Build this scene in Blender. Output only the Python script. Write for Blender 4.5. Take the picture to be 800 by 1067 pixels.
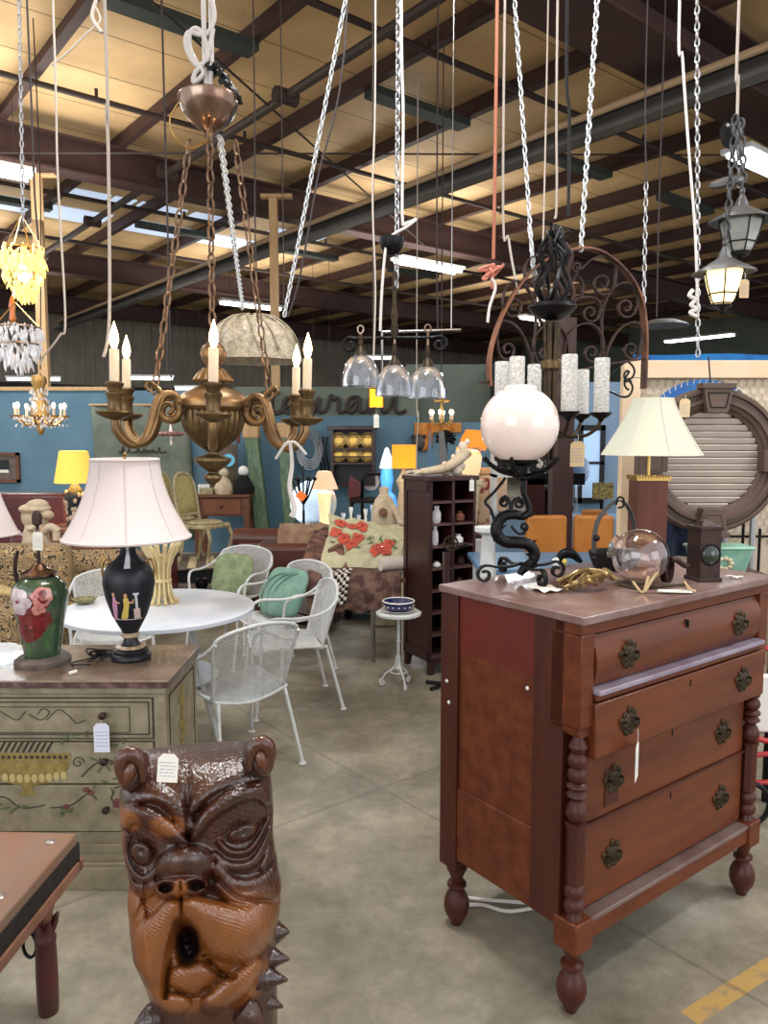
import bpy, math, random
import numpy as np
from mathutils import Vector, Matrix
R = math.radians
PI = math.pi
sin, cos = math.sin, math.cos
random.seed(7)
scn = bpy.context.scene
COL = scn.collection
for o in list(bpy.data.objects):
    bpy.data.objects.remove(o)

# ------------------------------------------------------------ camera
F, EYE, PITCH = 800.0, 1.55, math.atan(78 / 800)
cd = bpy.data.cameras.new('camera')
cam = bpy.data.objects.new('camera', cd)
COL.objects.link(cam)
cam.location = (0, 0, EYE)
cam.rotation_euler = (PI / 2 - PITCH, 0, 0)
cd.sensor_fit = 'HORIZONTAL'
cd.sensor_width = 36
cd.lens = 36 * F / 800
cd.clip_start = 0.05
cd.clip_end = 200
scn.camera = cam

# ------------------------------------------------------------ world and exposure
w = bpy.data.worlds.new('ambient_fill')  # soft ambient fill added for the enclosed hall
scn.world = w
w.use_nodes = True
w.node_tree.nodes['Background'].inputs[0].default_value = (0.97, 0.97, 1.0, 1)
w.node_tree.nodes['Background'].inputs[1].default_value = 1.2
scn.view_settings.view_transform = 'Standard'
scn.view_settings.look = 'None'
scn.view_settings.exposure = 0.0
scn.view_settings.gamma = 1
scn.view_settings.use_curve_mapping = False
try:
    scn.cycles.max_bounces = 8
    scn.cycles.transparent_max_bounces = 12
    scn.cycles.sample_clamp_indirect = 4
    scn.cycles.caustics_reflective = False
    scn.cycles.caustics_refractive = False
except Exception:
    pass

YAW = R(39)                                   # the building's own axes
AX = Vector((-sin(YAW), cos(YAW), 0))         # along the purlins
BX = Vector((cos(YAW), sin(YAW), 0))          # along the rafters


def ab(a, b, z=0.0):
    p = AX * a + BX * b
    return Vector((p.x, p.y, z))


def ray(px, py):
    x, y = (px - 400) / F, -(py - 533.5) / F
    c, s = cos(PITCH), sin(PITCH)
    return Vector((x, c + y * s, -s + y * c))


def at(px, py, Y):
    """point at distance Y that the photo shows at px, py"""
    r = ray(px, py)
    return Vector((0, 0, EYE)) + r * (Y / r.y)


def onz(px, py, z=0.0):
    r = ray(px, py)
    return Vector((0, 0, EYE)) + r * ((z - EYE) / r.z)


# ------------------------------------------------------------ lamps of the hall and added fill lights
def area(name, loc, sx, sy, power, col, rot=(0, 0, 0)):
    l = bpy.data.lights.new(name, 'AREA')
    l.shape = 'RECTANGLE'
    l.size, l.size_y = sx, sy
    l.energy = power
    l.color = col
    o = bpy.data.objects.new(name, l)
    COL.objects.link(o)
    o.location = loc
    o.rotation_euler = rot
    return o


def point(name, loc, power, col, rad=.03, parent=None):
    l = bpy.data.lights.new(name, 'POINT')
    l.energy = power
    l.color = col
    l.shadow_soft_size = rad
    o = bpy.data.objects.new(name, l)
    COL.objects.link(o)
    o.location = loc
    if parent:
        o.parent = parent
    return o


COOL = (0.88, 0.95, 1.0)
for a_, b_, pw in ((2.0, 1.6, 150), (4.0, 8.5, 130), (9.9, 2.0, 120), (10.4, 9.3, 130), (-0.8, 4.4, 150), (16, 9.0, 200), (17, 3.5, 200), (14, 16, 150), (5.6, -0.6, 90)):
    p = ab(a_, b_, 4.5)
    area('strip_lamp_light', p, 1.3, .3, pw * .8, COOL, (0, 0, YAW))
    if (a_, b_) != (4.0, 8.5):
        area('ceiling_fill_light', p + Vector((0, 0, -.1)), 3.4, 2.2, pw * (.75 if a_ < 12 else .38), (1, .95, .87), (PI, 0, YAW))  # added fill aimed upward to brighten the ceiling, wider than any fixture
# unseen fill lights added behind and beside the camera
area('hall_fill_light', (-4.5, -5.0, 3.0), 6, 4, 200, (.93, .96, 1), (R(68), 0, R(-40)))
area('hall_fill_light', (6.5, -3.5, 2.6), 5, 4, 130, (.95, .97, 1), (R(72), 0, R(50)))


# ------------------------------------------------------------ materials
def rgb(r, g, b):
    f = lambda c: (c / 255 / 12.92) if c / 255 <= .04045 else ((c / 255 + .055) / 1.055) ** 2.4
    return (f(r), f(g), f(b), 1)


MATS = {}


def mat(name, c, rough=.5, metal=0., c2=None, scale=8., stretch=(1, 1, 1), bump=0., bscale=None, emit=None, es=0.,
        trans=0., ior=1.45, coat=0., lo=.35, hi=.65, sheen=0., alpha=1., sub=0., wave=None, spec=.5):
    m = bpy.data.materials.new(name)
    m.use_nodes = True
    nt = m.node_tree
    N, L = nt.nodes, nt.links
    b = N['Principled BSDF']
    I = b.inputs
    I['Base Color'].default_value = c
    I['Roughness'].default_value = rough
    I['Metallic'].default_value = metal
    I['IOR'].default_value = ior
    I['Transmission Weight'].default_value = trans
    I['Coat Weight'].default_value = coat
    I['Sheen Weight'].default_value = sheen
    I['Alpha'].default_value = alpha
    I['Specular IOR Level'].default_value = spec
    if sub:
        I['Subsurface Weight'].default_value = sub
        I['Subsurface Radius'].default_value = (.02, .01, .006)
    if emit:
        I['Emission Color'].default_value = emit
        I['Emission Strength'].default_value = es
    if c2 or bump:
        tc = N.new('ShaderNodeTexCoord')
        mp = N.new('ShaderNodeMapping')
        mp.inputs['Scale'].default_value = stretch
        L.new(tc.outputs['Object'], mp.inputs['Vector'])
    if c2:
        if wave:
            n = N.new('ShaderNodeTexWave')
            n.inputs['Scale'].default_value = scale
            n.inputs['Distortion'].default_value = wave
            n.inputs['Detail'].default_value = 3
            n.inputs['Detail Scale'].default_value = 1.5
            out = n.outputs['Fac']
        else:
            n = N.new('ShaderNodeTexNoise')
            n.inputs['Scale'].default_value = scale
            n.inputs['Detail'].default_value = 6
            n.inputs['Roughness'].default_value = .6
            out = n.outputs['Fac']
        L.new(mp.outputs['Vector'], n.inputs['Vector'])
        cr_ = N.new('ShaderNodeValToRGB')
        cr_.color_ramp.elements[0].position = lo
        cr_.color_ramp.elements[0].color = c
        cr_.color_ramp.elements[1].position = hi
        cr_.color_ramp.elements[1].color = c2
        L.new(out, cr_.inputs['Fac'])
        L.new(cr_.outputs['Color'], I['Base Color'])
    if bump:
        n2 = N.new('ShaderNodeTexNoise')
        n2.inputs['Scale'].default_value = bscale or scale
        n2.inputs['Detail'].default_value = 4
        L.new(mp.outputs['Vector'], n2.inputs['Vector'])
        bp = N.new('ShaderNodeBump')
        bp.inputs['Strength'].default_value = bump
        bp.inputs['Distance'].default_value = .01
        L.new(n2.outputs['Fac'], bp.inputs['Height'])
        L.new(bp.outputs['Normal'], I['Normal'])
    MATS[name] = m
    return m


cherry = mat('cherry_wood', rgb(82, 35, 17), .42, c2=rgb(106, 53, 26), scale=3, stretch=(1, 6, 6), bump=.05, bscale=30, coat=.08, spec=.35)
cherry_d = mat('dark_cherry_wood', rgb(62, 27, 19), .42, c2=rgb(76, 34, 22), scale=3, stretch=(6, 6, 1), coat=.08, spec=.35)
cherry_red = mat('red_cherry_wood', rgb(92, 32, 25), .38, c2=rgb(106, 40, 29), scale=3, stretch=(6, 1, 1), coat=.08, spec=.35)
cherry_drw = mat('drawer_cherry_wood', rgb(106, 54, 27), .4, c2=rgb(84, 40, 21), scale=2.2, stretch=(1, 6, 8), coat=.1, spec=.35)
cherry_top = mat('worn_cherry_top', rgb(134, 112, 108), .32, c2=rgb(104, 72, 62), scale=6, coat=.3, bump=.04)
sunlit_ledge = mat('sunlit_ledge_wood', rgb(150, 140, 156), .4, c2=rgb(122, 110, 124), scale=8)  # pale lavender of the sunlit sill put into the wood colour
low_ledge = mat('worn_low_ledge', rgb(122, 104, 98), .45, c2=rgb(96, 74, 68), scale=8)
brass_old = mat('old_brass', rgb(46, 38, 30), .45, .7, c2=rgb(74, 60, 40), scale=30, bump=.3)
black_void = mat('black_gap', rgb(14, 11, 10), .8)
iron = mat('black_iron', rgb(22, 21, 23), .38, .6, bump=.2, bscale=60)
iron_brown = mat('rusty_brown_iron', rgb(70, 50, 44), .45, .6, c2=rgb(48, 36, 34), scale=20, bump=.2)
copper_strap = mat('worn_copper_strap', rgb(140, 92, 66), .45, .4, c2=rgb(66, 46, 40), scale=2.2, lo=.42, hi=.58)
gilt = mat('antique_gilt_bronze', rgb(158, 126, 86), .38, .75, c2=rgb(104, 80, 54), scale=14, bump=.15)
gilt_dark = mat('dark_gilt_bronze', rgb(120, 98, 64), .4, .75, c2=rgb(80, 64, 44), scale=22, bump=.15)
copper_chain = mat('copper_chain_metal', rgb(142, 110, 84), .4, .75, c2=rgb(104, 82, 66), scale=20)
nickel = mat('tarnished_nickel', rgb(168, 150, 136), .22, 1., c2=rgb(128, 100, 84), scale=10)
candle = mat('ivory_candle_sleeve', rgb(226, 206, 178), .5, sub=.1, emit=rgb(255, 200, 140), es=.05)
flame = mat('glowing_bulb', rgb(255, 236, 200), .3, emit=rgb(255, 214, 150), es=14)
flame_w = mat('white_glowing_bulb', rgb(255, 244, 220), .3, emit=rgb(255, 236, 200), es=9)
tube_m = mat('fluorescent_tube', rgb(255, 255, 255), .4, emit=rgb(240, 248, 255), es=6)
white_paint = mat('white_enamel', rgb(212, 214, 214), .45, c2=rgb(190, 192, 190), scale=20)
white_top = mat('white_table_enamel', rgb(212, 216, 224), .35, c2=rgb(196, 202, 212), scale=6)
white_rope = mat('white_rope', rgb(216, 210, 204), .8, bump=.5, bscale=200)
cord_w = mat('pale_cord', rgb(190, 178, 166), .7)
cord_o = mat('orange_cord', rgb(168, 104, 78), .7)
cord_d = mat('dark_cord', rgb(58, 50, 50), .7)
wire_b = mat('black_wire', rgb(18, 17, 18), .5)
zinc = mat('zinc_chain', rgb(176, 176, 178), .35, .7)
white_chain = mat('white_chain', rgb(216, 220, 222), .5)
paper = mat('paper_tag', rgb(230, 228, 216), .8)
paper_tan = mat('tan_paper_tag', rgb(216, 190, 148), .8)
paper_blue = mat('bluish_paper_tag', rgb(214, 218, 232), .8)
ink = mat('pale_ink', rgb(150, 158, 186), .8)
shade_w = mat('white_fabric_shade', rgb(212, 200, 198), .9, bump=.15, bscale=300)
shade_trim = mat('shade_trim', rgb(206, 194, 190), .85)
shade_g = mat('pale_green_white_shade', rgb(196, 196, 176), .9, bump=.12, bscale=300)
porc_black = mat('black_porcelain', rgb(24, 26, 34), .42, bump=.03)
porc_band = mat('cream_gilt_band', rgb(196, 182, 160), .35, c2=rgb(150, 122, 90), scale=60)
gold = mat('bright_gold', rgb(190, 150, 90), .3, .9)
fig_pink = mat('pink_robe', rgb(196, 140, 176), .6)
fig_yellow = mat('yellow_robe', rgb(206, 186, 92), .6)
fig_white = mat('classical_white', rgb(200, 204, 212), .6)
fig_skin = mat('painted_skin', rgb(206, 156, 124), .6)
fig_stone = mat('painted_pillar', rgb(206, 184, 172), .6)
vase_green = mat('glazed_green_vase', rgb(72, 92, 70), .16, c2=rgb(38, 66, 42), scale=7, stretch=(1, 1, 1), coat=.8)
rose_red = mat('painted_red_rose', rgb(122, 26, 30), .2, c2=rgb(84, 18, 26), scale=30, coat=.8)
rose_pink = mat('painted_pink_rose', rgb(206, 150, 140), .2, c2=rgb(184, 104, 96), scale=40, coat=.8)
rose_white = mat('painted_white_rose', rgb(214, 204, 206), .2, c2=rgb(176, 150, 160), scale=40, coat=.8)
rose_heart = mat('painted_rose_heart', rgb(150, 52, 74), .2, coat=.8)
leaf_green = mat('painted_leaf', rgb(70, 104, 56), .25, c2=rgb(44, 84, 50), scale=40, coat=.7)
stone_base = mat('grey_wooden_base', rgb(112, 100, 92), .6, c2=rgb(84, 74, 68), scale=20)
marble = mat('brown_grey_marble', rgb(132, 112, 96), .25, c2=rgb(98, 82, 72), scale=7, coat=.4)
marble_edge = mat('dark_red_marble_edge', rgb(70, 48, 46), .25, c2=rgb(120, 100, 96), scale=30, lo=.45, hi=.75, coat=.4)
sage = mat('sage_painted_wood', rgb(148, 140, 116), .6, c2=rgb(122, 114, 92), scale=14, bump=.25, bscale=60)
sage_d = mat('dark_painted_line', rgb(60, 52, 42), .7)
olive_gold = mat('painted_urn_gold', rgb(150, 134, 72), .6, c2=rgb(122, 104, 54), scale=40)
olive_lt = mat('painted_urn_light', rgb(182, 168, 112), .6)
paint_green = mat('painted_foliage', rgb(84, 96, 58), .6)
paint_rose = mat('painted_rosebud', rgb(112, 64, 60), .6)
table_wood = mat('reclaimed_table_wood', rgb(128, 106, 90), .6, c2=rgb(134, 94, 70), scale=4, stretch=(1, 3, 1), bump=.1, bscale=20)
table_edge = mat('dark_hammered_edge', rgb(44, 40, 40), .5, .4, bump=.6, bscale=70)
table_trim = mat('table_pale_rail', rgb(140, 98, 78), .5, c2=rgb(116, 76, 58), scale=10)
leg_red = mat('carved_maroon_leg', rgb(84, 28, 34), .45, c2=rgb(62, 34, 24), scale=12, coat=.3)
nail = mat('flat_nail_head', rgb(176, 170, 164), .35, .8)
denim_blue = mat('blue_painted_wall', rgb(98, 132, 150), .75, c2=rgb(86, 120, 140), scale=1.5, bump=.05)
green_wall = mat('grey_green_wall', rgb(116, 126, 112), .8, c2=rgb(100, 112, 102), scale=1.2)
script_m = mat('dark_script_letters', rgb(52, 44, 38), .6)
steel_red = mat('red_oxide_steel', rgb(74, 50, 46), .6, c2=rgb(60, 42, 40), scale=2)
steel_green = mat('dark_green_steel', rgb(58, 66, 62), .6)
pipe_dark = mat('dark_pipe', rgb(60, 48, 44), .6)
bar_grey = mat('grey_conduit_beam', rgb(106, 104, 100), .55, c2=rgb(90, 88, 84), scale=2)
copper_pipe = mat('tan_pipe', rgb(176, 148, 116), .5)
metal_wall = mat('grey_metal_cladding', rgb(150, 142, 130), .6, c2=rgb(126, 120, 110), scale=1)
pine = mat('pine_post', rgb(206, 172, 128), .7, c2=rgb(190, 152, 108), scale=3, stretch=(6, 6, .6))
walnut = mat('walnut_wood', rgb(118, 74, 50), .5, c2=rgb(96, 58, 40), scale=4, stretch=(1, 5, 5))
mahog = mat('mahogany_brown', rgb(58, 26, 24), .35, c2=rgb(44, 20, 20), scale=4, stretch=(5, 5, 1), coat=.2)
column_wood = mat('square_column_wood', rgb(112, 56, 38), .4, c2=rgb(90, 44, 32), scale=4, stretch=(6, 6, 1))
brass = mat('polished_brass', rgb(200, 166, 98), .25, 1.)
cream_wood = mat('cream_painted_wood', rgb(214, 206, 178), .6, c2=rgb(186, 172, 132), scale=14)
cream_leaf = mat('cream_gilded_wood', rgb(220, 204, 160), .5, c2=rgb(196, 174, 122), scale=20)
plaster = mat('aged_plaster', rgb(206, 190, 164), .7, c2=rgb(178, 158, 128), scale=12)
chair_cane = mat('yellowed_cane', rgb(186, 176, 116), .7, c2=rgb(150, 138, 88), scale=40)
chair_cream = mat('distressed_cream', rgb(178, 168, 132), .6, c2=rgb(140, 126, 92), scale=20)
green_post_m = mat('peeling_green_paint', rgb(112, 134, 102), .7, c2=rgb(74, 100, 84), scale=10, stretch=(3, 3, .5))
burg = mat('burgundy_leather', rgb(92, 30, 28), .4, c2=rgb(70, 22, 24), scale=4, coat=.2)
brown_leather = mat('brown_leather', rgb(96, 52, 42), .35, c2=rgb(70, 40, 34), scale=4, coat=.2)
kilim = mat('brown_kilim_cloth', rgb(110, 84, 72), .9, c2=rgb(72, 48, 44), scale=12, bump=.4, bscale=90, lo=.42, hi=.55)
tan_cloth = mat('tan_blanket', rgb(150, 124, 100), .9, c2=rgb(116, 88, 70), scale=10)
needle = mat('cream_needlepoint', rgb(196, 190, 158), .9, c2=rgb(176, 172, 138), scale=16, bump=.3, bscale=200)
coral = mat('coral_flower', rgb(206, 92, 66), .9, c2=rgb(176, 70, 56), scale=30)
leafc = mat('needle_leaf', rgb(96, 116, 82), .9)
wool_check = mat('black_check', rgb(30, 26, 30), .9)
wool_white = mat('white_check', rgb(206, 196, 184), .9)
chrome = mat('chrome_leg', rgb(150, 146, 142), .2, 1.)
teal_cush = mat('seafoam_cushion', rgb(130, 164, 148), .85, c2=rgb(98, 136, 122), scale=8)
green_cush = mat('lichen_green_cushion', rgb(146, 156, 118), .9, c2=rgb(104, 122, 92), scale=16)
glass = mat('clear_glass', (1, 1, 1, 1), .03, trans=1., ior=1.3)
glass_smoke = mat('pink_tinted_glass', (0.97, .91, .9, 1), .01, trans=1., ior=1.4, coat=1.)
glass_milk = mat('milk_glass', rgb(232, 216, 208), .08, coat=1., sub=.05, emit=rgb(255, 225, 210), es=.12)
glass_irid = mat('iridescent_ribbed_glass', rgb(236, 240, 246), .1, trans=.86, ior=1.35, coat=1., c2=rgb(220, 228, 244), scale=14)
glass_ice = mat('crackled_ice_glass', rgb(232, 230, 224), .25, trans=.3, ior=1.3, c2=rgb(186, 184, 178), scale=110, lo=.4, hi=.6, bump=.8, bscale=120, emit=rgb(255, 250, 240), es=.16)
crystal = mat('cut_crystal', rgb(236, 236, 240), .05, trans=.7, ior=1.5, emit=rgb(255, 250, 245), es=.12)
crystal_lit = mat('lit_gold_crystal', rgb(250, 226, 150), .1, trans=.5, ior=1.5, emit=rgb(255, 214, 110), es=.9)
amber = mat('amber_glass', rgb(220, 120, 40), .15, trans=.3, coat=.5, emit=rgb(255, 120, 30), es=.15)
shell_glass = mat('frosted_feather_glass', rgb(168, 154, 130), .35, c2=rgb(128, 118, 100), scale=34, bump=.6, bscale=60, lo=.4, hi=.6, emit=rgb(255, 230, 190), es=.03)
shade_yellow = mat('glowing_yellow_shade', rgb(240, 206, 96), .8, emit=rgb(255, 206, 84), es=.45)
shade_orange = mat('glowing_orange_shade', rgb(240, 150, 50), .8, emit=rgb(255, 140, 40), es=.4)
shade_amber = mat('glowing_square_shade', rgb(240, 160, 44), .8, emit=rgb(255, 150, 30), es=.4)
shade_peach = mat('glowing_peach_shade', rgb(236, 196, 160), .8, emit=rgb(255, 190, 140), es=.35)
shade_cream_lit = mat('glowing_cream_glass', rgb(250, 226, 180), .5, emit=rgb(255, 220, 160), es=.4)
blue_glow = mat('glowing_blue_glass', rgb(90, 170, 240), .3, emit=rgb(80, 170, 255), es=.3)
white_glow = mat('glowing_white_shade', rgb(250, 250, 250), .5, emit=rgb(240, 250, 255), es=.5)
lantern_glass = mat('lit_lantern_glass', rgb(255, 236, 190), .3, emit=rgb(255, 222, 150), es=2.2)
lantern_off = mat('pale_lantern_glass', rgb(176, 176, 168), .3, c2=rgb(150, 152, 146), scale=10)
lantern_metal = mat('weathered_lantern_metal', rgb(92, 92, 92), .5, .5, c2=rgb(66, 66, 68), scale=14)
shutter_br = mat('brown_shutter_frame', rgb(94, 74, 62), .5, c2=rgb(80, 62, 52), scale=10)
shutter_sl = mat('cream_slats', rgb(206, 194, 182), .55)
peach_board = mat('peach_painted_board', rgb(226, 200, 168), .7, c2=rgb(214, 186, 152), scale=4)
pale_board = mat('pale_backing_board', rgb(214, 198, 176), .8, c2=rgb(202, 186, 164), scale=6)
wire_hex = mat('galvanised_wire', rgb(160, 146, 124), .5, .3)
tarp = mat('bright_blue_tarp', rgb(30, 112, 176), .6, c2=rgb(20, 84, 150), scale=5)
orange_leather = mat('tan_orange_leather', rgb(190, 122, 50), .5, c2=rgb(168, 104, 42), scale=6)
blue_table = mat('blue_painted_table', rgb(86, 124, 156), .4)
teal_glaze = mat('celadon_planter', rgb(140, 186, 164), .4, c2=rgb(116, 164, 144), scale=20)
cobalt = mat('cobalt_bowl', rgb(28, 34, 92), .2, c2=rgb(20, 22, 66), scale=60, coat=.6)
china = mat('white_china', rgb(232, 230, 226), .25, coat=.4)
mirror_m = mat('cloudy_mirror', rgb(180, 200, 218), .12, .9)
win_glass = mat('pale_window_sky', rgb(150, 190, 226), .2, emit=rgb(190, 220, 255), es=.45)
red_paint = mat('red_enamel', rgb(170, 40, 44), .4)
foliage = mat('dry_topiary', rgb(96, 92, 70), .9, c2=rgb(70, 66, 50), scale=60, bump=1)
black_fur = mat('black_fringe', rgb(22, 20, 20), .95, bump=1, bscale=200)
skylight_m = mat('skylight_panel', rgb(200, 215, 230), .4, emit=rgb(205, 225, 255), es=.7)


def graph(name):
    m = bpy.data.materials.new(name)
    m.use_nodes = True
    return m, m.node_tree.nodes, m.node_tree.links


def math_n(N, L, op, a, b=None, c=None):
    n = N.new('ShaderNodeMath')
    n.operation = op
    for i, v in enumerate((a, b, c)):
        if v is None:
            continue
        if isinstance(v, (int, float)):
            n.inputs[i].default_value = v
        else:
            L.new(v, n.inputs[i])
    return n.outputs[0]


def concrete():
    m, N, L = graph('stained_concrete')
    b = N['Principled BSDF']
    tc = N.new('ShaderNodeTexCoord')
    def noise(s, d=6, r=.6):
        n = N.new('ShaderNodeTexNoise')
        n.inputs['Scale'].default_value = s
        n.inputs['Detail'].default_value = d
        n.inputs['Roughness'].default_value = r
        L.new(tc.outputs['Object'], n.inputs['Vector'])
        return n.outputs['Fac']
    def ramp(f, els):
        r = N.new('ShaderNodeValToRGB')
        e = r.color_ramp.elements
        e[0].position, e[0].color = els[0]
        e[1].position, e[1].color = els[-1]
        for p_, c_ in els[1:-1]:
            x = e.new(p_)
            x.color = c_
        L.new(f, r.inputs['Fac'])
        return r.outputs['Color']
    base = ramp(noise(1.3, 9, .7), [(.34, rgb(98, 92, 79)), (.5, rgb(130, 124, 109)), (.66, rgb(166, 158, 141))])
    fine = noise(24, 6, .7)
    pale = ramp(noise(2.3, 8, .75), [(.60, (0, 0, 0, 1)), (.72, (1, 1, 1, 1))])
    mx = N.new('ShaderNodeMixRGB')
    mx.blend_type = 'OVERLAY'
    mx.inputs['Fac'].default_value = .3
    L.new(base, mx.inputs[1])
    L.new(fine, mx.inputs[2])
    m2 = N.new('ShaderNodeMixRGB')
    L.new(math_n(N, L, 'MULTIPLY', pale, .38), m2.inputs['Fac'])
    L.new(mx.outputs[0], m2.inputs[1])
    m2.inputs[2].default_value = rgb(186, 180, 160)
    # worn yellow stripe and saw-cut joints
    sp = N.new('ShaderNodeSeparateXYZ')
    L.new(tc.outputs['Object'], sp.inputs[0])
    X, Y = sp.outputs[0], sp.outputs[1]
    p0, p1 = onz(735, 1050), onz(800, 1008)
    d = (p1 - p0).normalized()
    nx, ny = -d.y, d.x
    off = p0.x * nx + p0.y * ny
    dist = math_n(N, L, 'ABSOLUTE', math_n(N, L, 'SUBTRACT', math_n(N, L, 'ADD', math_n(N, L, 'MULTIPLY', X, nx), math_n(N, L, 'MULTIPLY', Y, ny)), off))
    band = math_n(N, L, 'LESS_THAN', dist, .028)
    along = math_n(N, L, 'GREATER_THAN', math_n(N, L, 'ADD', math_n(N, L, 'MULTIPLY', X, d.x), math_n(N, L, 'MULTIPLY', Y, d.y)), p0.x * d.x + p0.y * d.y - .07)
    worn = math_n(N, L, 'GREATER_THAN', noise(14, 6, .8), .46)
    msk = math_n(N, L, 'MULTIPLY', math_n(N, L, 'MULTIPLY', band, along), math_n(N, L, 'ADD', math_n(N, L, 'MULTIPLY', worn, .5), .3))
    m3 = N.new('ShaderNodeMixRGB')
    L.new(msk, m3.inputs['Fac'])
    L.new(m2.outputs[0], m3.inputs[1])
    m3.inputs[2].default_value = rgb(196, 158, 84)
    def joint(ang, offs, wd):
        s = math_n(N, L, 'ADD', math_n(N, L, 'MULTIPLY', X, cos(ang)), math_n(N, L, 'MULTIPLY', Y, sin(ang)))
        s = math_n(N, L, 'ABSOLUTE', math_n(N, L, 'SUBTRACT', s, offs))
        return math_n(N, L, 'LESS_THAN', s, wd)
    j = joint(YAW, 2.05, .008)
    for q in (joint(YAW + PI / 2, 2.55, .008), joint(YAW + PI / 2, 5.6, .01), joint(YAW, 5.2, .01)):
        j = math_n(N, L, 'MAXIMUM', j, q)
    m4 = N.new('ShaderNodeMixRGB')
    L.new(math_n(N, L, 'MULTIPLY', j, .35), m4.inputs['Fac'])
    L.new(m3.outputs[0], m4.inputs[1])
    m4.inputs[2].default_value = rgb(80, 74, 64)
    L.new(m4.outputs[0], b.inputs['Base Color'])
    rr = math_n(N, L, 'ADD', math_n(N, L, 'MULTIPLY', noise(1.5), .4), .2)
    L.new(rr, b.inputs['Roughness'])
    bp = N.new('ShaderNodeBump')
    bp.inputs['Strength'].default_value = .15
    bp.inputs['Distance'].default_value = .01
    L.new(noise(9, 6, .7), bp.inputs['Height'])
    L.new(bp.outputs['Normal'], b.inputs['Normal'])
    return m


def damask():
    m, N, L = graph('damask_upholstery')
    b = N['Principled BSDF']
    b.inputs['Roughness'].default_value = .85
    tc = N.new('ShaderNodeTexCoord')
    n = N.new('ShaderNodeTexVoronoi')
    n.feature = 'F1'
    n.inputs['Scale'].default_value = 7.5
    n.inputs['Randomness'].default_value = .35
    wn_ = N.new('ShaderNodeTexNoise')
    wn_.inputs['Scale'].default_value = 9
    L.new(tc.outputs['Object'], wn_.inputs['Vector'])
    va = N.new('ShaderNodeVectorMath')
    va.operation = 'MULTIPLY_ADD'
    L.new(wn_.outputs['Color'], va.inputs[0])
    va.inputs[1].default_value = (.22, .22, .22)
    L.new(tc.outputs['Object'], va.inputs[2])
    L.new(va.outputs[0], n.inputs['Vector'])
    s = math_n(N, L, 'SINE', math_n(N, L, 'MULTIPLY', n.outputs['Distance'], 44))
    n2 = N.new('ShaderNodeTexNoise')
    n2.inputs['Scale'].default_value = 32
    n2.inputs['Detail'].default_value = 2
    L.new(tc.outputs['Object'], n2.inputs['Vector'])
    f = math_n(N, L, 'ADD', math_n(N, L, 'MULTIPLY', s, .3), n2.outputs['Fac'])
    r = N.new('ShaderNodeValToRGB')
    e = r.color_ramp.elements
    e[0].position, e[0].color = .38, rgb(62, 44, 30)
    e[1].position, e[1].color = .52, rgb(196, 178, 140)
    x = e.new(.7)
    x.color = rgb(150, 118, 74)
    L.new(f, r.inputs['Fac'])
    L.new(r.outputs['Color'], b.inputs['Base Color'])
    return m


def insulation():
    m, N, L = graph('tan_roof_insulation')
    b = N['Principled BSDF']
    b.inputs['Roughness'].default_value = .6
    tc = N.new('ShaderNodeTexCoord')
    sp = N.new('ShaderNodeSeparateXYZ')
    L.new(tc.outputs['Object'], sp.inputs[0])
    def line(o, per, w):
        f = math_n(N, L, 'FRACT', math_n(N, L, 'DIVIDE', o, per))
        return math_n(N, L, 'LESS_THAN', f, w)
    l1 = line(sp.outputs[1], .92, .022)
    n = N.new('ShaderNodeTexNoise')
    n.inputs['Scale'].default_value = 1.1
    n.inputs['Detail'].default_value = 5
    L.new(tc.outputs['Object'], n.inputs['Vector'])
    r = N.new('ShaderNodeValToRGB')
    e = r.color_ramp.elements
    e[0].position, e[0].color = .3, rgb(206, 172, 126)
    e[1].position, e[1].color = .7, rgb(238, 202, 150)
    L.new(n.outputs['Fac'], r.inputs['Fac'])
    mx = N.new('ShaderNodeMixRGB')
    L.new(math_n(N, L, 'MULTIPLY', l1, .75), mx.inputs['Fac'])
    L.new(r.outputs[0], mx.inputs[1])
    mx.inputs[2].default_value = rgb(84, 60, 44)
    L.new(mx.outputs[0], b.inputs['Base Color'])
    bp = N.new('ShaderNodeBump')
    bp.inputs['Strength'].default_value = .5
    bp.inputs['Distance'].default_value = .06
    n3 = N.new('ShaderNodeTexNoise')
    n3.inputs['Scale'].default_value = 2.5
    L.new(tc.outputs['Object'], n3.inputs['Vector'])
    L.new(n3.outputs['Fac'], bp.inputs['Height'])
    L.new(bp.outputs['Normal'], b.inputs['Normal'])
    return m


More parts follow.
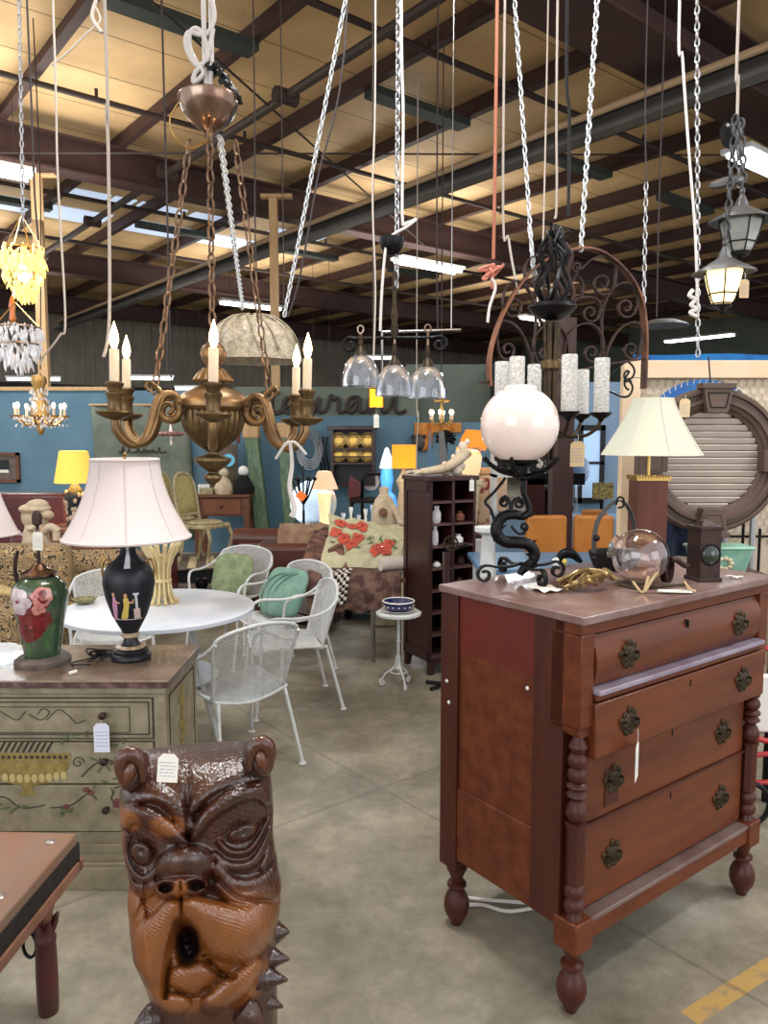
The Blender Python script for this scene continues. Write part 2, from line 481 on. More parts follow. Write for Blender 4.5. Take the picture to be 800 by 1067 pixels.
def carved():
    m, N, L = graph('lacquered_carved_wood')
    b = N['Principled BSDF']
    at_ = N.new('ShaderNodeAttribute')
    at_.attribute_name = 'stain_and_shade'
    tc = N.new('ShaderNodeTexCoord')
    mp = N.new('ShaderNodeMapping')
    mp.inputs['Scale'].default_value = (1, 1, .35)
    L.new(tc.outputs['Object'], mp.inputs['Vector'])
    n = N.new('ShaderNodeTexNoise')
    n.inputs['Scale'].default_value = 22
    n.inputs['Detail'].default_value = 6
    L.new(mp.outputs[0], n.inputs['Vector'])
    f = math_n(N, L, 'ADD', at_.outputs['Fac'], math_n(N, L, 'MULTIPLY', math_n(N, L, 'SUBTRACT', n.outputs['Fac'], .5), .7))
    r = N.new('ShaderNodeValToRGB')
    e = r.color_ramp.elements
    e[0].position, e[0].color = .05, rgb(46, 23, 15)
    e[1].position, e[1].color = .95, rgb(134, 80, 35)
    x = e.new(.42)
    x.color = rgb(80, 39, 21)
    L.new(f, r.inputs['Fac'])
    L.new(r.outputs[0], b.inputs['Base Color'])
    b.inputs['Roughness'].default_value = .3
    b.inputs['Coat Weight'].default_value = .45
    b.inputs['Coat Roughness'].default_value = .12
    # chiselled fur strokes
    mp2 = N.new('ShaderNodeMapping')
    mp2.inputs['Scale'].default_value = (150, 150, 26)
    mp2.inputs['Rotation'].default_value = (0, .5, 0)
    L.new(tc.outputs['Object'], mp2.inputs['Vector'])
    n3 = N.new('ShaderNodeTexNoise')
    n3.inputs['Scale'].default_value = 1
    n3.inputs['Detail'].default_value = 2
    L.new(mp2.outputs[0], n3.inputs['Vector'])
    bp = N.new('ShaderNodeBump')
    bp.inputs['Strength'].default_value = .6
    bp.inputs['Distance'].default_value = .004
    L.new(n3.outputs['Fac'], bp.inputs['Height'])
    L.new(bp.outputs['Normal'], b.inputs['Normal'])
    L.new(bp.outputs['Normal'], b.inputs['Coat Normal'])
    return m


MAT_FLOOR, MAT_DAMASK, MAT_INS, MAT_CARVED = concrete(), damask(), insulation(), carved()


# ------------------------------------------------------------ mesh helpers
def frames(pts, closed=False):
    n = len(pts)
    T = []
    for i in range(n):
        if closed:
            t = pts[(i + 1) % n] - pts[i - 1]
        else:
            t = pts[min(i + 1, n - 1)] - pts[max(i - 1, 0)]
        T.append(t.normalized() if t.length > 1e-9 else Vector((0, 0, 1)))
    up = Vector((0, 0, 1)) if abs(T[0].z) < .9 else Vector((1, 0, 0))
    nrm = (up - T[0] * up.dot(T[0])).normalized()
    out = []
    for t in T:
        nrm = nrm - t * nrm.dot(t)
        if nrm.length < 1e-6:
            nrm = t.orthogonal()
        nrm = nrm.normalized()
        out.append((nrm, t.cross(nrm)))
    return out


class MB:
    def __init__(s):
        s.v, s.f, s.m, s.k, s.X = [], [], [], 0, None

    def add(s, vs, fs):
        b = len(s.v)
        if s.X is not None:
            vs = [s.X @ Vector(v) for v in vs]
        s.v += [tuple(v) for v in vs]
        s.f += [tuple(i + b for i in f) for f in fs]
        s.m += [s.k] * len(fs)
        return s

    def box(s, cx, cy, cz, sx, sy, sz, rz=0., tx=1., ty=1., rx=0., ry=0.):
        """centre, full sizes; tx, ty scale the top face"""
        vs = []
        M = Matrix.Rotation(rz, 3, 'Z') @ Matrix.Rotation(ry, 3, 'Y') @ Matrix.Rotation(rx, 3, 'X')
        for k in (-1, 1):
            a, b = (tx, ty) if k > 0 else (1, 1)
            for i, j in ((-1, -1), (1, -1), (1, 1), (-1, 1)):
                vs.append(M @ Vector((i * sx / 2 * a, j * sy / 2 * b, k * sz / 2)) + Vector((cx, cy, cz)))
        return s.add(vs, [(3, 2, 1, 0), (4, 5, 6, 7), (0, 1, 5, 4), (1, 2, 6, 5), (2, 3, 7, 6), (3, 0, 4, 7)])

    def bx(s, x0, x1, y0, y1, z0, z1):
        return s.box((x0 + x1) / 2, (y0 + y1) / 2, (z0 + z1) / 2, x1 - x0, y1 - y0, z1 - z0)

    def tube(s, pts, r, n=8, closed=False, flat=1.):
        pts = [Vector(p) for p in pts]
        if len(pts) < 2:
            return s
        rs = r if isinstance(r, (list, tuple)) else [r] * len(pts)
        fr = frames(pts, closed)
        vs, fs = [], []
        for p, q, (a, b) in zip(pts, rs, fr):
            for k in range(n):
                t = 2 * PI * k / n
                vs.append(p + a * (cos(t) * q) + b * (sin(t) * q * flat))
        m = len(pts)
        for i in range(m if closed else m - 1):
            j = (i + 1) % m
            for k in range(n):
                l = (k + 1) % n
                fs.append((i * n + k, i * n + l, j * n + l, j * n + k))
        if not closed:
            fs.append(tuple(range(n - 1, -1, -1)))
            fs.append(tuple((m - 1) * n + k for k in range(n)))
        return s.add(vs, fs)

    def strap(s, pts, wdir, wd, th):
        """flat band along pts: wd wide along wdir, th thick"""
        pts = [Vector(p) for p in pts]
        W = Vector(wdir).normalized()
        vs, fs = [], []
        for i, p in enumerate(pts):
            t = (pts[min(i + 1, len(pts) - 1)] - pts[max(i - 1, 0)]).normalized()
            nn = t.cross(W).normalized()
            for a, b in ((-1, -1), (1, -1), (1, 1), (-1, 1)):
                vs.append(p + W * (a * wd / 2) + nn * (b * th / 2))
        for i in range(len(pts) - 1):
            for k in range(4):
                l = (k + 1) % 4
                fs.append((i * 4 + k, i * 4 + l, i * 4 + 4 + l, i * 4 + 4 + k))
        fs.append((3, 2, 1, 0))
        e = (len(pts) - 1) * 4
        fs.append((e, e + 1, e + 2, e + 3))
        return s.add(vs, fs)

    def lathe(s, prof, n=32, c=(0, 0, 0), rf=None, a0=0., a1=2 * PI, sx=1., sy=1.):
        full = abs(a1 - a0 - 2 * PI) < 1e-6
        k = n if full else n + 1
        vs, fs = [], []
        for r, z in prof:
            for i in range(k):
                t = a0 + (a1 - a0) * i / n
                q = r * (rf(t, z) if rf else 1)
                vs.append((c[0] + cos(t) * q * sx, c[1] + sin(t) * q * sy, c[2] + z))
        for j in range(len(prof) - 1):
            for i in range(n):
                l = (i + 1) % k
                fs.append((j * k + i, j * k + l, (j + 1) * k + l, (j + 1) * k + i))
        if full:
            if prof[0][0] > 1e-4:
                fs.append(tuple(range(n - 1, -1, -1)))
            if prof[-1][0] > 1e-4:
                fs.append(tuple((len(prof) - 1) * n + i for i in range(n)))
        return s.add(vs, fs)

    def shell(s, prof, n=32, c=(0, 0, 0), rf=None, th=.003):
        """open thin lathe with an inner face"""
        inner = [(max(r - th, .0005), z) for r, z in reversed(prof)]
        ring = list(prof) + inner + [prof[0]]
        k = n
        vs, fs = [], []
        for r, z in ring[:-1]:
            for i in range(k):
                t = 2 * PI * i / n
                q = r * (rf(t, z) if rf else 1)
                vs.append((c[0] + cos(t) * q, c[1] + sin(t) * q, c[2] + z))
        m = len(ring) - 1
        for j in range(m):
            jj = (j + 1) % m
            for i in range(n):
                l = (i + 1) % n
                fs.append((j * n + i, j * n + l, jj * n + l, jj * n + i))
        return s.add(vs, fs)

    def ell(s, c, r, n=16, m=10, rot=None):
        if isinstance(r, (int, float)):
            r = (r, r, r)
        vs, fs = [], []
        M = rot or Matrix.Identity(3)
        c = Vector(c)
        for j in range(m + 1):
            p = -PI / 2 + PI * j / m
            for i in range(n):
                t = 2 * PI * i / n
                vs.append(M @ Vector((cos(p) * cos(t) * r[0], cos(p) * sin(t) * r[1], sin(p) * r[2])) + c)
        for j in range(m):
            for i in range(n):
                l = (i + 1) % n
                fs.append((j * n + i, j * n + l, (j + 1) * n + l, (j + 1) * n + i))
        return s.add(vs, fs)

    def prism(s, poly, y0, y1):
        """poly of (x, z) pushed through y"""
        n = len(poly)
        vs = [(x, y0, z) for x, z in poly] + [(x, y1, z) for x, z in poly]
        fs = [tuple(range(n)), tuple(range(2 * n - 1, n - 1, -1))]
        fs += [(i, i + n, (i + 1) % n + n, (i + 1) % n) for i in range(n)]
        return s.add(vs, fs)

    def sheet(s, fn, nu, nv, th=0.):
        vs, fs = [], []
        for j in range(nv + 1):
            for i in range(nu + 1):
                vs.append(Vector(fn(i / nu, j / nv)))
        k = nu + 1
        for j in range(nv):
            for i in range(nu):
                fs.append((j * k + i, j * k + i + 1, (j + 1) * k + i + 1, (j + 1) * k + i))
        if th:
            n0 = len(vs)
            vs += [v - Vector((0, 0, th)) for v in vs]
            fs += [tuple(q + n0 for q in reversed(f)) for f in list(fs)]
            edge = [i for i in range(k)] + [j * k + nu for j in range(1, nv + 1)] + [nv * k + i for i in range(nu - 1, -1, -1)] + [j * k for j in range(nv - 1, 0, -1)]
            for a, b in zip(edge, edge[1:] + edge[:1]):
                fs.append((b, a, a + n0, b + n0))
        return s.add(vs, fs)

    def blob(s, fn, outline, rings=4):
        """filled outline mapped by fn(u, v) on a surface"""
        cx = sum(p[0] for p in outline) / len(outline)
        cy = sum(p[1] for p in outline) / len(outline)
        vs = [fn(cx, cy)]
        n = len(outline)
        for k in range(1, rings + 1):
            t = k / rings
            vs += [fn(cx + (x - cx) * t, cy + (y - cy) * t) for x, y in outline]
        fs = [(0, 1 + i, 1 + (i + 1) % n) for i in range(n)]
        for k in range(rings - 1):
            a, b = 1 + k * n, 1 + (k + 1) * n
            fs += [(a + i, b + i, b + (i + 1) % n, a + (i + 1) % n) for i in range(n)]
        return s.add(vs, fs)

    def build(s, name, mats, parent=None, label=None, smooth=True, bev=0., ang=40, loc=None, rot=None):
        if not isinstance(mats, (list, tuple)):
            mats = [mats]
        me = bpy.data.meshes.new(name)
        me.from_pydata(s.v, [], s.f)
        for m in mats:
            me.materials.append(m)
        if len(mats) > 1:
            me.polygons.foreach_set('material_index', s.m)
        me.update()
        if smooth:
            me.polygons.foreach_set('use_smooth', [True] * len(me.polygons))
            try:
                me.set_sharp_from_angle(angle=R(ang))
            except Exception:
                pass
        o = bpy.data.objects.new(name, me)
        COL.objects.link(o)
        if bev:
            b = o.modifiers.new('bevel', 'BEVEL')
            b.width = bev
            b.segments = 2
            b.limit_method = 'ANGLE'
            b.angle_limit = R(50)
        if parent:
            o.parent = parent
        if label:
            o['label'] = label
        if loc is not None:
            o.location = loc
        if rot is not None:
            o.rotation_euler = rot
        return o


def tag(o, label, cat, group=None, kind=None):
    o['label'] = label
    o['category'] = cat
    if group:
        o['group'] = group
    if kind:
        o['kind'] = kind
    return o


def thing(name, label, cat, loc=(0, 0, 0), rz=0., group=None, rot=None):
    o = bpy.data.objects.new(name, None)
    o.empty_display_size = .05
    COL.objects.link(o)
    o.location = loc
    o.rotation_euler = rot or (0, 0, rz)
    return tag(o, label, cat, group)


def struct(o):
    o['kind'] = 'structure'
    return o


def dup(o, loc, rz, label, group=None, parent=None):
    c = o.copy()
    COL.objects.link(c)
    if parent is None:
        c.location = loc
        c.rotation_euler = (0, 0, rz)
        c['label'] = label
        if group:
            c['group'] = group
    else:
        c.parent = parent
    for ch in list(o.children):
        dup(ch, None, 0, None, None, c)
    return c


def cr(P, n=8, closed=False):
    """smooth curve through points"""
    P = [Vector(p) if len(p) == 3 else Vector((p[0], p[1], 0)) for p in P]
    out = []
    m = len(P)
    for i in range(m if closed else m - 1):
        if closed:
            a, b, c, d = P[i - 1], P[i], P[(i + 1) % m], P[(i + 2) % m]
        else:
            a, b, c, d = P[max(i - 1, 0)], P[i], P[i + 1], P[min(i + 2, m - 1)]
        for k in range(n):
            t = k / n
            out.append(.5 * ((2 * b) + (c - a) * t + (2 * a - 5 * b + 4 * c - d) * t * t + (3 * b - a - 3 * c + d) * t ** 3))
    if not closed:
        out.append(P[-1])
    return out


def spiral(cx, cy, r, turns, a0, sgn=1, n=26, r1=.18):
    """2D spiral from its outer end inwards"""
    out = []
    for i in range(n + 1):
        t = i / n
        q = r * (1 - t * (1 - r1))
        a = a0 + sgn * turns * 2 * PI * t
        out.append((cx + q * cos(a), cy + q * sin(a)))
    return out


def px2(pts, cx, cy, s, y=0.):
    """drawing coordinates (down is +) to local x, z"""
    return [Vector(((p[0] - cx) * s, y, (cy - p[1]) * s)) for p in pts]


def chain_mesh(p0, p1, ll, r, wdt=None, sag=0., n=8, k=4):
    mb = MB()
    p0, p1 = Vector(p0), Vector(p1)
    L = (p1 - p0).length
    cnt = max(2, int(round(L / (ll - 2 * r))))
    wdt = wdt or ll * .55
    d = (p1 - p0).normalized()
    a = d.orthogonal().normalized()
    b = d.cross(a)
    for i in range(cnt):
        t = (i + .5) / cnt
        c = p0.lerp(p1, t) - Vector((0, 0, sag * 4 * t * (1 - t)))
        u = a if i % 2 else b
        pts = []
        hl, hw = ll / 2 - r, wdt / 2 - r
        for j in range(n):
            th = 2 * PI * (j + .5) / n
            pts.append(c + d * (hl * max(-1, min(1, 1.25 * sin(th)))) + u * (hw * max(-1, min(1, 1.25 * cos(th)))))
        mb.tube(pts, r, k, closed=True)
    return mb


def price_tag(loc, h=.05, wd=.032, rz=0., tilt=0., m=None, label='', string=.03, lines=5):
    t = thing('price_tag', label, 'tag', loc, rz)
    t.rotation_euler = (0, tilt, rz)
    b = MB()
    c = wd * .22
    poly = [(-wd / 2, -h - string), (wd / 2, -h - string), (wd / 2, -string - c), (wd / 2 - c, -string), (-wd / 2 + c, -string), (-wd / 2, -string - c)]
    b.prism(poly, -.0008, .0008)
    b.k = 1
    rn = random.Random(int(abs(loc[0] * 1000)))
    for i in range(lines):
        z = -string - h * (.3 + .6 * i / lines)
        x = -wd * .38
        while x < wd * .3:
            l = rn.uniform(.1, .26) * wd
            b.bx(x, min(x + l, wd * .4), -.0013, -.0008, z - h * .012, z + h * .012)
            x += l + wd * .06
    b.build('card', [m or paper, ink], t)
    MB().tube([(0, 0, 0), (.002, -.001, -string * .5), (0, 0, -string - .004)], .0009, 5).build('string', white_rope, t)
    return t

# ============================================================ THE HALL
floor = MB()
floor.add([ab(-6, -8), ab(-6, 27), ab(27, 27), ab(27, -8)], [(0, 1, 2, 3)])
floor.bx(-.1, .1, 5, 5.1, -.3, -.2)
struct(floor.build('floor', MAT_FLOOR, smooth=False))


def hall(name, m, bld, smooth=False, lab=None):
    mb = MB()
    bld(mb)
    o = mb.build(name, m, smooth=smooth, rot=(0, 0, YAW))
    struct(o)
    return o


# in the hall's own axes: x = along rafters (B), y = along purlins (A)
hall('ceiling', MAT_INS, lambda b: b.bx(-3.5, 26.5, -1.5, 24.2, 5.68, 5.74))
hall('wall_back', metal_wall, lambda b: ([b.bx(-3, 26.5, 24.0, 24.2, 3.0, 5.7)] + [b.bx(x * .3 - 3, x * .3 - 2.93, 23.96, 24.0, 3.0, 5.7) for x in range(98)]))
hall('wall_right', green_wall, lambda b: b.bx(26.3, 26.5, 4, 24.2, 0, 5.7))
far_low = mat('far_dark_partition', rgb(40, 42, 46), .8)
hall('wall_far', far_low, lambda b: b.bx(-3, 26.5, 23.7, 23.95, 0, 3.1))
n_tr = 0


def beam(m, bld, kind='trim', sm=False):
    global n_tr
    n_tr += 1
    return hall('trim_%d' % n_tr, m, bld, sm)


def ibeam(b, axis, c, lo, hi, z0, z1, fl, wb=.02, ft=.03):
    """I section: runs lo..hi along axis at cross position c"""
    for (w_, a0, a1) in ((fl, z0, z0 + ft), (wb, z0 + ft, z1 - ft), (fl, z1 - ft, z1)):
        if axis == 'x':
            b.bx(lo, hi, c - w_ / 2, c + w_ / 2, a0, a1)
        else:
            b.bx(c - w_ / 2, c + w_ / 2, lo, hi, a0, a1)


for k in range(-1, 16):                                   # purlins
    B_ = 1.12 + 1.48 * k
    beam(steel_red, lambda b: (b.bx(B_ - .01, B_ + .01, -1.5, 24, 5.45, 5.66), b.bx(B_ - .09, B_ + .01, -1.5, 24, 5.44, 5.455), b.bx(B_ - .01, B_ + .09, -1.5, 24, 5.655, 5.67)))
for A_, fl in ((4.2, .62), (10.75, .3), (17.3, .3), (22.6, .3)):   # rafters
    beam(steel_red, lambda b: ibeam(b, 'x', A_ + .0, -3, 26, 4.98, 5.44, fl, .025))
for B0, B1 in ((2.62, 4.08), (5.56, 7.04), (8.52, 10.0), (11.5, 12.96), (-.36, 1.1)):   # green braces
    beam(steel_green, lambda b: b.bx(B0, B1, 7.0, 7.22, 5.36, 5.45))
    beam(steel_green, lambda b: b.bx(B0, B1, 13.9, 14.1, 5.36, 5.45))


def pipe(m, p, r, nm=None):
    global n_tr
    n_tr += 1
    o = MB().tube(p, r, 8).build('trim_%d' % n_tr, m)
    struct(o)


beam(bar_grey, lambda b: (b.bx(6.78, 6.98, -1, 23.5, 4.62, 4.66), b.bx(6.96, 6.98, -1, 23.5, 4.62, 4.86), b.bx(6.78, 6.98, -1, 23.5, 4.84, 4.86)))
pipe(copper_pipe, [ab(-1, 6.70, 4.78), ab(23, 6.70, 4.78)], .035)
pipe(pipe_dark, [ab(-1, 4.63, 5.2), ab(23, 4.63, 5.2)], .05)
for k in range(6):
    pipe(pipe_dark, [ab(1.2 + 3.1 * k, 4.5, 5.2), ab(1.2 + 3.1 * k, 4.76, 5.2)], .085)
pipe(pipe_dark, [ab(9.1, -2, 5.36), ab(9.3, 24, 5.36)], .035)
pipe(pipe_dark, [ab(5.95, -2, 5.36), ab(6.0, 24, 5.36)], .035)
pipe(pipe_dark, [ab(12.9, -2, 5.36), ab(13.0, 24, 5.36)], .035)
pipe(pipe_dark, [ab(15.8, -2, 5.36), ab(15.9, 24, 5.36)], .035)
pipe(cord_d, [ab(4.4, -1, 5.42), ab(10.6, 9.5, 5.0)], .012)
pipe(cord_d, [ab(10.9, 2, 5.0), ab(4.4, 12, 5.4)], .012)
for a_, b_ in ((9.12, 3.2), (9.15, 5.1), (9.2, 6.3), (5.96, 5.4), (5.97, 7.4), (5.98, 9.2), (12.95, 6), (12.95, 9), (9.25, 8.2), (9.3, 10.1)):   # sprinkler heads
    pipe(pipe_dark, [ab(a_, b_, 5.36), ab(a_, b_, 5.47)], .02)
# bright roof lights far left
for a_, b0, b1 in ((13.75, 4.15, 4.95), (13.75, 5.02, 5.4), (13.75, 5.5, 6.35), (13.75, 6.5, 7.2), (13.75, 8.2, 9.4)):
    beam(skylight_m, lambda b: b.bx(b0, b1, a_ - .22, a_ + .1, 5.665, 5.68))
for a_, b0, b1 in ((15.2, 3.5, 4.05), (15.2, 4.15, 5.4), (15.2, 5.65, 6.95), (15.2, 7.15, 8.4)):
    beam(skylight_m, lambda b: b.bx(b0, b1, a_ - .5, a_ + .35, 5.665, 5.68))


# fluorescent strip lights
def strip_light(p, ln, wd, rz, label, lit=True):
    t = thing('strip_light', label, 'ceiling light', p, rz, 'fluorescent strip lights')
    MB().bx(-ln / 2, ln / 2, -wd / 2, wd / 2, 0, .05).build('housing', white_paint, t, bev=.004)
    for s_ in ((-.25, .25) if wd > .15 else (0,)):
        MB().tube([(-ln / 2 + .03, s_ * wd, -.03), (ln / 2 - .03, s_ * wd, -.03)], .032, 8).build('tube', tube_m, t)
    for q in (-ln * .35, ln * .35):
        MB().tube([(q, 0, .05), (q, 0, 5.4 - p[2])], .004, 4).build('hanger', pipe_dark, t)


LT = [((9.85, 2.05, 4.6), 1.25, .34, 0, 'fluorescent strip light at the far left edge above the tan crystal pendant'),
      ((10.4, 9.45, 4.6), 1.5, .34, 0, 'bright fluorescent strip light above the three glass shade pendant'),
      ((4.2, 8.75, 4.55), 1.2, .34, 0, 'fluorescent strip light at the right edge beside the lanterns'),
      ((14.2, 8.0, 4.25), 1.4, .2, 0, 'fluorescent strip light just above the frosted shell pendant'),
      ((13.0, 15.4, 4.55), .9, .3, 0, 'short bright light glowing through the left half of the scroll arch'),
      ((12.4, 22.3, 4.55), 2.2, .3, PI / 2, 'fluorescent strip light right of the scroll arch above the peach board')]
for (a_, b_, z_), ln, wd, rz, lab in LT:
    strip_light(ab(a_, b_, z_), ln, wd, YAW + rz, lab)
for (px, py, Y, ln, lab) in ((35, 394, 19, 1.3, 'low far strip light behind the clear crystal pendant'), (158, 393, 18, 1.0, 'low far strip light behind the left arms of the gilt chandelier'),
                             (198, 404, 19, .75, 'low far strip light left of the gilt urn'), (395, 372, 20, .7, 'far strip light behind the three glass shades'),
                             (335, 411, 17, .5, 'small far light just right of the gilt chandelier candles')):
    strip_light(at(px, py, Y), ln, .1, .1, lab)

# ---- shop partitions
WY = 10.3
zt = at(0, 407, WY).z
wl = MB()
wl.bx(at(0, 0, WY).x - .8, at(206, 0, WY).x, WY, WY + .1, 0, zt)
struct(wl.build('wall_left', denim_blue, smooth=False))
x0, x1 = at(206, 0, WY).x, at(436, 0, WY).x
zb = at(300, 433, WY).z
struct(MB().bx(x0, x1, WY, WY + .1, 0, zb).build('wall_centre', denim_blue, smooth=False))
tr = MB().bx(at(0, 0, WY).x - .8, at(110, 0, WY).x, WY - .02, WY + .12, zt, zt + .05)
struct(tr.build('trim_90', pine, smooth=False))
sg = thing('script_sign', 'long grey green sign board with dark cursive lettering above the blue wall', 'sign', (x0, WY, zb))
hs = at(300, 403, WY).z - zb
MB().bx(0, x1 - x0 + .02, 0, .06, 0, hs).build('board', green_wall, sg, smooth=False)
# cursive strokes, one continuous word
S = []
ltr = {'R': [(0, 0), (.1, 1.5), (.55, 1.6), (.6, 1.1), (.15, .8), (.5, .4), (.8, 0)],
       'e': [(0, .15), (.35, .4), (.4, .75), (.15, .8), (.05, .4), (.25, 0), (.6, .15)],
       's': [(0, .15), (.3, .85), (.5, .4), (.35, 0), (.1, .05), (.55, .1)],
       't': [(0, .15), (.3, 1.4), (.25, .3), (.4, 0), (.65, .15)],
       'a': [(0, .15), (.5, .8), (.15, .75), (.05, .2), (.3, .05), (.55, .8), (.55, .1), (.8, .15)],
       'u': [(0, .3), (.15, .85), (.12, .15), (.35, 0), (.6, .8), (.6, .1), (.85, .15)],
       'r': [(0, .15), (.2, .9), (.3, .75), (.5, .75), (.5, .1), (.75, .15)],
       'n': [(0, .15), (.15, .85), (.15, 0), (.4, .85), (.6, .75), (.6, .1), (.85, .2)]}
u = 0
for ch in 'Restaurant':
    for k, (x, z) in enumerate(ltr[ch]):
        if k == 0 and u > 0:
            continue
        S.append((u + x, z))
    u += ltr[ch][-1][0]
sc = hs * .66
xs = at(268, 0, WY).x - x0
xs = at(214, 0, WY).x - x0
kx = (at(424, 0, WY).x - at(214, 0, WY).x) / u
S3 = cr([(xs + x * kx, -.03, hs * .08 + z * sc) for x, z in S], 6)
MB().tube(S3, .028, 6).build('lettering', script_m, sg)
MB().tube([(xs + kx * 1.85, -.03, hs * .08 + sc * 1.05), (xs + kx * 2.5, -.03, hs * .08 + sc * 1.1)], .025, 6).build('lettering', script_m, sg)
MB().tube([(xs + kx * (u - .6), -.03, hs * .08 + sc * 1.05), (xs + kx * (u - .0), -.03, hs * .08 + sc * 1.1)], .025, 6).build('lettering', script_m, sg)
# taller grey green partition on the right, blue below
x2 = at(519, 0, WY).x
struct(MB().bx(x1, x2, WY, WY + .1, 0, at(450, 440, WY).z).build('wall_centre_right', mat('hazy_blue_wall', rgb(104, 138, 156), .75, c2=rgb(92, 124, 140), scale=1.4), smooth=False))
struct(MB().bx(at(424, 0, WY + .3).x, at(522, 0, WY + .3).x, WY + .25, WY + .35, 0, at(450, 380, WY + .3).z).build('wall_centre_upper', green_wall, smooth=False))
struct(MB().bx(x2, x2 + .06, WY - .02, WY + .4, 0, at(519, 380, WY).z).build('trim_91', far_low, smooth=False))
# pale partition with window behind the dresser
WY2 = 8.6
xa, xb_ = at(585, 0, WY2).x, at(760, 0, WY2).x
sky_wall = mat('pale_blue_partition', rgb(132, 160, 186), .7, c2=rgb(116, 146, 176), scale=1.5)
struct(MB().bx(at(596, 0, WY2).x, xb_, WY2, WY2 + .1, 0, at(620, 398, WY2).z).build('wall_right_stall', sky_wall, smooth=False))
wn = MB()
wx0, wx1, wz0, wz1 = at(613, 0, WY2).x, at(642, 0, WY2).x, at(0, 524, WY2).z, at(0, 443, WY2).z
for (a0, a1, b0, b1) in ((wx0, wx1, wz0, wz0 + .06), (wx0, wx1, wz1 - .06, wz1), (wx0, wx0 + .05, wz0, wz1), (wx1 - .05, wx1, wz0, wz1), (wx0, wx1, (wz0 + wz1) / 2, (wz0 + wz1) / 2 + .03)):
    wn.bx(a0, a1, WY2 - .05, WY2 + .01, b0, b1)
struct(wn.build('window_1', far_low, smooth=False))
struct(MB().bx(wx0 + .02, wx1 - .02, WY2 - .02, WY2 - .005, wz0 + .02, wz1 - .02).build('window_2', win_glass, smooth=False))

# pine posts that rise from the partition to the roof steel
for (px, Y, top, wd, lab) in ((49, 10.48, 5.0, .13, 'tall pine post rising above the blue wall behind the left crystal pendants'), (288, 11.4, 5.0, .12, 'tall pine post rising behind the frosted shell pendant')):
    p = at(px, 455, Y)
    t = thing('pine_post', lab, 'post', (p.x, Y, 0))
    MB().box(0, 0, top / 2, wd, .09, top).build('shaft', pine, t, bev=.005)
    MB().box(.05, -.02, top - .02, .45, .12, .05).build('cap_block', pine, t, bev=.005)

# ============================================================ CHEST OF DRAWERS
N0 = onz(607, 642, 1.10)
CH = thing('chest_of_drawers', 'tall reddish cherry chest of four drawers with spool turned columns', 'chest of drawers', (N0.x, N0.y, 0), R(37))
W_, D_ = .95, .54
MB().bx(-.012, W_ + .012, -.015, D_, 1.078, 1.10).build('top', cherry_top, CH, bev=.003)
b = MB()                                                 # upper frame
b.bx(0, W_, .0, .09, 1.046, 1.078)
b.bx(0, .052, 0, .1, .80, 1.046)
b.bx(W_ - .052, W_, 0, .1, .80, 1.046)
b.build('upper_frame', cherry, CH, bev=.003)
for x in (0, W_ - .052):
    MB().prism([(x, .80), (x + .052, .80), (x + .052, .79), (x + .044, .775), (x + .01, .775), (x, .79)], .005, .1).build('scrolled_bracket', cherry, CH)
MB().bx(.052, W_ - .052, -.022, .12, .884, .899).build('ledge', sunlit_ledge, CH, bev=.004)
MB().bx(.052, W_ - .052, -.012, .12, .868, .884).build('rail', cherry, CH, bev=.003)
# carcass
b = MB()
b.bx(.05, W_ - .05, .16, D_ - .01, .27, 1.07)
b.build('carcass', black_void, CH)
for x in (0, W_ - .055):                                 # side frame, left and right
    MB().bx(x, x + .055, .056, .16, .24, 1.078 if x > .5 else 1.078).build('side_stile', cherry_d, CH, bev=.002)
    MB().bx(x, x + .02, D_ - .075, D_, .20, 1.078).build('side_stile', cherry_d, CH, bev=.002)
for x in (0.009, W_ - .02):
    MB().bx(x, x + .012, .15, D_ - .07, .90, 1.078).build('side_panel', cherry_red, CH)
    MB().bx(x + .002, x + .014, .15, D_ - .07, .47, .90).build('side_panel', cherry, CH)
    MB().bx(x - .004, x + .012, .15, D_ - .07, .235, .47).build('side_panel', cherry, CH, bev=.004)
MB().bx(.01, W_ - .01, D_ - .01, D_, .23, 1.078).build('back_panel', cherry_d, CH)
for (x, y, z) in ((-.001, D_ - .03, .80), (-.001, D_ - .04, .735), (-.001, .18, .865)):
    MB().ell((x, y, z), (.004, .006, .006), 8, 6).build('screw_plug', china, CH)


def handle(par, x, z, y, s=1., brk=False):
    b_ = MB()
    for k in range(9):
        a = 2 * PI * k / 9 + PI / 2
        e_ = 1.25 if k == 0 else 1.1 if k in (4, 5) else .9 if k % 2 else 1.1
        b_.ell((x + cos(a) * .024 * s * e_, y - .002, z + sin(a) * .021 * s * e_), (.008 * s, .003, .008 * s), 8, 6)
    b_.ell((x, y - .003, z), (.021 * s, .004, .019 * s), 12, 6)
    b_.k = 0
    h = b_.build('handle', brass_old, par)
    bb = MB()
    bb.tube(cr([(x - .02 * s, y - .010, z + .004), (x - .021 * s, y - .013, z - .010), (x, y - .015, z - .017), (x + .021 * s, y - .013, z - .010), (x + .02 * s, y - .010, z + .004)], 5), .0028, 6)
    for q in (-.02, .02):
        bb.tube([(x + q * s, y, z + .004), (x + q * s, y - .016, z + .004)], .004, 6)
    bb.build('bail', brass_old, h)


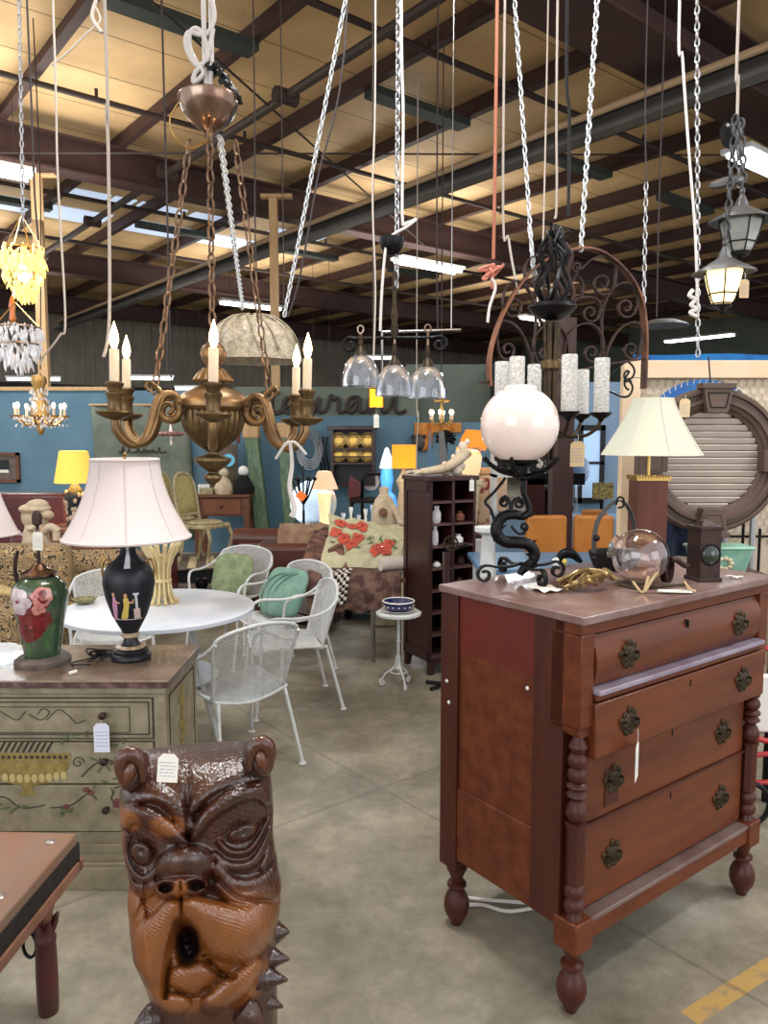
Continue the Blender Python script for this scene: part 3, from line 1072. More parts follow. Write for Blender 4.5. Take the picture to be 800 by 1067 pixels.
def drawer(x0, x1, z0, z1, y, dep=.35, bow=0., hx=(.16, .84), hz=.5, m=cherry_drw):
    b_ = MB()
    if bow:
        prof = [(y, z0)] + [(y - bow * sin(PI * min(1, t * 1.1)) ** .7, z0 + (z1 - z0) * t) for t in [i / 12 for i in range(1, 12)]] + [(y + .004, z1)]
        n_ = len(prof)
        vs = [(x0, a, c) for a, c in prof] + [(x1, a, c) for a, c in prof] + [(x0, .2, z0), (x0, .2, z1), (x1, .2, z0), (x1, .2, z1)]
        fs = [(i, i + n_, i + 1 + n_, i + 1) for i in range(n_ - 1)]
        k0 = 2 * n_
        fs += [tuple([k0] + list(range(n_)) + [k0 + 1]), tuple([k0 + 3] + list(range(2 * n_ - 1, n_ - 1, -1)) + [k0 + 2]), (k0, k0 + 2, n_, 0), (n_ - 1, 2 * n_ - 1, k0 + 3, k0 + 1)]
        b_.add(vs, fs)
        o = b_.build('drawer', m, CH)
    else:
        b_.bx(x0, x1, y, y + .22, z0, z1)
        o = b_.build('drawer', m, CH, bev=.004)
    for h_ in hx:
        handle(o, x0 + (x1 - x0) * h_, z0 + (z1 - z0) * hz, y - (bow * .95 if bow else 0) - .001, 1.3)
    kh = MB()
    xm = (x0 + x1) / 2
    kh.prism([(xm - .003, z1 - .038), (xm + .003, z1 - .038), (xm + .002, z1 - .026), (xm + .004, z1 - .022), (xm, z1 - .016), (xm - .004, z1 - .022), (xm - .002, z1 - .026)], y - bow * .9 - .0015, y - bow * .2)
    kh.build('keyhole', black_void, o)
    return o


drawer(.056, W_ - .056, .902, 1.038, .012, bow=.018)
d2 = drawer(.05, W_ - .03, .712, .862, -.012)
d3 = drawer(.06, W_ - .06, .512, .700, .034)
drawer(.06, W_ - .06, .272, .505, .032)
MB().bx(.155, .215, .0315, .0345, .535, .64).build('dark_patch', cherry_d, d3)
MB().bx(.052, W_ - .052, .028, .11, .505, .513).build('drawer_divider', cherry_d, CH)
MB().bx(.05, W_ - .05, .03, .12, .700, .712).build('drawer_divider', cherry_d, CH)
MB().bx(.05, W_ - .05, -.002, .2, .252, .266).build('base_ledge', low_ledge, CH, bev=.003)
MB().bx(.03, W_ - .03, .0, .05, .205, .252).build('base_rail', cherry, CH, bev=.003)
for x in (-.004, W_ - .066):
    MB().bx(x, x + .07, -.008, .07, .185, .27).build('corner_block', cherry, CH, bev=.004)
colp = [(.014, .775), (.016, .765), (.021, .758), (.026, .745), (.021, .732), (.016, .728), (.024, .72), (.028, .707), (.024, .694), (.016, .69), (.024, .682), (.028, .668), (.024, .655), (.017, .65), (.028, .643), (.03, .638), (.028, .633), (.019, .628),
        (.027, .618), (.029, .612), (.018, .604), (.016, .598), (.022, .59), (.029, .572), (.029, .558), (.022, .545), (.018, .54), (.029, .537), (.029, .53)]
colp2 = [(.02, .372), (.018, .368), (.026, .36), (.029, .346), (.026, .333), (.018, .328), (.026, .32), (.029, .306), (.026, .293), (.018, .287), (.024, .27)]
for x in (.028, W_ - .028):
    MB().lathe(colp, 24, (x, .026, 0)).lathe([(.026, .53), (.026, .372)], 8, (x, .026, 0)).lathe(colp2, 24, (x, .026, 0)).build('spool_column', cherry_d, CH)
footp = [(.024, .205), (.037, .20), (.036, .188), (.027, .172), (.021, .155), (.020, .145), (.033, .139), (.034, .131), (.023, .125), (.022, .118), (.034, .104), (.043, .082), (.045, .062), (.040, .04), (.030, .024), (.022, .012), (.018, 0)]
footp = [(r * .92, z) for r, z in footp]
for (x, y) in ((.03, .03), (W_ - .03, .03), (.035, D_ - .045), (W_ - .035, D_ - .045)):
    MB().lathe(footp, 24, (x, y, 0)).box(x, y, .222, .06, .06, .05, tx=1.1, ty=1.1).build('foot', cherry_d, CH)


def ch_pt(x, y, z):
    return Vector((N0.x + cos(R(37)) * x - sin(R(37)) * y, N0.y + sin(R(37)) * x + cos(R(37)) * y, z))


p = ch_pt(.05 + (W_ - .08) * .16, -.042, .775)
price_tag(p, .10, .05, R(64), 0, m=paper, label='white price tag seen edge-on hanging from the second drawer of the cherry chest', string=.04)

# ============================================================ CARVED BULLDOG
cm = .00045
YD = 1.32


def dog_field(u, v):
    """height (crop pixels) and stain over the drawing plane"""
    hs_ = []
    K = 9.0

    def E(cu, cv, ru, rv, h, rot=0., p=2.):
        c_, s_ = math.cos(rot), math.sin(rot)
        a = ((u - cu) * c_ + (v - cv) * s_) / ru
        b_ = (-(u - cu) * s_ + (v - cv) * c_) / rv
        d = np.clip(1 - (np.abs(a) ** p + np.abs(b_) ** p), -3, 1)
        hs_.append(np.where(d > 0, h * np.sqrt(np.maximum(d, 0)), d * 60))

    def seg(pts, r, h):
        r = r if isinstance(r, (list, tuple)) else [r] * len(pts)
        pc = cr(pts, 5)
        rr = np.interp(np.linspace(0, 1, len(pc)), np.linspace(0, 1, len(r)), r)
        best = np.full(u.shape, 1e9)
        for (a, b_, r_) in zip(pc, pc[1:], rr):
            dx, dy = b_.x - a.x, b_.y - a.y
            L2 = dx * dx + dy * dy + 1e-9
            t = np.clip(((u - a.x) * dx + (v - a.y) * dy) / L2, 0, 1)
            d = np.hypot(u - a.x - t * dx, v - a.y - t * dy) / r_
            best = np.minimum(best, d)
        d = 1 - best ** 2
        hs_.append(np.where(d > 0, h * np.sqrt(np.maximum(d, 0)), np.maximum(d, -3) * 40))

    def groove(pts, r, dep):
        pc = cr(pts, 5)
        best = np.full(u.shape, 1e9)
        for a, b_ in zip(pc, pc[1:]):
            dx, dy = b_.x - a.x, b_.y - a.y
            t = np.clip(((u - a.x) * dx + (v - a.y) * dy) / (dx * dx + dy * dy + 1e-9), 0, 1)
            best = np.minimum(best, np.hypot(u - a.x - t * dx, v - a.y - t * dy))
        return dep * np.exp(-(best / r) ** 2)

    def dent(cu, cv, ru, rv, dep, rot=0., p=2):
        c_, s_ = math.cos(rot), math.sin(rot)
        a = ((u - cu) * c_ + (v - cv) * s_) / ru
        b_ = (-(u - cu) * s_ + (v - cv) * c_) / rv
        return dep * np.exp(-(a * a + b_ * b_) ** (p / 2))
    hs_.append(np.zeros_like(u))
    E(330, 150, 250, 140, 30)
    seg([(70, 300), (120, 250), (200, 240), (262, 285), (292, 360)], 30, 42)
    seg([(62, 375), (100, 320), (165, 315), (225, 355), (285, 410)], [26, 34, 38, 32, 14], 58)
    seg([(308, 300), (370, 235), (470, 210), (575, 222)], [18, 30, 32, 26], 44)
    seg([(316, 400), (365, 325), (455, 275), (540, 275), (588, 330)], [14, 30, 34, 34, 26], 60)
    seg([(590, 320), (600, 420), (592, 520), (560, 560)], [24, 24, 26, 20], 26)
    seg([(88, 400), (72, 470), (98, 530), (150, 548), (196, 500)], [16, 18, 20, 18, 12], 34)
    seg([(400, 425), (440, 470), (510, 478), (580, 400)], [10, 13, 13, 9], 30)
    seg([(385, 470), (430, 520), (520, 530), (590, 450)], [14, 20, 20, 12], 30)
    seg([(75, 560), (110, 600), (165, 580), (190, 560)], [18, 26, 24, 14], 30)
    E(285, 500, 100, 82, 92)
    E(272, 575, 92, 46, 118, p=2.4)
    seg([(390, 520), (440, 590), (530, 620), (615, 610)], [24, 32, 38, 26], 50)
    seg([(400, 580), (470, 650), (560, 660), (620, 700)], [24, 34, 44, 30], 56)
    E(112, 705, 44, 90, 52)
    seg([(298, 650), (350, 700), (430, 760), (500, 800)], [46, 78, 104, 98], 116)
    E(520, 770, 105, 110, 92)
    seg([(246, 650), (205, 720), (160, 800), (140, 900), (150, 985)], [42, 60, 74, 72, 54], 108)
    E(300, 905, 88, 60, 52)
    E(235, 1000, 62, 44, 58)
    seg([(370, 1010), (430, 975), (510, 925)], [46, 58, 36], 72)
    M_ = np.stack(hs_)
    H_ = K * np.log(np.sum(np.exp(np.clip(M_, -200, 200) / K), axis=0))
    H_ -= dent(135, 452, 62, 66, 34) + dent(482, 415, 95, 50, 26, -.18)
    eye = []
    for cu, cv, ru, rv, h in ((137, 452, 38, 44, 50), (484, 412, 54, 33, 44)):
        d = np.clip(1 - ((u - cu) / ru) ** 2 - ((v - cv) / rv) ** 2, 0, 1)
        eye.append(d)
        H_ = H_ + h * np.sqrt(d)
    H_ -= dent(138, 445, 13, 13, 9) + dent(488, 410, 13, 13, 9)
    H_ -= dent(222, 576, 25, 17, 95, p=3) + dent(322, 576, 25, 17, 95, p=3)
    H_ -= groove([(272, 560), (273, 620), (272, 700)], 5, 24)
    H_ -= groove([(300, 150), (298, 280), (300, 400)], 9, 18)
    H_ -= dent(286, 785, 38, 62, 150, p=4) + dent(272, 735, 20, 34, 70, p=3)
    H_ -= groove([(258, 700), (228, 800), (214, 900), (208, 980)], 9, 34)
    H_ -= groove([(285, 705), (330, 800), (380, 890), (440, 930)], 10, 40)
    H_ -= groove([(390, 560), (460, 640), (560, 690), (610, 740)], 7, 22)
    H_ -= groove([(150, 560), (140, 640), (90, 760)], 7, 18)
    H_ -= groove([(560, 400), (595, 395)], 6, 10)
    H_ -= groove([(230, 940), (300, 970), (360, 960)], 8, 18)
    # shallow chiselled texture
    H_ += 2.2 * np.sin(u * .11 + 5 * np.sin(v * .016)) * np.sin(v * .35 + 2 * np.sin(u * .02)) * (v < 420) * .55
    H_ += 2.4 * np.sin(.42 * v - .3 * u + 3 * np.sin(u * .03)) * (v > 640) * (v < 960) * .45
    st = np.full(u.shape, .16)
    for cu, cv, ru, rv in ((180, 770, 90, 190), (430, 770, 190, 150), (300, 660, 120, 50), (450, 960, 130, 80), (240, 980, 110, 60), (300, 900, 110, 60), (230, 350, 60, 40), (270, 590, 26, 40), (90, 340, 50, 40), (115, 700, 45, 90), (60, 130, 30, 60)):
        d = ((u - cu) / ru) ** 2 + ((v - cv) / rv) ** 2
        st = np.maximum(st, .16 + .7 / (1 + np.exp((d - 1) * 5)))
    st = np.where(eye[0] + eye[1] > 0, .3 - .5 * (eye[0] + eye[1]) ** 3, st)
    for cu, cv, ru, rv in ((286, 775, 40, 62), (222, 576, 24, 15), (322, 576, 24, 15)):  # shade inside mouth and nostrils painted in as darker tone
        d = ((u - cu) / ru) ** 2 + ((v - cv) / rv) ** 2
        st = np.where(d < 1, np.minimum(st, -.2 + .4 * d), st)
    return H_, st


DOG = thing('carved_bulldog', 'glossy carved wooden bulldog head totem with scowling brows and heavy jowls', 'wood carving', (at(206, 900, YD).x, YD, 0))
DOG.location.x += .006
cxd = DOG.location.x
ztop = onz(206, 779, 0)
ztop = at(206, 782, YD).z
sil_v = [-100, 40, 60, 200, 300, 400, 500, 600, 700, 800, 900, 1000, 1100, 3000]
sil_l = [50, 62, 56, 60, 58, 58, 64, 82, 76, 80, 92, 130, 150, 150]
sil_r = [600, 590, 606, 600, 600, 604, 600, 612, 626, 618, 600, 598, 600, 600]
v0 = (ztop - 0) / cm                                   # rows from the top down to the floor
nA, nF = 230, 90
zs = []
z = ztop
rows = 300
# rows in z: dense for the head, sparse below
head_bot = at(206, 1120, YD - .1).z
zr = list(np.linspace(ztop - .004, head_bot, rows)) + list(np.linspace(head_bot - .01, 0, 40))
fr_ = np.linspace(-PI / 2, PI / 2, nA)
bk_ = np.linspace(PI / 2, 3 * PI / 2, nF + 2)[1:-1]
th = np.concatenate([fr_, bk_])
V = []
ST = []
c0, s0 = cos(PITCH), sin(PITCH)
for z in zr:
    # drawing row for this height on the front face
    yf = YD - .10
    f_ = yf * c0 - (z - EYE) * s0
    up_ = yf * s0 + (z - EYE) * c0
    py_ = 533.5 - F * up_ / f_
    v_ = (py_ - 760) * 3.475
    cu_ = f_ / F / 3.475 * .97
    xl = (np.interp(v_, sil_v, sil_l) - 335) * cu_ * 1.10
    xr = (np.interp(v_, sil_v, sil_r) - 335) * cu_ * 1.10
    xc, hw = (xl + xr) / 2, (xr - xl) / 2 * .985
    # domed top
    tt = (ztop - z) / .07
    if tt < 1:
        k_ = math.sqrt(max(0, 1 - (1 - tt) ** 2))
    else:
        k_ = 1.
    kx = .80 + .20 * k_ if tt < 1 else 1
    dep = .095
    e_ = 2 / 2.7
    X = xc + hw * kx * np.sign(np.sin(th)) * np.abs(np.sin(th)) ** e_
    Y = -dep * (k_ * .8 + .2) * np.sign(np.cos(th)) * np.abs(np.cos(th)) ** e_
    if tt < .02:
        pass
    U = 335 + X / cu_ / 1.08
    H_, st = dog_field(U, np.full(U.shape, v_))
    front = np.clip(np.cos(th), 0, 1) ** .5
    fade = 1 if v_ < 1020 else max(.15, 1 - (v_ - 1020) / 200)
    dd = H_ * cm * 1.18 * front * fade * min(1, .15 + tt * 1.2)
    el = math.atan2(EYE - z, YD - .1)
    V.append(np.stack([X, Y - dd * cos(el), z + dd * sin(el) * 1.05], 1))
    ST.append(st * (front > 0) + .1 * (front == 0))
V = np.array(V)
ST = np.array(ST)
nr, nt_ = V.shape[0], V.shape[1]
vs = V.reshape(-1, 3).tolist()
fs = [(j * nt_ + i, (j + 1) * nt_ + i, (j + 1) * nt_ + (i + 1) % nt_, j * nt_ + (i + 1) % nt_) for j in range(nr - 1) for i in range(nt_)]
vs.append([0, 0, ztop])
fs += [(len(vs) - 1, i, (i + 1) % nt_) for i in range(nt_)]
fs.append(tuple((nr - 1) * nt_ + i for i in range(nt_ - 1, -1, -1)))
stl = ST.reshape(-1).tolist() + [.12]
db = MB()
db.v, db.f, db.m = [tuple(v) for v in vs], fs, [0] * len(fs)


def dpt(u, v, y):
    q = at(110 + u / 3.475, 760 + v / 3.475, YD + y)
    return Vector(((u - 335) * (YD + y) / F / 3.475 * 1.04, y, q.z))


def dlump(u, v, y, ru, rv, ry, rot=0., st=.1):
    n0 = len(db.v)
    db.ell(dpt(u, v, y), (ru * cm, ry, rv * cm), 28, 18, Matrix.Rotation(rot, 3, 'Y'))
    stl.extend([st] * (len(db.v) - n0))


# ears: a folded flap with a rolled rim
for s_, (eu, ev) in ((-1, (112, 122)), (1, (552, 122))):
    dlump(eu, ev, -.05, 58, 78, .04, -s_ * .3, .14)
    dlump(eu + s_ * 12, ev + 6, -.08, 30, 48, .016, -s_ * .3, .5)
    rim = [dpt(eu + s_ * a, ev + b_, -.085) for a, b_ in ((-34, 52), (-30, -10), (0, -52), (34, -40), (42, 10), (20, 60))]
    n0 = len(db.v)
    db.tube(cr(rim, 6), [.004 + .009 * sin(PI * i / 30) for i in range(31)], 8)
    stl.extend([.3] * (len(db.v) - n0))
# collar spikes and shoulder knots
for (u_, v_, tx, tz, yy) in ((560, 860, 58, 0, -.04), (545, 930, 62, -6, -.06), (530, 1010, 60, -20, -.05), (150, 1020, -48, -8, -.05), (500, 1060, 40, -50, -.09), (590, 770, 40, 10, .0)):
    n0 = len(db.v)
    a = dpt(u_, v_, yy)
    d_ = Vector((tx * cm * 1.35, -.012, tz * cm))
    db.tube([a - d_ * .4, a, a + d_ * .4, a + d_ * .8, a + d_ * 1.25], [.026, .026, .02, .011, .002], 7)
    stl.extend([.12] * (len(db.v) - n0))
dog = db.build('head_and_trunk', MAT_CARVED, DOG, ang=80)
DOG.rotation_euler = (0, 0, R(13))
att = dog.data.attributes.new('stain_and_shade', 'FLOAT', 'POINT')
att.data.foreach_set('value', stl)
tp = at(181, 782, YD - .09)
dtg = price_tag((tp.x, YD - .118, tp.z + .012), .045, .033, 0, .05, m=paper, label='cream price tag lying on the forehead of the carved bulldog', string=.006)
dtg.rotation_euler = (R(-8), .05, 0)

# ============================================================ COFFEE TABLE (lower left)
tc0 = onz(80, 868, .46)
tdir = (onz(0, 960, .46) - tc0).normalized()           # right edge runs towards the camera
ang = math.atan2(tdir.y, tdir.x)
CT = thing('coffee_table', 'low reclaimed wood table with dark hammered edge and carved maroon leg', 'table', (tc0.x, tc0.y, 0), ang)
# local +x towards the camera along the long edge, -y to the left
MB().bx(0, 1.15, -.62, 0, .425, .46).build('tabletop', table_wood, CT, bev=.004)
b = MB()
b.bx(0, 1.15, -.006, .006, .385, .432)
b.bx(0, 1.15, -.626, -.614, .385, .432)
b.bx(-.006, .006, -.62, 0, .385, .432)
b.build('hammered_edge', table_edge, CT)
b = MB()
b.bx(.0, 1.14, -.02, .012, .355, .385)
b.bx(-.012, .02, -.62, .012, .355, .385)
b.build('apron_rail', table_trim, CT, bev=.003)
k = 0
for x in (.05, .3, .55, .8):
    for y in (-.05, -.33):
        MB().ell((x + (.1 if y < -.2 else 0), y, .461), (.013, .013, .004), 12, 6).build('nail_head', nail, CT)
for (x, y) in ((.09, -.055), (1.06, -.055), (.09, -.56), (1.06, -.56)):
    lg = MB().lathe([(.026, 0), (.028, .02), (.029, .1), (.028, .16), (.026, .2), (.028, .205), (.028, .215), (.025, .22), (.027, .25)], 14, (x, y, 0)).build('leg', leg_red, CT)
    lf = MB()
    for q in range(8):
        a = 2 * PI * q / 8
        lf.tube([(x + cos(a) * .022, y + sin(a) * .022, .24), (x + cos(a) * .03, y + sin(a) * .03, .262), (x + cos(a) * .036, y + sin(a) * .036, .272)], [.009, .008, .003], 6)
    lf.build('carved_leaf_collar', leg_red, lg)
    MB().lathe([(.016, .245), (.02, .28), (.03, .31), (.033, .335), (.035, .355)], 14, (x, y, 0)).build('leg_neck', table_trim, lg)
rg = MB().tube(cr([(.09 + cos(t) * .0, -.085 - .018 * sin(t) - .014, .19 + .035 * cos(t)) for t in [i * PI / 5 for i in range(10)]], 3, True), .0045, 8, closed=True)
rg.build('iron_ring', iron, CT)

# ============================================================ PAINTED CHEST
PX, PYf, PZ = at(170, 712, 2.50).x, 2.52, .74
PC = thing('painted_chest', 'sage painted chest with urn decoration and brown marble top', 'chest of drawers', (PX, PYf, 0))
WP, DP = 1.15, .42
MB().bx(-WP, .0, .0, DP, .08, PZ - .045).build('carcass', sage, PC, bev=.003)
mt_ = MB()
mt_.bx(-WP - .02, .018, -.025, DP + .01, PZ - .022, PZ)
MBt = mt_.build('marble_top', marble, PC, bev=.004)
MB().bx(-WP - .021, .019, -.0265, DP + .011, PZ - .024, PZ - .004).build('marble_edge', marble_edge, MBt)
MB().bx(-WP - .012, .010, -.016, DP + .005, PZ - .048, PZ - .026).build('cornice', sage, PC, bev=.004)
b = MB()
b.bx(-WP - .008, .008, -.012, DP, .13, .16)
b.bx(-WP - .014, .014, -.02, DP, .0, .08)
b.bx(-WP - .008, .008, -.012, DP, .08, .095)
b.build('plinth', sage, PC, bev=.003)
dz = [(.205, .37), (.375, .52), (.535, .672)]
for i, (a, c) in enumerate(dz):
    d_ = MB().bx(-WP + .04, -.045, -.008, .1, a, c).build('drawer', sage, PC, bev=.003)
    MB().bx(-WP + .035, -.04, -.0015, .0, a - .005, c + .004).build('drawer_shadow_gap', sage_d, d_)
    for x in (-.205, -WP + .25):
        kb = MB().lathe([(.006, 0), (.006, .012), (.013, .018), (.012, .026), (.004, .03)], 14)
        kb.v = [(x + v[0], -.008 - v[2], a + .085 + v[1]) for v in kb.v]
        kb.build('knob', iron_brown, d_)


def on_front(x, z, e=.0095):
    return Vector((x, -e, z))


ln = MB()


def rect_line(x0, x1, z0, z1, t=.0022):
    for p in ([(x0, z0), (x1, z0)], [(x1, z0), (x1, z1)], [(x1, z1), (x0, z1)], [(x0, z1), (x0, z0)]):
        ln.tube([on_front(*p[0]), on_front(*p[1])], t, 4)


rect_line(-WP + .055, -.055, .55, .662)
rect_line(-WP + .12, -.12, .556, .645, .0014)
for pts in ([(-.46, .62), (-.42, .60), (-.39, .625), (-.41, .64), (-.43, .62)], [(-.40, .60), (-.36, .635), (-.33, .62), (-.30, .59), (-.27, .60)], [(-.62, .61), (-.58, .64), (-.54, .62), (-.50, .60), (-.47, .63)]):
    ln.tube(cr([on_front(*p) for p in pts], 6), .0016, 4)
for pts in ([(-.29, .40), (-.25, .44), (-.20, .46), (-.16, .44)], [(-.40, .29), (-.33, .30), (-.27, .34), (-.24, .32)], [(-.18, .36), (-.14, .37), (-.11, .34), (-.12, .30), (-.16, .29), (-.19, .32), (-.18, .35)], [(-.62, .3), (-.56, .33), (-.5, .29), (-.42, .3)]):
    ln.tube(cr([on_front(*p) for p in pts], 6), .0022, 4)
ln.build('painted_outlines', sage_d, PC)
ur = MB()
uc, uz = -.475, .41
# bowl with rim band and gadroons
def uo(x, z):
    return on_front(uc + x, uz + z, .0098)
ur.blob(uo, [(-.15, .075), (.15, .075), (.152, .06), (.148, .045), (-.148, .045), (-.152, .06)])
ur.blob(uo, [(-.147, .043), (.147, .043), (.14, .018), (.12, .0), (-.12, .0), (-.14, .018)])
ur.blob(uo, [(-.11, -.002), (.11, -.002), (.07, -.03), (.03, -.04), (-.03, -.04), (-.07, -.03)])
ur.blob(uo, [(-.02, -.04), (.02, -.04), (.015, -.06), (.035, -.075), (-.035, -.075), (-.015, -.06)])
ur.k = 1
for i in range(11):
    x = -.125 + i * .025
    f_ = 1 - (x / .16) ** 2
    ur.blob(lambda a, c: on_front(uc + a, uz + c, .0104), [(x + .011 * cos(t), .002 - .017 * f_ + .016 * sin(t)) for t in [q * PI / 4 for q in range(8)]], 2)
ur.k = 2
for i in range(15):
    x = -.135 + i * .0193
    ur.blob(lambda a, c: on_front(uc + a, uz + c, .0104), [(x - .006, .066), (x + .006, .066), (x + .006, .054), (x - .006, .054)], 1)
for i in range(9):
    x = -.09 + i * .02
    ur.tube([uo(x, .078), uo(x + .012, .1), uo(x + .02, .112)], .0035, 4)
ur.tube([uo(x, z) for x, z in spiral(.175, .04, .022, 1.3, 0)], .0018, 4)
ur.tube([uo(x, z) for x, z in spiral(-.175, .04, .022, 1.3, PI, -1)], .0018, 4)
ur.k = 3
rn = random.Random(3)
for i in range(34):
    x, z = rn.choice([(.23, .05), (.27, -.02), (.12, -.13), (-.1, -.12), (.33, -.07), (0, -.12), (.3, .12), (.17, .13)])
    x += rn.gauss(0, .025)
    z += rn.gauss(0, .012)
    a0 = rn.uniform(0, PI)
    ur.blob(lambda a, c: on_front(uc + a, uz + c, .0102), [(x + .018 * cos(t) * cos(a0) - .004 * sin(t) * sin(a0), z + .014 * cos(t) * sin(a0) + .004 * sin(t) * cos(a0)) for t in [q * PI / 4 for q in range(8)]], 1)
ur.k = 4
for (x, z) in ((.215, -.065), (.3, -.11), (.305, -.095), (.2, -.055), (.13, -.115)):
    ur.blob(lambda a, c: on_front(uc + a, uz + c, .0106), [(x + .013 * cos(t), z + .010 * sin(t)) for t in [q * PI / 4 for q in range(8)]], 1)
ur.build('painted_urn', [olive_gold, olive_lt, sage_d, paint_green, paint_rose], PC)
sd = MB()
for i in range(16):
    z = .2 + i * .029
    sd.blob(lambda a, c: Vector((.0015, a, c)), [(.2 + .03 * cos(t) + .015 * sin(i * 2.1), z + .018 * sin(t)) for t in [q * PI / 4 for q in range(8)]], 1)
sd.build('painted_side_trail', olive_gold, PC)
b = MB()
for (y0, y1, z0, z1) in ((.04, .045, .12, .67), (.375, .38, .12, .67), (.04, .38, .665, .67)):
    b.bx(.0, .0025, y0, y1, z0, z1)
b.build('side_outline', sage_d, PC)
price_tag((PX - .205, PYf - .04, .612), .10, .052, 0, 0, m=paper_blue, label='bluish white price tag hanging from a knob of the painted sage chest', string=.012)

# ============================================================ TABLE LAMPS ON THE PAINTED CHEST
def bell_shade(par, r0, r1, h, z0, m, trim=shade_trim, panels=8, name='lamp_shade', p_=2.0, lit=0):
    """r0 bottom, r1 top radius"""
    prof = []
    for i in range(17):
        t = i / 16
        r = r1 + (r0 - r1) * (1 - t) ** p_
        prof.append((r, z0 + h * t))
    o = MB().shell(prof, 64, th=.002).build(name, m, par)
    tb = MB()
    for (r, z) in ((r0, z0), (r1, z0 + h)):
        tb.tube([(r * cos(t), r * sin(t), z) for t in [i * 2 * PI / 48 for i in range(48)]], .004 * r0 / .2 + .001, 6, closed=True)
    for k_ in range(panels):
        a = 2 * PI * (k_ + .3) / panels
        tb.tube([((r + .0015) * cos(a), (r + .0015) * sin(a), z) for r, z in prof], .0018, 5)
    tb.build('trim', trim, o)
    return o


lp = onz(137, 692, PZ)
ly = 2.76
lp = Vector((at(137, 690, ly).x, ly, PZ))
BL = thing('urn_lamp', 'black classical urn lamp with gilt handles, robed figures and big white bell shade', 'lamp', lp, R(4))
s = 2.76 / 800
zb = lambda py: at(137, py, ly).z - PZ
b = MB()
b.lathe([(.066, 0), (.072, .008), (.07, .02), (.06, .026), (.062, .034), (.05, .042)], 40)
b.build('base', porc_black, BL)
z = lambda py: at(137, py, ly).z - PZ
bp = [(.046, .045), (.032, .055), (.024, .075), (.022, .095), (.022, z(662)), (.026, z(660)), (.032, z(656)), (.062, z(640)), (.083, z(622)), (.092, z(607)), (.090, z(598)), (.072, z(588)), (.045, z(582)), (.030, z(577)), (.025, z(568)), (.026, z(563)), (.042, z(560)), (.043, z(556)), (.02, z(553))]
ub = MB().lathe(bp, 48).build('urn_body', porc_black, BL)
b = MB()
b.lathe([(.047, .040), (.053, .044), (.053, .049), (.045, .052)], 40)
b.build('gilt_band', porc_band, BL)
MB().lathe([(.024, z(664)), (.033, z(662.5)), (.033, z(659)), (.026, z(658))], 40).build('gilt_band', porc_band, BL)
MB().lathe([(.040, z(563)), (.0445, z(561)), (.0445, z(557)), (.04, z(556))], 40).build('gilt_band', porc_band, BL)
for sg_ in (-1, 1):
    MB().tube(cr([(sg_ * .086, 0, z(606)), (sg_ * .094, 0, z(594)), (sg_ * .088, 0, z(585)), (sg_ * .073, 0, z(583)), (sg_ * .060, 0, z(588)), (sg_ * .058, 0, z(591))], 8), .0045, 8).build('handle', gold, BL)


def lathe_pt(prof, e=.0015, a_c=-PI / 2):
    """(u metres around, z) on the body surface"""
    zs_ = [p[1] for p in prof]
    rs_ = [p[0] for p in prof]
    def f(u, zz):
        r = float(np.interp(zz, zs_, rs_)) + e
        a = a_c + u / max(r, .02)
        return Vector((r * cos(a), r * sin(a), zz))
    return f


def ellp(cx, cy, rx, ry, n=12, a=0):
    return [(cx + rx * cos(t) * cos(a) - ry * sin(t) * sin(a), cy + rx * cos(t) * sin(a) + ry * sin(t) * cos(a)) for t in [2 * PI * i / n for i in range(n)]]


fz = z(641)
fg = MB()
F1, F2 = lathe_pt(bp, .0012, -PI / 2 + .05), lathe_pt(bp, .0022, -PI / 2 + .05)
kx_ = .0036
# left robed figure, right robed figure, altar
fg.k = 0
fg.blob(F1, [(-.050, fz + .002), (-.034, fz + .002), (-.030, fz + .03), (-.028, fz + .055), (-.034, fz + .085), (-.044, fz + .085), (-.050, fz + .05)])
fg.k = 1
fg.blob(F1, [(-.018, fz + .002), (.006, fz + .003), (.010, fz + .03), (.016, fz + .06), (.012, fz + .082), (-.004, fz + .08), (-.004, fz + .05), (-.012, fz + .025)])
fg.k = 2
for (x, zz, rx, ry) in ((-.040, .093, .006, .008), (.004, .09, .006, .008), (-.040, .0, .012, .003), (-.006, .0, .012, .003)):
    fg.blob(F2, ellp(x, fz + zz, rx, ry))
for a_, b_ in (((-.036, .072), (-.018, .062)), ((.010, .07), (.030, .062)), ((.026, .06), (.03, .075))):
    fg.tube([F1(a_[0], fz + a_[1]), F1((a_[0] + b_[0]) / 2, fz + (a_[1] + b_[1]) / 2 - .003), F1(b_[0], fz + b_[1])], .0025, 6)
fg.k = 3
fg.blob(F1, [(.028, fz), (.052, fz), (.052, fz + .038), (.028, fz + .038)])
fg.k = 4
fg.blob(F2, [(.036, fz + .038), (.045, fz + .038), (.045, fz + .09), (.036, fz + .09)], 2)
fg.blob(F2, [(.031, fz + .09), (.05, fz + .09), (.052, fz + .098), (.029, fz + .098)], 1)
fg.tube([F1(-.058, fz - .003), F1(-.03, fz - .003), F1(0, fz - .003), F1(.03, fz - .003), F1(.056, fz - .003)], .0015, 5)
F3 = lathe_pt(bp, .002, -PI / 2 + .2)
fg.blob(F3, [(-.012, z(589)), (.010, z(589)), (.008, z(580)), (.005, z(573)), (-.004, z(573)), (-.007, z(580))])
fg.blob(F3, ellp(0, z(570.5), .005, .007))
fg.build('painted_figures', [fig_pink, fig_yellow, fig_skin, fig_stone, fig_white], ub)
MB().lathe([(.012, z(553)), (.010, z(540)), (.014, z(536)), (.014, z(525)), (.006, z(520)), (.004, z(485))], 16).build('stem', brass, BL)
sh = bell_shade(BL, .222, .117, z(479) - z(560), z(560), shade_w, p_=1.75)
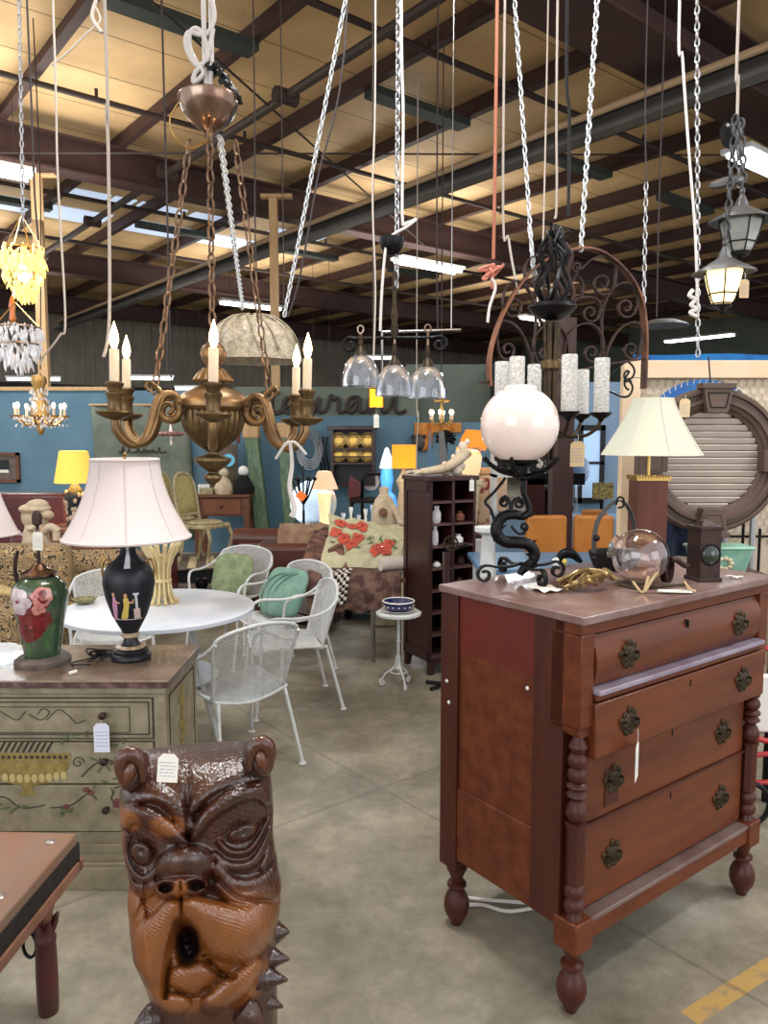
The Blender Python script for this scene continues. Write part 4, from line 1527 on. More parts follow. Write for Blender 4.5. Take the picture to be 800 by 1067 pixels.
MB().lathe([(.004, 0), (.006, .006), (.003, .012), (.007, .02), (.002, .028)], 12, (0, 0, z(479))).build('finial', brass, BL)
# black cord of the urn lamp on the marble
cb = MB()
rn = random.Random(5)
base = [(-.11 + rn.gauss(0, .018), -.015 + rn.gauss(0, .02), .012 + abs(rn.gauss(0, .014))) for i in range(34)]
cb.tube(cr([(-.02, -.05, .012), (-.06, -.04, .02)] + base + [(-.15, -.02, .006), (-.19, -.06, .005), (-.175, -.09, .005), (-.12, -.085, .005)], 5), .0028, 6)
cb.build('lamp_cord', wire_b, BL)
pw = thing('cut_paper_roll', 'tiny rolled cream paper tag at the front edge of the marble top', 'paper', (at(72, 705, 2.56).x, 2.56, PZ))
MB().tube([(0, 0, .006), (.014, .01, .008), (.02, .016, .01)], .006, 8).build('roll', paper, pw)

# rose vase lamp
ry_ = 2.70
rp = Vector((at(45, 690, ry_).x, ry_, PZ))
RL = thing('vase_lamp', 'green glazed vase lamp painted with white and red roses, no shade', 'lamp', rp)
z = lambda py: at(45, py, ry_).z - PZ
MB().lathe([(.093, 0), (.096, .006), (.096, .02), (.086, .028), (.07, .032)], 40).build('base', stone_base, RL)
vp = [(.06, .032), (.062, z(680)), (.068, z(665)), (.08, z(645)), (.092, z(628)), (.095, z(618)), (.088, z(609)), (.066, z(603)), (.052, z(600)), (.05, z(597))]
vb = MB().lathe(vp, 48).build('vase_body', vase_green, RL)
MB().lathe([(.05, z(601)), (.06, z(599)), (.062, z(596.5)), (.045, z(594)), (.03, z(592)), (.02, z(588)), (.006, z(586))], 36).build('cap', nickel, RL)
rv = MB()


def rose(u, zz, r, k1, k2, seed):
    g = random.Random(seed)
    for ring, n_, rr in ((1., 6, .62), (.62, 5, .5), (.3, 4, .36)):
        for i in range(n_):
            a = 2 * PI * i / n_ + seed + ring
            rv.k = k1 if (i + int(ring * 10)) % 2 or ring > .8 else k2
            e = .0012 + .002 * (1 - ring) + .0004 * i
            rv.blob(lathe_pt(vp, e), [(u + cos(a) * r * ring * .55 + cos(t) * r * rr * .9 * g.uniform(.85, 1.1), zz + sin(a) * r * ring * .55 + sin(t) * r * rr * .8) for t in [2 * PI * q / 10 for q in range(10)]], 3)
    rv.k = 3
    rv.blob(lathe_pt(vp, .005), ellp(u, zz, r * .16, r * .13), 2)


rv.k = 0
for (u, zz, rx, ry2) in ((.0, z(640), .055, .05), (.03, z(622), .04, .04), (-.02, z(655), .04, .035)):
    rv.blob(lathe_pt(vp, .0006), ellp(u, zz, rx, ry2, 16), 5)
rose(.0, z(648), .044, 0, 0, 3)
rose(.042, z(640), .030, 0, 0, 6)
rose(-.040, z(652), .026, 0, 0, 7)
rose(.046, z(617), .034, 1, 0, 2)
rose(.032, z(630), .022, 1, 1, 4)
rose(-.042, z(622), .048, 2, 2, 1)
rv.k = 4
for (u, zz, l_, a) in ((-.05, z(650), .03, 2.2), (-.06, z(664), .03, 1.2), (.06, z(655), .034, .9), (.045, z(668), .03, 1.9), (-.02, z(672), .03, 1.5), (.072, z(640), .02, 1.2)):
    rv.blob(lathe_pt(vp, .001), ellp(u, zz, l_, .009, 12, a), 3)
rv.build('painted_roses', [rose_red, rose_pink, rose_white, rose_heart, leaf_green], vb)
z1 = z(588)
MB().tube([(0, 0, z1 - .01), (0, 0, z(548))], .006, 10).lathe([(.006, z(548)), (.017, z(546)), (.018, z(538)), (.012, z(534)), (.007, z(532))], 14).build('socket_stem', iron_brown, RL)
MB().tube(cr([(-.085, .02, z(612)), (-.095, .02, z(598)), (-.093, .02, z(585)), (-.082, .02, z(575))], 6), .0075, 8).build('cord_bracket', iron_brown, RL)
price_tag((at(39, 552, ry_ - .03).x, ry_ - .03, at(39, 552, 2.67).z), .065, .034, .1, .03, label='white price tag hanging on the stem of the rose vase lamp', string=.008)

# lamp whose shade cuts the left edge
ey = 2.85
ep = Vector((at(-22, 690, ey).x, ey, PZ))
EL = thing('cream_lamp', 'white bell lampshade cut by the left edge of the photo', 'lamp', ep)
z = lambda py: at(-30, py, ey).z - PZ
MB().lathe([(.03, 0), (.03, .02), (.02, .04), (.035, .12), (.035, .2), (.015, .3), (.012, z(558)), (.012, z(480))], 24).build('base', porc_band, EL)
bell_shade(EL, .16, .085, z(488) - z(557), z(557), shade_w, p_=1.6)

# ============================================================ PATIO TABLE AND CHAIRS
tcn = onz(167, 632, .73)
TX, TY = tcn.x, tcn.y - .02
PT = thing('patio_table', 'round white metal patio table with splayed legs and lower shelf', 'table', (TX, TY, 0), .3)
rT = .455
MB().lathe([(.0005, .705), (rT - .02, .705), (rT, .712), (rT, .728), (rT - .006, .733), (.0005, .733)], 64).build('tabletop', white_top, PT)
for k in range(4):
    a = PI / 4 + k * PI / 2
    MB().tube([(cos(a) * .20, sin(a) * .20, .70), (cos(a) * .25, sin(a) * .25, .40), (cos(a) * .40, sin(a) * .40, .012)], .013, 10).lathe([(.02, 0), (.024, .008), (.02, .014)], 12, (cos(a) * .405, sin(a) * .405, 0)).build('leg', white_paint, PT)
MB().lathe([(.0005, .385), (.27, .385), (.275, .395), (.27, .40), (.0005, .40)], 48).build('lower_shelf', white_top, PT)


def mesh_panel(fn, nu, nv, r=.0024):
    """expanded metal: diagonal wires over the surface fn(u, v)"""
    b_ = MB()
    for i in range(-nv, nu + 1):
        for sg_ in (1, -1):
            pts = []
            for j in range(nv + 1):
                uu = (i + j) if sg_ > 0 else (i + nv - j)
                if 0 <= uu <= nu:
                    pts.append(Vector(fn(uu / nu, j / nv)))
            if len(pts) > 1:
                b_.tube(pts, r, 3)
    return b_


def make_chair():
    root = thing('patio_chair', 'chair', 'chair', (0, 0, 0), 0, 'white mesh patio chairs')
    # faces -y ; seat at .42
    def seat(u, v):
        x = (u - .5) * (.48 - .05 * v)
        y = -.24 + v * .44
        zz = .43 - .03 * sin(PI * u) - .02 * v + .012 * (abs(u - .5) * 2) ** 2 - (.03 * max(0, .12 - v) / .12)
        return (x, y, zz)
    def back(u, v):
        a = (u - .5) * 2
        x = a * (.215 + .035 * v)
        y = .20 + .10 * v - .035 * a * a
        zz = .41 + v * (.40 - .05 * a * a)
        return (x, y, zz)
    mesh_panel(seat, 26, 23).build('mesh_seat', white_paint, root, smooth=False)
    mesh_panel(back, 26, 22).build('mesh_back', white_paint, root, smooth=False)
    rim = cr([back(0, .0), back(0, .5), back(.0, .93), back(.12, 1.0), back(.3, 1), back(.5, 1), back(.7, 1), back(.88, 1.0), back(1, .93), back(1, .5), back(1, 0)], 4)
    MB().tube(rim, .010, 8).build('back_frame', white_paint, root)
    MB().tube([seat(i / 10, 0) for i in range(11)] + [seat(1, i / 10) for i in range(1, 11)] + [seat(1 - i / 10, 1) for i in range(1, 11)] + [seat(0, 1 - i / 10) for i in range(1, 10)], .009, 8, closed=True).build('seat_frame', white_paint, root)
    for s_ in (-1, 1):
        MB().tube(cr([(s_ * .245, .27, .74), (s_ * .285, .18, .665), (s_ * .30, .02, .635), (s_ * .295, -.14, .64), (s_ * .275, -.21, .60), (s_ * .262, -.225, .52), (s_ * .255, -.225, .42)], 6), .0105, 8).build('armrest', white_paint, root)
        for (a, c) in (((s_ * .255, -.225, .45), (s_ * .275, -.27, .012)), ((s_ * .2, .20, .42), (s_ * .245, .30, .012))):
            MB().tube([a, ((a[0] + c[0]) / 2 + .0, (a[1] + c[1]) / 2, .22), c], .0105, 8).lathe([(.018, 0), (.022, .007), (.018, .013)], 12, (c[0], c[1], 0)).build('leg', white_paint, root)
    return root


chair0 = make_chair()
CHS = [(-.724, 3.58, R(-139), 'nearest white mesh patio chair, seen from its side in front of the table'),
       (-.55, 4.38, R(-72), 'white mesh patio chair right behind the nearest one, its back edge-on'),
       (-.66, 4.98, R(-42), 'white patio chair with the seafoam cushion on its seat'),
       (-1.14, 5.65, R(-20), 'white patio chair behind the table with a lichen green cushion'),
       (-1.66, 4.6, R(20), 'white mesh patio chair behind the table beside the damask sofa'),
       (-1.93, 3.35, R(78), 'white mesh patio chair at the left edge behind the rose vase lamp')]
chairs = []
for i, (x, y, rz, lab) in enumerate(CHS):
    if i == 0:
        chair0.location = (x, y, 0)
        chair0.rotation_euler = (0, 0, rz)
        chair0.scale = (.88, .88, .88)
        chair0['label'] = lab
        chairs.append(chair0)
    else:
        chairs.append(dup(chair0, (x, y, 0), rz, lab))


def cushion(name, w_, h_, th_, m, label, loc, rot, cat='cushion', welt=None):
    b_ = MB()
    def sup(a, e):
        return math.copysign(abs(a) ** e, a)
    nu, nv = 28, 14
    vs, fs = [], []
    for j in range(nv + 1):
        p_ = -PI / 2 + PI * j / nv
        for i in range(nu):
            t = 2 * PI * i / nu
            cxx, cyy = sup(cos(t), .45), sup(sin(t), .45)
            cp = max(cos(p_), 0) ** .6
            vs.append((cxx * cp * w_ / 2, cyy * cp * h_ / 2, sin(p_) * th_ / 2))
    for j in range(nv):
        for i in range(nu):
            fs.append((j * nu + i, j * nu + (i + 1) % nu, (j + 1) * nu + (i + 1) % nu, (j + 1) * nu + i))
    b_.add(vs, fs)
    t_ = thing(name, label, cat, loc)
    t_.rotation_euler = rot
    b_.build('cover', m, t_)
    return t_


c1 = cushion('seat_cushion', .34, .34, .09, teal_cush, 'seafoam green cushion leaning in a white patio chair', (-.66, 5.0, .53), (R(62), 0, R(-35)))
tf = MB()
for q in (-.05, .01, .06):
    tf.tube(cr([(-.09 + q, -.13, .036), (-.10 + q, .0, .05), (-.02 + q, .10, .046), (.10, .13, .034)], 6), .006, 6)
tf.build('piping', teal_cush, c1)
cushion('seat_cushion', .32, .32, .08, green_cush, 'lichen green cushion leaning in the patio chair behind the table', (-1.13, 5.66, .53), (R(66), 0, R(-15)))

# carved wheat sheaf vase and small dish on the table
wp = onz(168, 629, .733)
WS = thing('wheat_sheaf_stand', 'cream carved wheat sheaf stand on the white patio table', 'ornament', (wp.x, wp.y + .02, .733))
hz = at(168, 566, wp.y).z - .733
for k in range(12):
    a = 2 * PI * k / 12
    c_, s_ = cos(a), sin(a)
    pr = [(.075, .0), (.06, .012), (.045, .05), (.037, .12), (.04, .18), (.055, hz * .78), (.078, hz * .92), (.098, hz)]
    MB().tube([(c_ * r, s_ * r, zz) for r, zz in pr], [.016, .011, .008, .008, .008, .012, .015, .006], 8, flat=.8).build('carved_leaf', cream_leaf, WS)
MB().lathe([(.04, .105), (.048, .108), (.048, .118), (.04, .122)], 24).build('binding_ring', cream_leaf, WS)
MB().lathe([(.001, .03), (.034, .03), (.03, .12), (.036, .2), (.03, .24), (.001, .24)], 16).build('core', cream_leaf, WS)
dp = onz(88, 629, .733)
DS = thing('shell_dish', 'small dark olive scalloped dish on the left of the patio table', 'dish', (dp.x, dp.y, .735))
MB().shell([(.02, 0), (.04, .006), (.052, .018), (.055, .026)], 24, rf=lambda t, z: 1 + .09 * sin(6 * t), th=.005).lathe([(.001, .001), (.022, .002), (.02, .006), (.001, .008)], 16).build('bowl', mat('olive_dish', rgb(74, 74, 42), .4, c2=rgb(150, 146, 100), scale=40), DS)

# ============================================================ PLANT STAND
sp_ = onz(415, 716, 0)
PS = thing('plant_stand', 'small white iron pedestal stand with scalloped top and scroll feet', 'stand', (sp_.x, sp_.y, 0), .4)
zt_ = at(415, 637, sp_.y).z
MB().lathe([(.001, zt_ - .012), (.12, zt_ - .014), (.138, zt_ - .02), (.14, zt_ - .006), (.125, zt_), (.001, zt_)], 60, rf=lambda t, z: 1 + .022 * sin(15 * t)).build('tabletop', white_paint, PS)
MB().lathe([(.03, zt_ - .015), (.01, zt_ - .04), (.009, .3), (.014, .29), (.009, .28), (.009, .14), (.02, .12), (.006, .09)], 16).build('stem', white_paint, PS)
for k in range(3):
    a = 2 * PI * k / 3 + .5
    c_, s_ = cos(a), sin(a)
    p2 = [(.012, .2), (.018, .14), (.045, .11), (.08, .085), (.1, .05)] + [(x, y) for x, y in spiral(.1, .026, .022, 1.2, PI / 2, -1, 14)]
    MB().tube(cr([(c_ * x, s_ * x, y) for x, y in p2], 3), .006, 7).build('scroll_foot', white_paint, PS)
MB().tube([(cos(t) * .05, sin(t) * .05, .1) for t in [i * 2 * PI / 24 for i in range(24)]], .004, 6, closed=True).build('ring', white_paint, PS)
PL = thing('white_plate', 'white plate under the blue bowl on the pedestal stand', 'plate', (sp_.x, sp_.y, zt_))
MB().lathe([(.001, 0), (.07, 0), (.108, .012), (.11, .016), (.07, .006), (.001, .005)], 40).build('dish', china, PL)
BW = thing('blue_bowl', 'cobalt blue and white patterned oval bowl on the pedestal stand', 'bowl', (sp_.x, sp_.y, zt_ + .007))
MB().shell([(.06, 0), (.085, .015), (.094, .045), (.099, .058)], 40, th=.006).lathe([(.001, .0), (.062, 0), (.06, .008), (.001, .01)], 24).build('bowl_body', cobalt, BW)
MB().tube([(.097 * cos(t), .097 * sin(t), .059) for t in [i * 2 * PI / 40 for i in range(40)]], .0045, 6, closed=True).build('white_rim', china, BW)
b = MB()
for i in range(16):
    t = i * 2 * PI / 16
    b.ell((.093 * cos(t), .093 * sin(t), .032), .0045, 6, 4)
b.build('white_dots', china, BW)

# ============================================================ GILT CHANDELIER
YC = 1.9
q = YC / 800
cc = at(222, 425, YC)
GC = thing('gilt_chandelier', 'large antique gilt chandelier with six candle arms hanging from copper chains', 'chandelier', cc)
GC.rotation_euler = (0, R(1.6), 0)
zz = lambda py: at(222, py, YC).z - cc.z
gad = lambda n_, d_: (lambda t, z: 1 + d_ * abs(sin(n_ * t / 2)))
b = MB()
b.lathe([(r * q, zz(y)) for r, y in ((.5, 356), (6, 357), (11, 361), (13.5, 368), (11.5, 376), (7, 381), (6, 384))], 36)
b.build('ball_top', gilt, GC)
MB().lathe([(r * q, zz(y)) for r, y in ((6, 383), (11, 384), (16, 390), (20, 396.5), (18, 398.5), (9, 398.5))], 60, rf=lambda t, z: 1 + (.07 * sin(14 * t) if z < zz(386) else 0)).build('leaf_collar', gilt, GC)
MB().lathe([(r * q, zz(y)) for r, y in ((9, 398), (12, 401), (22, 406), (31, 411), (36, 416), (37.5, 420), (37, 424), (33, 427), (30, 429))], 60).build('shoulder', gilt, GC)
MB().lathe([(r * q, zz(y)) for r, y in ((30, 428), (31, 432), (30.5, 440), (28, 449), (22, 458), (14, 465), (8, 469), (5, 471))], 96, rf=gad(24, .06)).build('gadrooned_bowl', gilt_dark, GC)
MB().lathe([(r * q, zz(y)) for r, y in ((5, 470), (6, 473), (12, 475), (18, 477), (18.5, 480), (15, 484), (9, 489), (4.5, 491.5), (5, 493), (9, 495), (9.5, 498), (7, 501.5), (3, 504), (.2, 506))], 60, rf=lambda t, z: 1 + (.04 * abs(sin(8 * t)) if z < zz(476) and z > zz(490) else 0)).build('pendant_finial', gilt_dark, GC)
ks = .2486 / 100


def arm_parts(az):
    c_, s_ = cos(az), sin(az)
    def L(Rp, y, off=0):
        return Vector((c_ * Rp * ks - s_ * off, s_ * Rp * ks + c_ * off, zz(y)))
    sp = spiral(49, 433, 12.5, 1.35, R(-200), 1, 26, .25)      # px units, y down
    sp = [(x, y) for x, y in sp]
    body = [(100, 441), (99, 450), (92, 460), (82, 465), (72, 459), (66, 446), (62, 431), (57, 418), (48, 413.5), (40, 416), (36.5, 424)]
    sp2 = spiral(48.5, 429, 12.5, 1.3, R(200), -1, 22, .25)
    pts = body[:-1] + sp2[1:]
    P3 = cr([L(x, y) for x, y in pts], 4)
    n_ = len(P3)
    rad = [(.0075 + .004 * sin(PI * min(1, i / n_ * 1.6))) * (1 - .45 * (i / n_)) + .001 for i in range(n_)]
    a_ = MB().tube(P3, rad, 10, flat=.9)
    off = [L(x * 1 - 3.2, y - 1.2, .007) for x, y in body[:9]]
    a_.tube(cr(off, 4), .004, 6)
    off = [L(x * 1 - 3.2, y - 1.2, -.007) for x, y in body[:9]]
    a_.tube(cr(off, 4), .004, 6)
    a_.tube([L(30, 421), L(40, 421)], .012, 10)
    a_.tube(cr([L(54, 417), L(60, 408), L(67, 403), L(70, 408), L(66, 412)], 5), [.006] * 10 + [.004] * 11, 8)
    ar = a_.build('arm', gilt, GC)
    o = L(100, 440)
    MB().lathe([(.006, -.004), (.02, .0), (.036, .008), (.041, .014), (.04, .017), (.03, .014), (.008, .012)], 36, o).build('drip_pan', gilt_dark, ar)
    o2 = o + Vector((0, 0, .012))
    MB().lathe([(.014, 0), (.017, .006), (.0145, .012), (.0155, .035), (.019, .041), (.019, .046), (.0145, .05), (.0155, .056), (.020, .062), (.0205, .067), (.015, .070), (.013, .07)], 28, o2, rf=lambda t, z: 1 + .03 * sin(12 * t)).build('candle_cup', gilt_dark, ar)
    MB().lathe([(.0105, 0), (.0105, .072), (.009, .074), (.001, .074)], 20, o2 + Vector((0, 0, .068))).build('candle_sleeve', candle, ar)
    MB().lathe([(.004, 0), (.007, .006), (.010, .018), (.0095, .028), (.006, .042), (.0025, .053), (.0005, .06)], 16, o2 + Vector((0, 0, .142))).build('flame_bulb', flame, ar)
    point('candle_light', o2 + Vector((0, 0, .17)), 1.3, (1, .62, .3), .012, GC)


for k in range(6):
    arm_parts(R(-90 + 60 * k + 12.5))
can = at(218, 120, YC)
chain_top = can.z - .04
for az, tx_, ty_ in ((R(162.5), -.055, .03), (R(42.5), .055, .03), (R(-77.5), .01, -.045)):
    Rr = 66 * ks if az > 0 else 60 * ks
    M_ = GC.rotation_euler.to_matrix()
    e_ = cc + M_ @ Vector((cos(az) * Rr, sin(az) * Rr, zz(404)))
    s_ = can + Vector((tx_, ty_, -.045))
    o = chain_mesh(s_, e_, .040, .0030, .021).build('chain', copper_chain)
    o.parent = GC
    o.matrix_parent_inverse = (Matrix.Translation(cc) @ GC.rotation_euler.to_matrix().to_4x4()).inverted()
CNP = thing('chandelier_canopy', 'shiny metal dish canopy above the chains of the gilt chandelier', 'canopy', can)
MB().lathe([(r * q, y) for r, y in ((28, .036), (30, .040), (30.5, .036), (27, .012), (21, -.012), (12, -.03), (5, -.04), (6, -.046), (4, -.056), (.5, -.06))], 48).lathe([(.0662, .0395), (.05, .0375), (.01, .037), (.0005, .037)], 40).build('dish', nickel, CNP)
MB().tube(cr([(-.06, -.02, .03), (-.085, -.03, -.02), (-.075, -.03, -.06), (-.045, -.03, -.085), (-.01, -.03, -.075), (.01, -.03, -.05)], 6), .0022, 6).build('wire_loop', gold, CNP)
rn = random.Random(11)
b = MB()
for k in range(9):
    a = Vector((rn.uniform(-.01, .0), 0, .12))
    pts = [a, a + Vector((.015, rn.uniform(-.02, .02), -.02))]
    for j in range(6):
        pts.append(Vector((.01 + j * .012 + rn.gauss(0, .006), rn.gauss(0, .014), .115 - j * .016 + rn.gauss(0, .005))))
    b.tube(cr(pts, 4), .0035, 6)
b.build('black_wires', wire_b, CNP)
rp_ = MB()
for dx in (-.008, .008):
    rp_.tube([can + Vector((dx * .4, 0, .035)), can + Vector((dx, 0, .13)), can + Vector((dx * 1.3 + .002, 0, .6)), can + Vector((dx, 0, 1.5)), can + Vector((dx, 0, 5.1 - can.z))], .006, 8)
L1 = [at(x, y, YC - .01) for x, y in ((221, 0), (223, 20), (214, 36), (196, 34), (194, 50), (205, 68), (216, 60), (214, 42), (206, 30), (198, 34), (198, 50), (205, 66), (212, 76), (202, 86), (203, 76), (212, 66), (218, 50), (222, 30))]
rp_.tube(cr(L1, 6), .0055, 8)
o = rp_.build('knotted_rope', white_rope)
tag(o, 'thick knotted white rope holding up the gilt chandelier', 'rope')
def hang_chain(px0, py0, px1, py1, Y0, Y1, ll, r, m, lab, grp=None, w_=None):
    p0, p1 = at(px0, py0, Y0), at(px1, py1, Y1)
    d_ = p0 - p1
    if p0.z < 4.9 and py0 <= 2:
        p0 = p1 + d_ * ((4.95 - p1.z) / d_.z)
    o = chain_mesh(p0, p1, ll, r, w_).build('chain', m)
    return tag(o, lab, 'chain', grp)


def cord(pts, Y, r, m, lab, cat='cord', name='cord', ext=True):
    P = [at(x, y, Y) for x, y in pts]
    if ext:
        P = [Vector((P[0].x, P[0].y, 5.4))] + P
    o = MB().tube(cr(P, 6), r, 6).build(name, m)
    return tag(o, lab, cat)


# twisted white tie under the right arm of the chandelier
tie = MB()
a0 = at(303, 462, 1.78)
tie.tube(cr([a0 + Vector(v) for v in ((-.035, 0, -.035), (-.012, -.01, -.002), (0, -.01, .003), (.014, -.01, .0), (.035, 0, -.025))], 5), .0035, 6)
tie.tube(cr([a0 + Vector(v) for v in ((0, -.01, 0), (.002, 0, -.05), (-.004, 0, -.1), (.006, 0, -.15), (.0, 0, -.17))], 5), [.004 + .003 * (i / 20) for i in range(21)], 8)
tag(tie.build('white_tie', white_rope), 'white ribbon tied under the right arm of the gilt chandelier', 'ribbon')

# ============================================================ FROSTED SHELL PENDANT
YS = 3.4
sp0 = at(264, 350, YS)
SH = thing('shell_pendant', 'wide frosted feather glass bowl pendant behind the gilt chandelier', 'pendant lamp', sp0)
s = YS / 800
b = MB()
b.shell([(r * s, (350 - y) * s) for r, y in ((6, 330), (20, 332), (34, 340), (43, 352), (47, 368), (48, 376))], 72, rf=lambda t, z: 1 + .03 * sin(9 * t) * (1 if z < 0 else .5), th=.006)
b.build('glass_bowl', shell_glass, SH)
MB().lathe([(.0005, .088), (.03, .088), (.034, .082), (.02, .078), (.0005, .078)], 24).build('cap', nickel, SH)
fe = MB()
for k in range(14):
    a = 2 * PI * k / 14
    fe.tube(cr([(cos(a + t * .5) * r * s, sin(a + t * .5) * r * s, (350 - y) * s + .004) for t, r, y in ((0, 8, 330), (.3, 22, 332.5), (.6, 35, 341), (.8, 43.5, 353), (1, 47.5, 368))], 4), .004, 5)
fe.build('feather_ribs', shell_glass, SH)
hang_chain(229, 142, 253, 322, 1.92, YS, .034, .0035, white_chain, 'white twisted chain running from the canopy down to the shell pendant', None, .022)
hang_chain(360, 0, 296, 330, 3.2, YS, .036, .0038, white_chain, 'long slanting white chain right of the pine post down to the shell pendant', None, .022)
cord([(362, 0), (330, 190), (312, 290), (300, 330)], 3.2, .004, cord_d, 'thin dark cord beside the slanting white chain')

# ============================================================ CRYSTAL PENDANTS (left)
def crystal_tiers(par, tiers, m, dr, seed, nm='crystal_drops', dens=1.7):
    rn_ = random.Random(seed)
    for (r, z0, ln_, n_) in tiers:
        b_ = MB()
        for k_ in range(int(n_ * dens)):
            a = 2 * PI * k_ / int(n_ * dens) + rn_.uniform(-.1, .1)
            rr = r * rn_.uniform(.9, 1.06)
            b_.X = Matrix.Translation((cos(a) * rr, sin(a) * rr, z0 + rn_.uniform(-.25, .25) * ln_)) @ Matrix.Rotation(rn_.uniform(-.35, .35), 4, 'X') @ Matrix.Rotation(rn_.uniform(-.35, .35), 4, 'Y')
            q_ = rn_.uniform(.5, .95)
            b_.lathe([(dr * .3, 0), (dr * q_, -ln_ * .3 * q_), (dr * .8 * q_, -ln_ * .6 * q_), (.0005, -ln_ * .85 * q_)], 5)
        b_.build(nm, m, par, smooth=False)


YK = 2.9
s = YK / 800
kp = at(25, 288, YK)
K1 = thing('crystal_pendant', 'glowing golden crystal basket pendant at the upper left', 'pendant lamp', kp)
crystal_tiers(K1, [(19 * s, 27 * s, 20 * s, 22), (20 * s, 18 * s, 20 * s, 22), (18 * s, 6 * s, 18 * s, 20), (14 * s, -6 * s, 16 * s, 16), (10 * s, -14 * s, 16 * s, 12), (5 * s, -18 * s, 16 * s, 7), (10 * s, 22 * s, 20 * s, 12)], crystal_lit, 2.3 * s, 4)
for r_, z_ in ((19 * s, 27 * s), (17 * s, 2 * s)):
    MB().tube([(r_ * cos(t), r_ * sin(t), z_) for t in [i * 2 * PI / 28 for i in range(28)]], .0035, 6, closed=True).build('ring', gold, K1)
b = MB()
for k in range(4):
    a = k * PI / 2
    b.tube([(19 * s * cos(a), 19 * s * sin(a), 27 * s), (0, 0, 60 * s)], .0025, 5)
b.build('hanger', gold, K1)
MB().ell((0, 0, 4 * s), (.028, .028, .035), 14, 10).build('bulb', flame, K1)
point('pendant_light', (0, 0, 4 * s), 4, (1, .75, .4), .03, K1)
hang_chain(20, 0, 24, 232, YK, YK, .03, .003, zinc, 'thin chain above the glowing golden crystal pendant')
YK2 = 2.75
s = YK2 / 800
kp = at(18, 362, YK2)
K2 = thing('crystal_pendant', 'unlit clear crystal pendant hanging below the golden one at the left edge', 'pendant lamp', kp)
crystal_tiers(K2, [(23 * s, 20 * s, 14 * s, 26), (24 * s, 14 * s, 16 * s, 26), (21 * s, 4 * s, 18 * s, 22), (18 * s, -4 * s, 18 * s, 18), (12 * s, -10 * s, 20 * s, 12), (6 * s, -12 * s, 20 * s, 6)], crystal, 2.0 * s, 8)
for r_, z_ in ((23 * s, 20 * s), (21 * s, 3 * s)):
    MB().tube([(r_ * cos(t), r_ * sin(t), z_) for t in [i * 2 * PI / 28 for i in range(28)]], .0035, 6, closed=True).build('ring', nickel, K2)
b = MB()
for k in range(3):
    a = k * 2 * PI / 3
    b.tube([(23 * s * cos(a), 23 * s * sin(a), 20 * s), (0, 0, 45 * s)], .0025, 5)
b.build('hanger', gold, K2)
am = thing('amber_ornament', 'orange amber glass figure with green base hanging beside the golden pendant', 'ornament', at(13, 325, 2.8))
s = 2.8 / 800
MB().lathe([(.001, -12 * s), (3.5 * s, -8 * s), (2.5 * s, 0), (3.5 * s, 6 * s), (2 * s, 13 * s), (.001, 17 * s)], 10).build('amber_body', amber, am)
MB().lathe([(.001, -18 * s), (5 * s, -16 * s), (5 * s, -12 * s), (.001, -9 * s)], 8).build('green_base', olive_gold, am)
cord([(55, 0), (60, 180), (68, 330), (62, 350), (45, 372), (42, 380)], 2.85, .004, cord_w, 'pale cord hanging beside the pine post at the upper left')
cord([(28, 0), (32, 90), (36, 200), (40, 250)], 3.0, .004, cord_d, 'dark cord hanging right of the golden crystal pendant chain')
cord([(109, 0), (111, 110), (113, 170), (114, 330), (108, 372)], 1.95, .0042, cord_w, 'long white cord hanging left of the gilt chandelier')
# gold candle chandelier by the blue wall
YG = 7.5
s = YG / 800
gp = at(42, 437, YG)
G2 = thing('crystal_chandelier', 'small gold crystal chandelier with candle bulbs before the blue wall', 'chandelier', gp)
MB().lathe([(2 * s, -16 * s), (4 * s, -10 * s), (3 * s, 0), (5 * s, 6 * s), (9 * s, 4 * s), (9 * s, 10 * s), (6 * s, 24 * s), (5 * s, 32 * s), (8 * s, 38 * s), (7 * s, 44 * s), (1 * s, 46 * s)], 20).build('stem', gold, G2)
for k in range(8):
    a = 2 * PI * k / 8 + .2
    c_, s_ = cos(a), sin(a)
    ar = MB().tube(cr([(c_ * 4 * s, s_ * 4 * s, 2 * s), (c_ * 14 * s, s_ * 14 * s, -6 * s), (c_ * 24 * s, s_ * 24 * s, 2 * s)], 4), 1.1 * s, 6).lathe([(1 * s, 2 * s), (5 * s, 4 * s), (4.5 * s, 2 * s)], 10, (c_ * 24 * s, s_ * 24 * s, 0)).build('arm', gold, G2)
    MB().tube([(c_ * 24 * s, s_ * 24 * s, 3 * s), (c_ * 24 * s, s_ * 24 * s, 11 * s)], 1.3 * s, 8).build('candle_sleeve', candle, ar)
    MB().ell((c_ * 24 * s, s_ * 24 * s, 14 * s), (1.9 * s, 1.9 * s, 3 * s), 8, 6).build('flame_bulb', flame_w, ar)
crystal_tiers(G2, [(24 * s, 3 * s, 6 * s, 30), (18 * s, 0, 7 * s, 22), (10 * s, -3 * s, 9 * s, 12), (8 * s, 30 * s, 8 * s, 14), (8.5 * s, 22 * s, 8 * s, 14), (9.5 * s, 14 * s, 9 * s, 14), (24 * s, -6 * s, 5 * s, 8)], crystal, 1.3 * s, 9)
point('chandelier_light', (0, 0, 10 * s), 14, (1, .85, .6), .2, G2)
hang_chain(42, 386, 42, 395, YG, YG, .05, .006, gold, 'short gold chain above the small crystal chandelier')
cord([(42, 200), (42, 388)], YG, .006, cord_d, 'dark cord holding the small crystal chandelier')

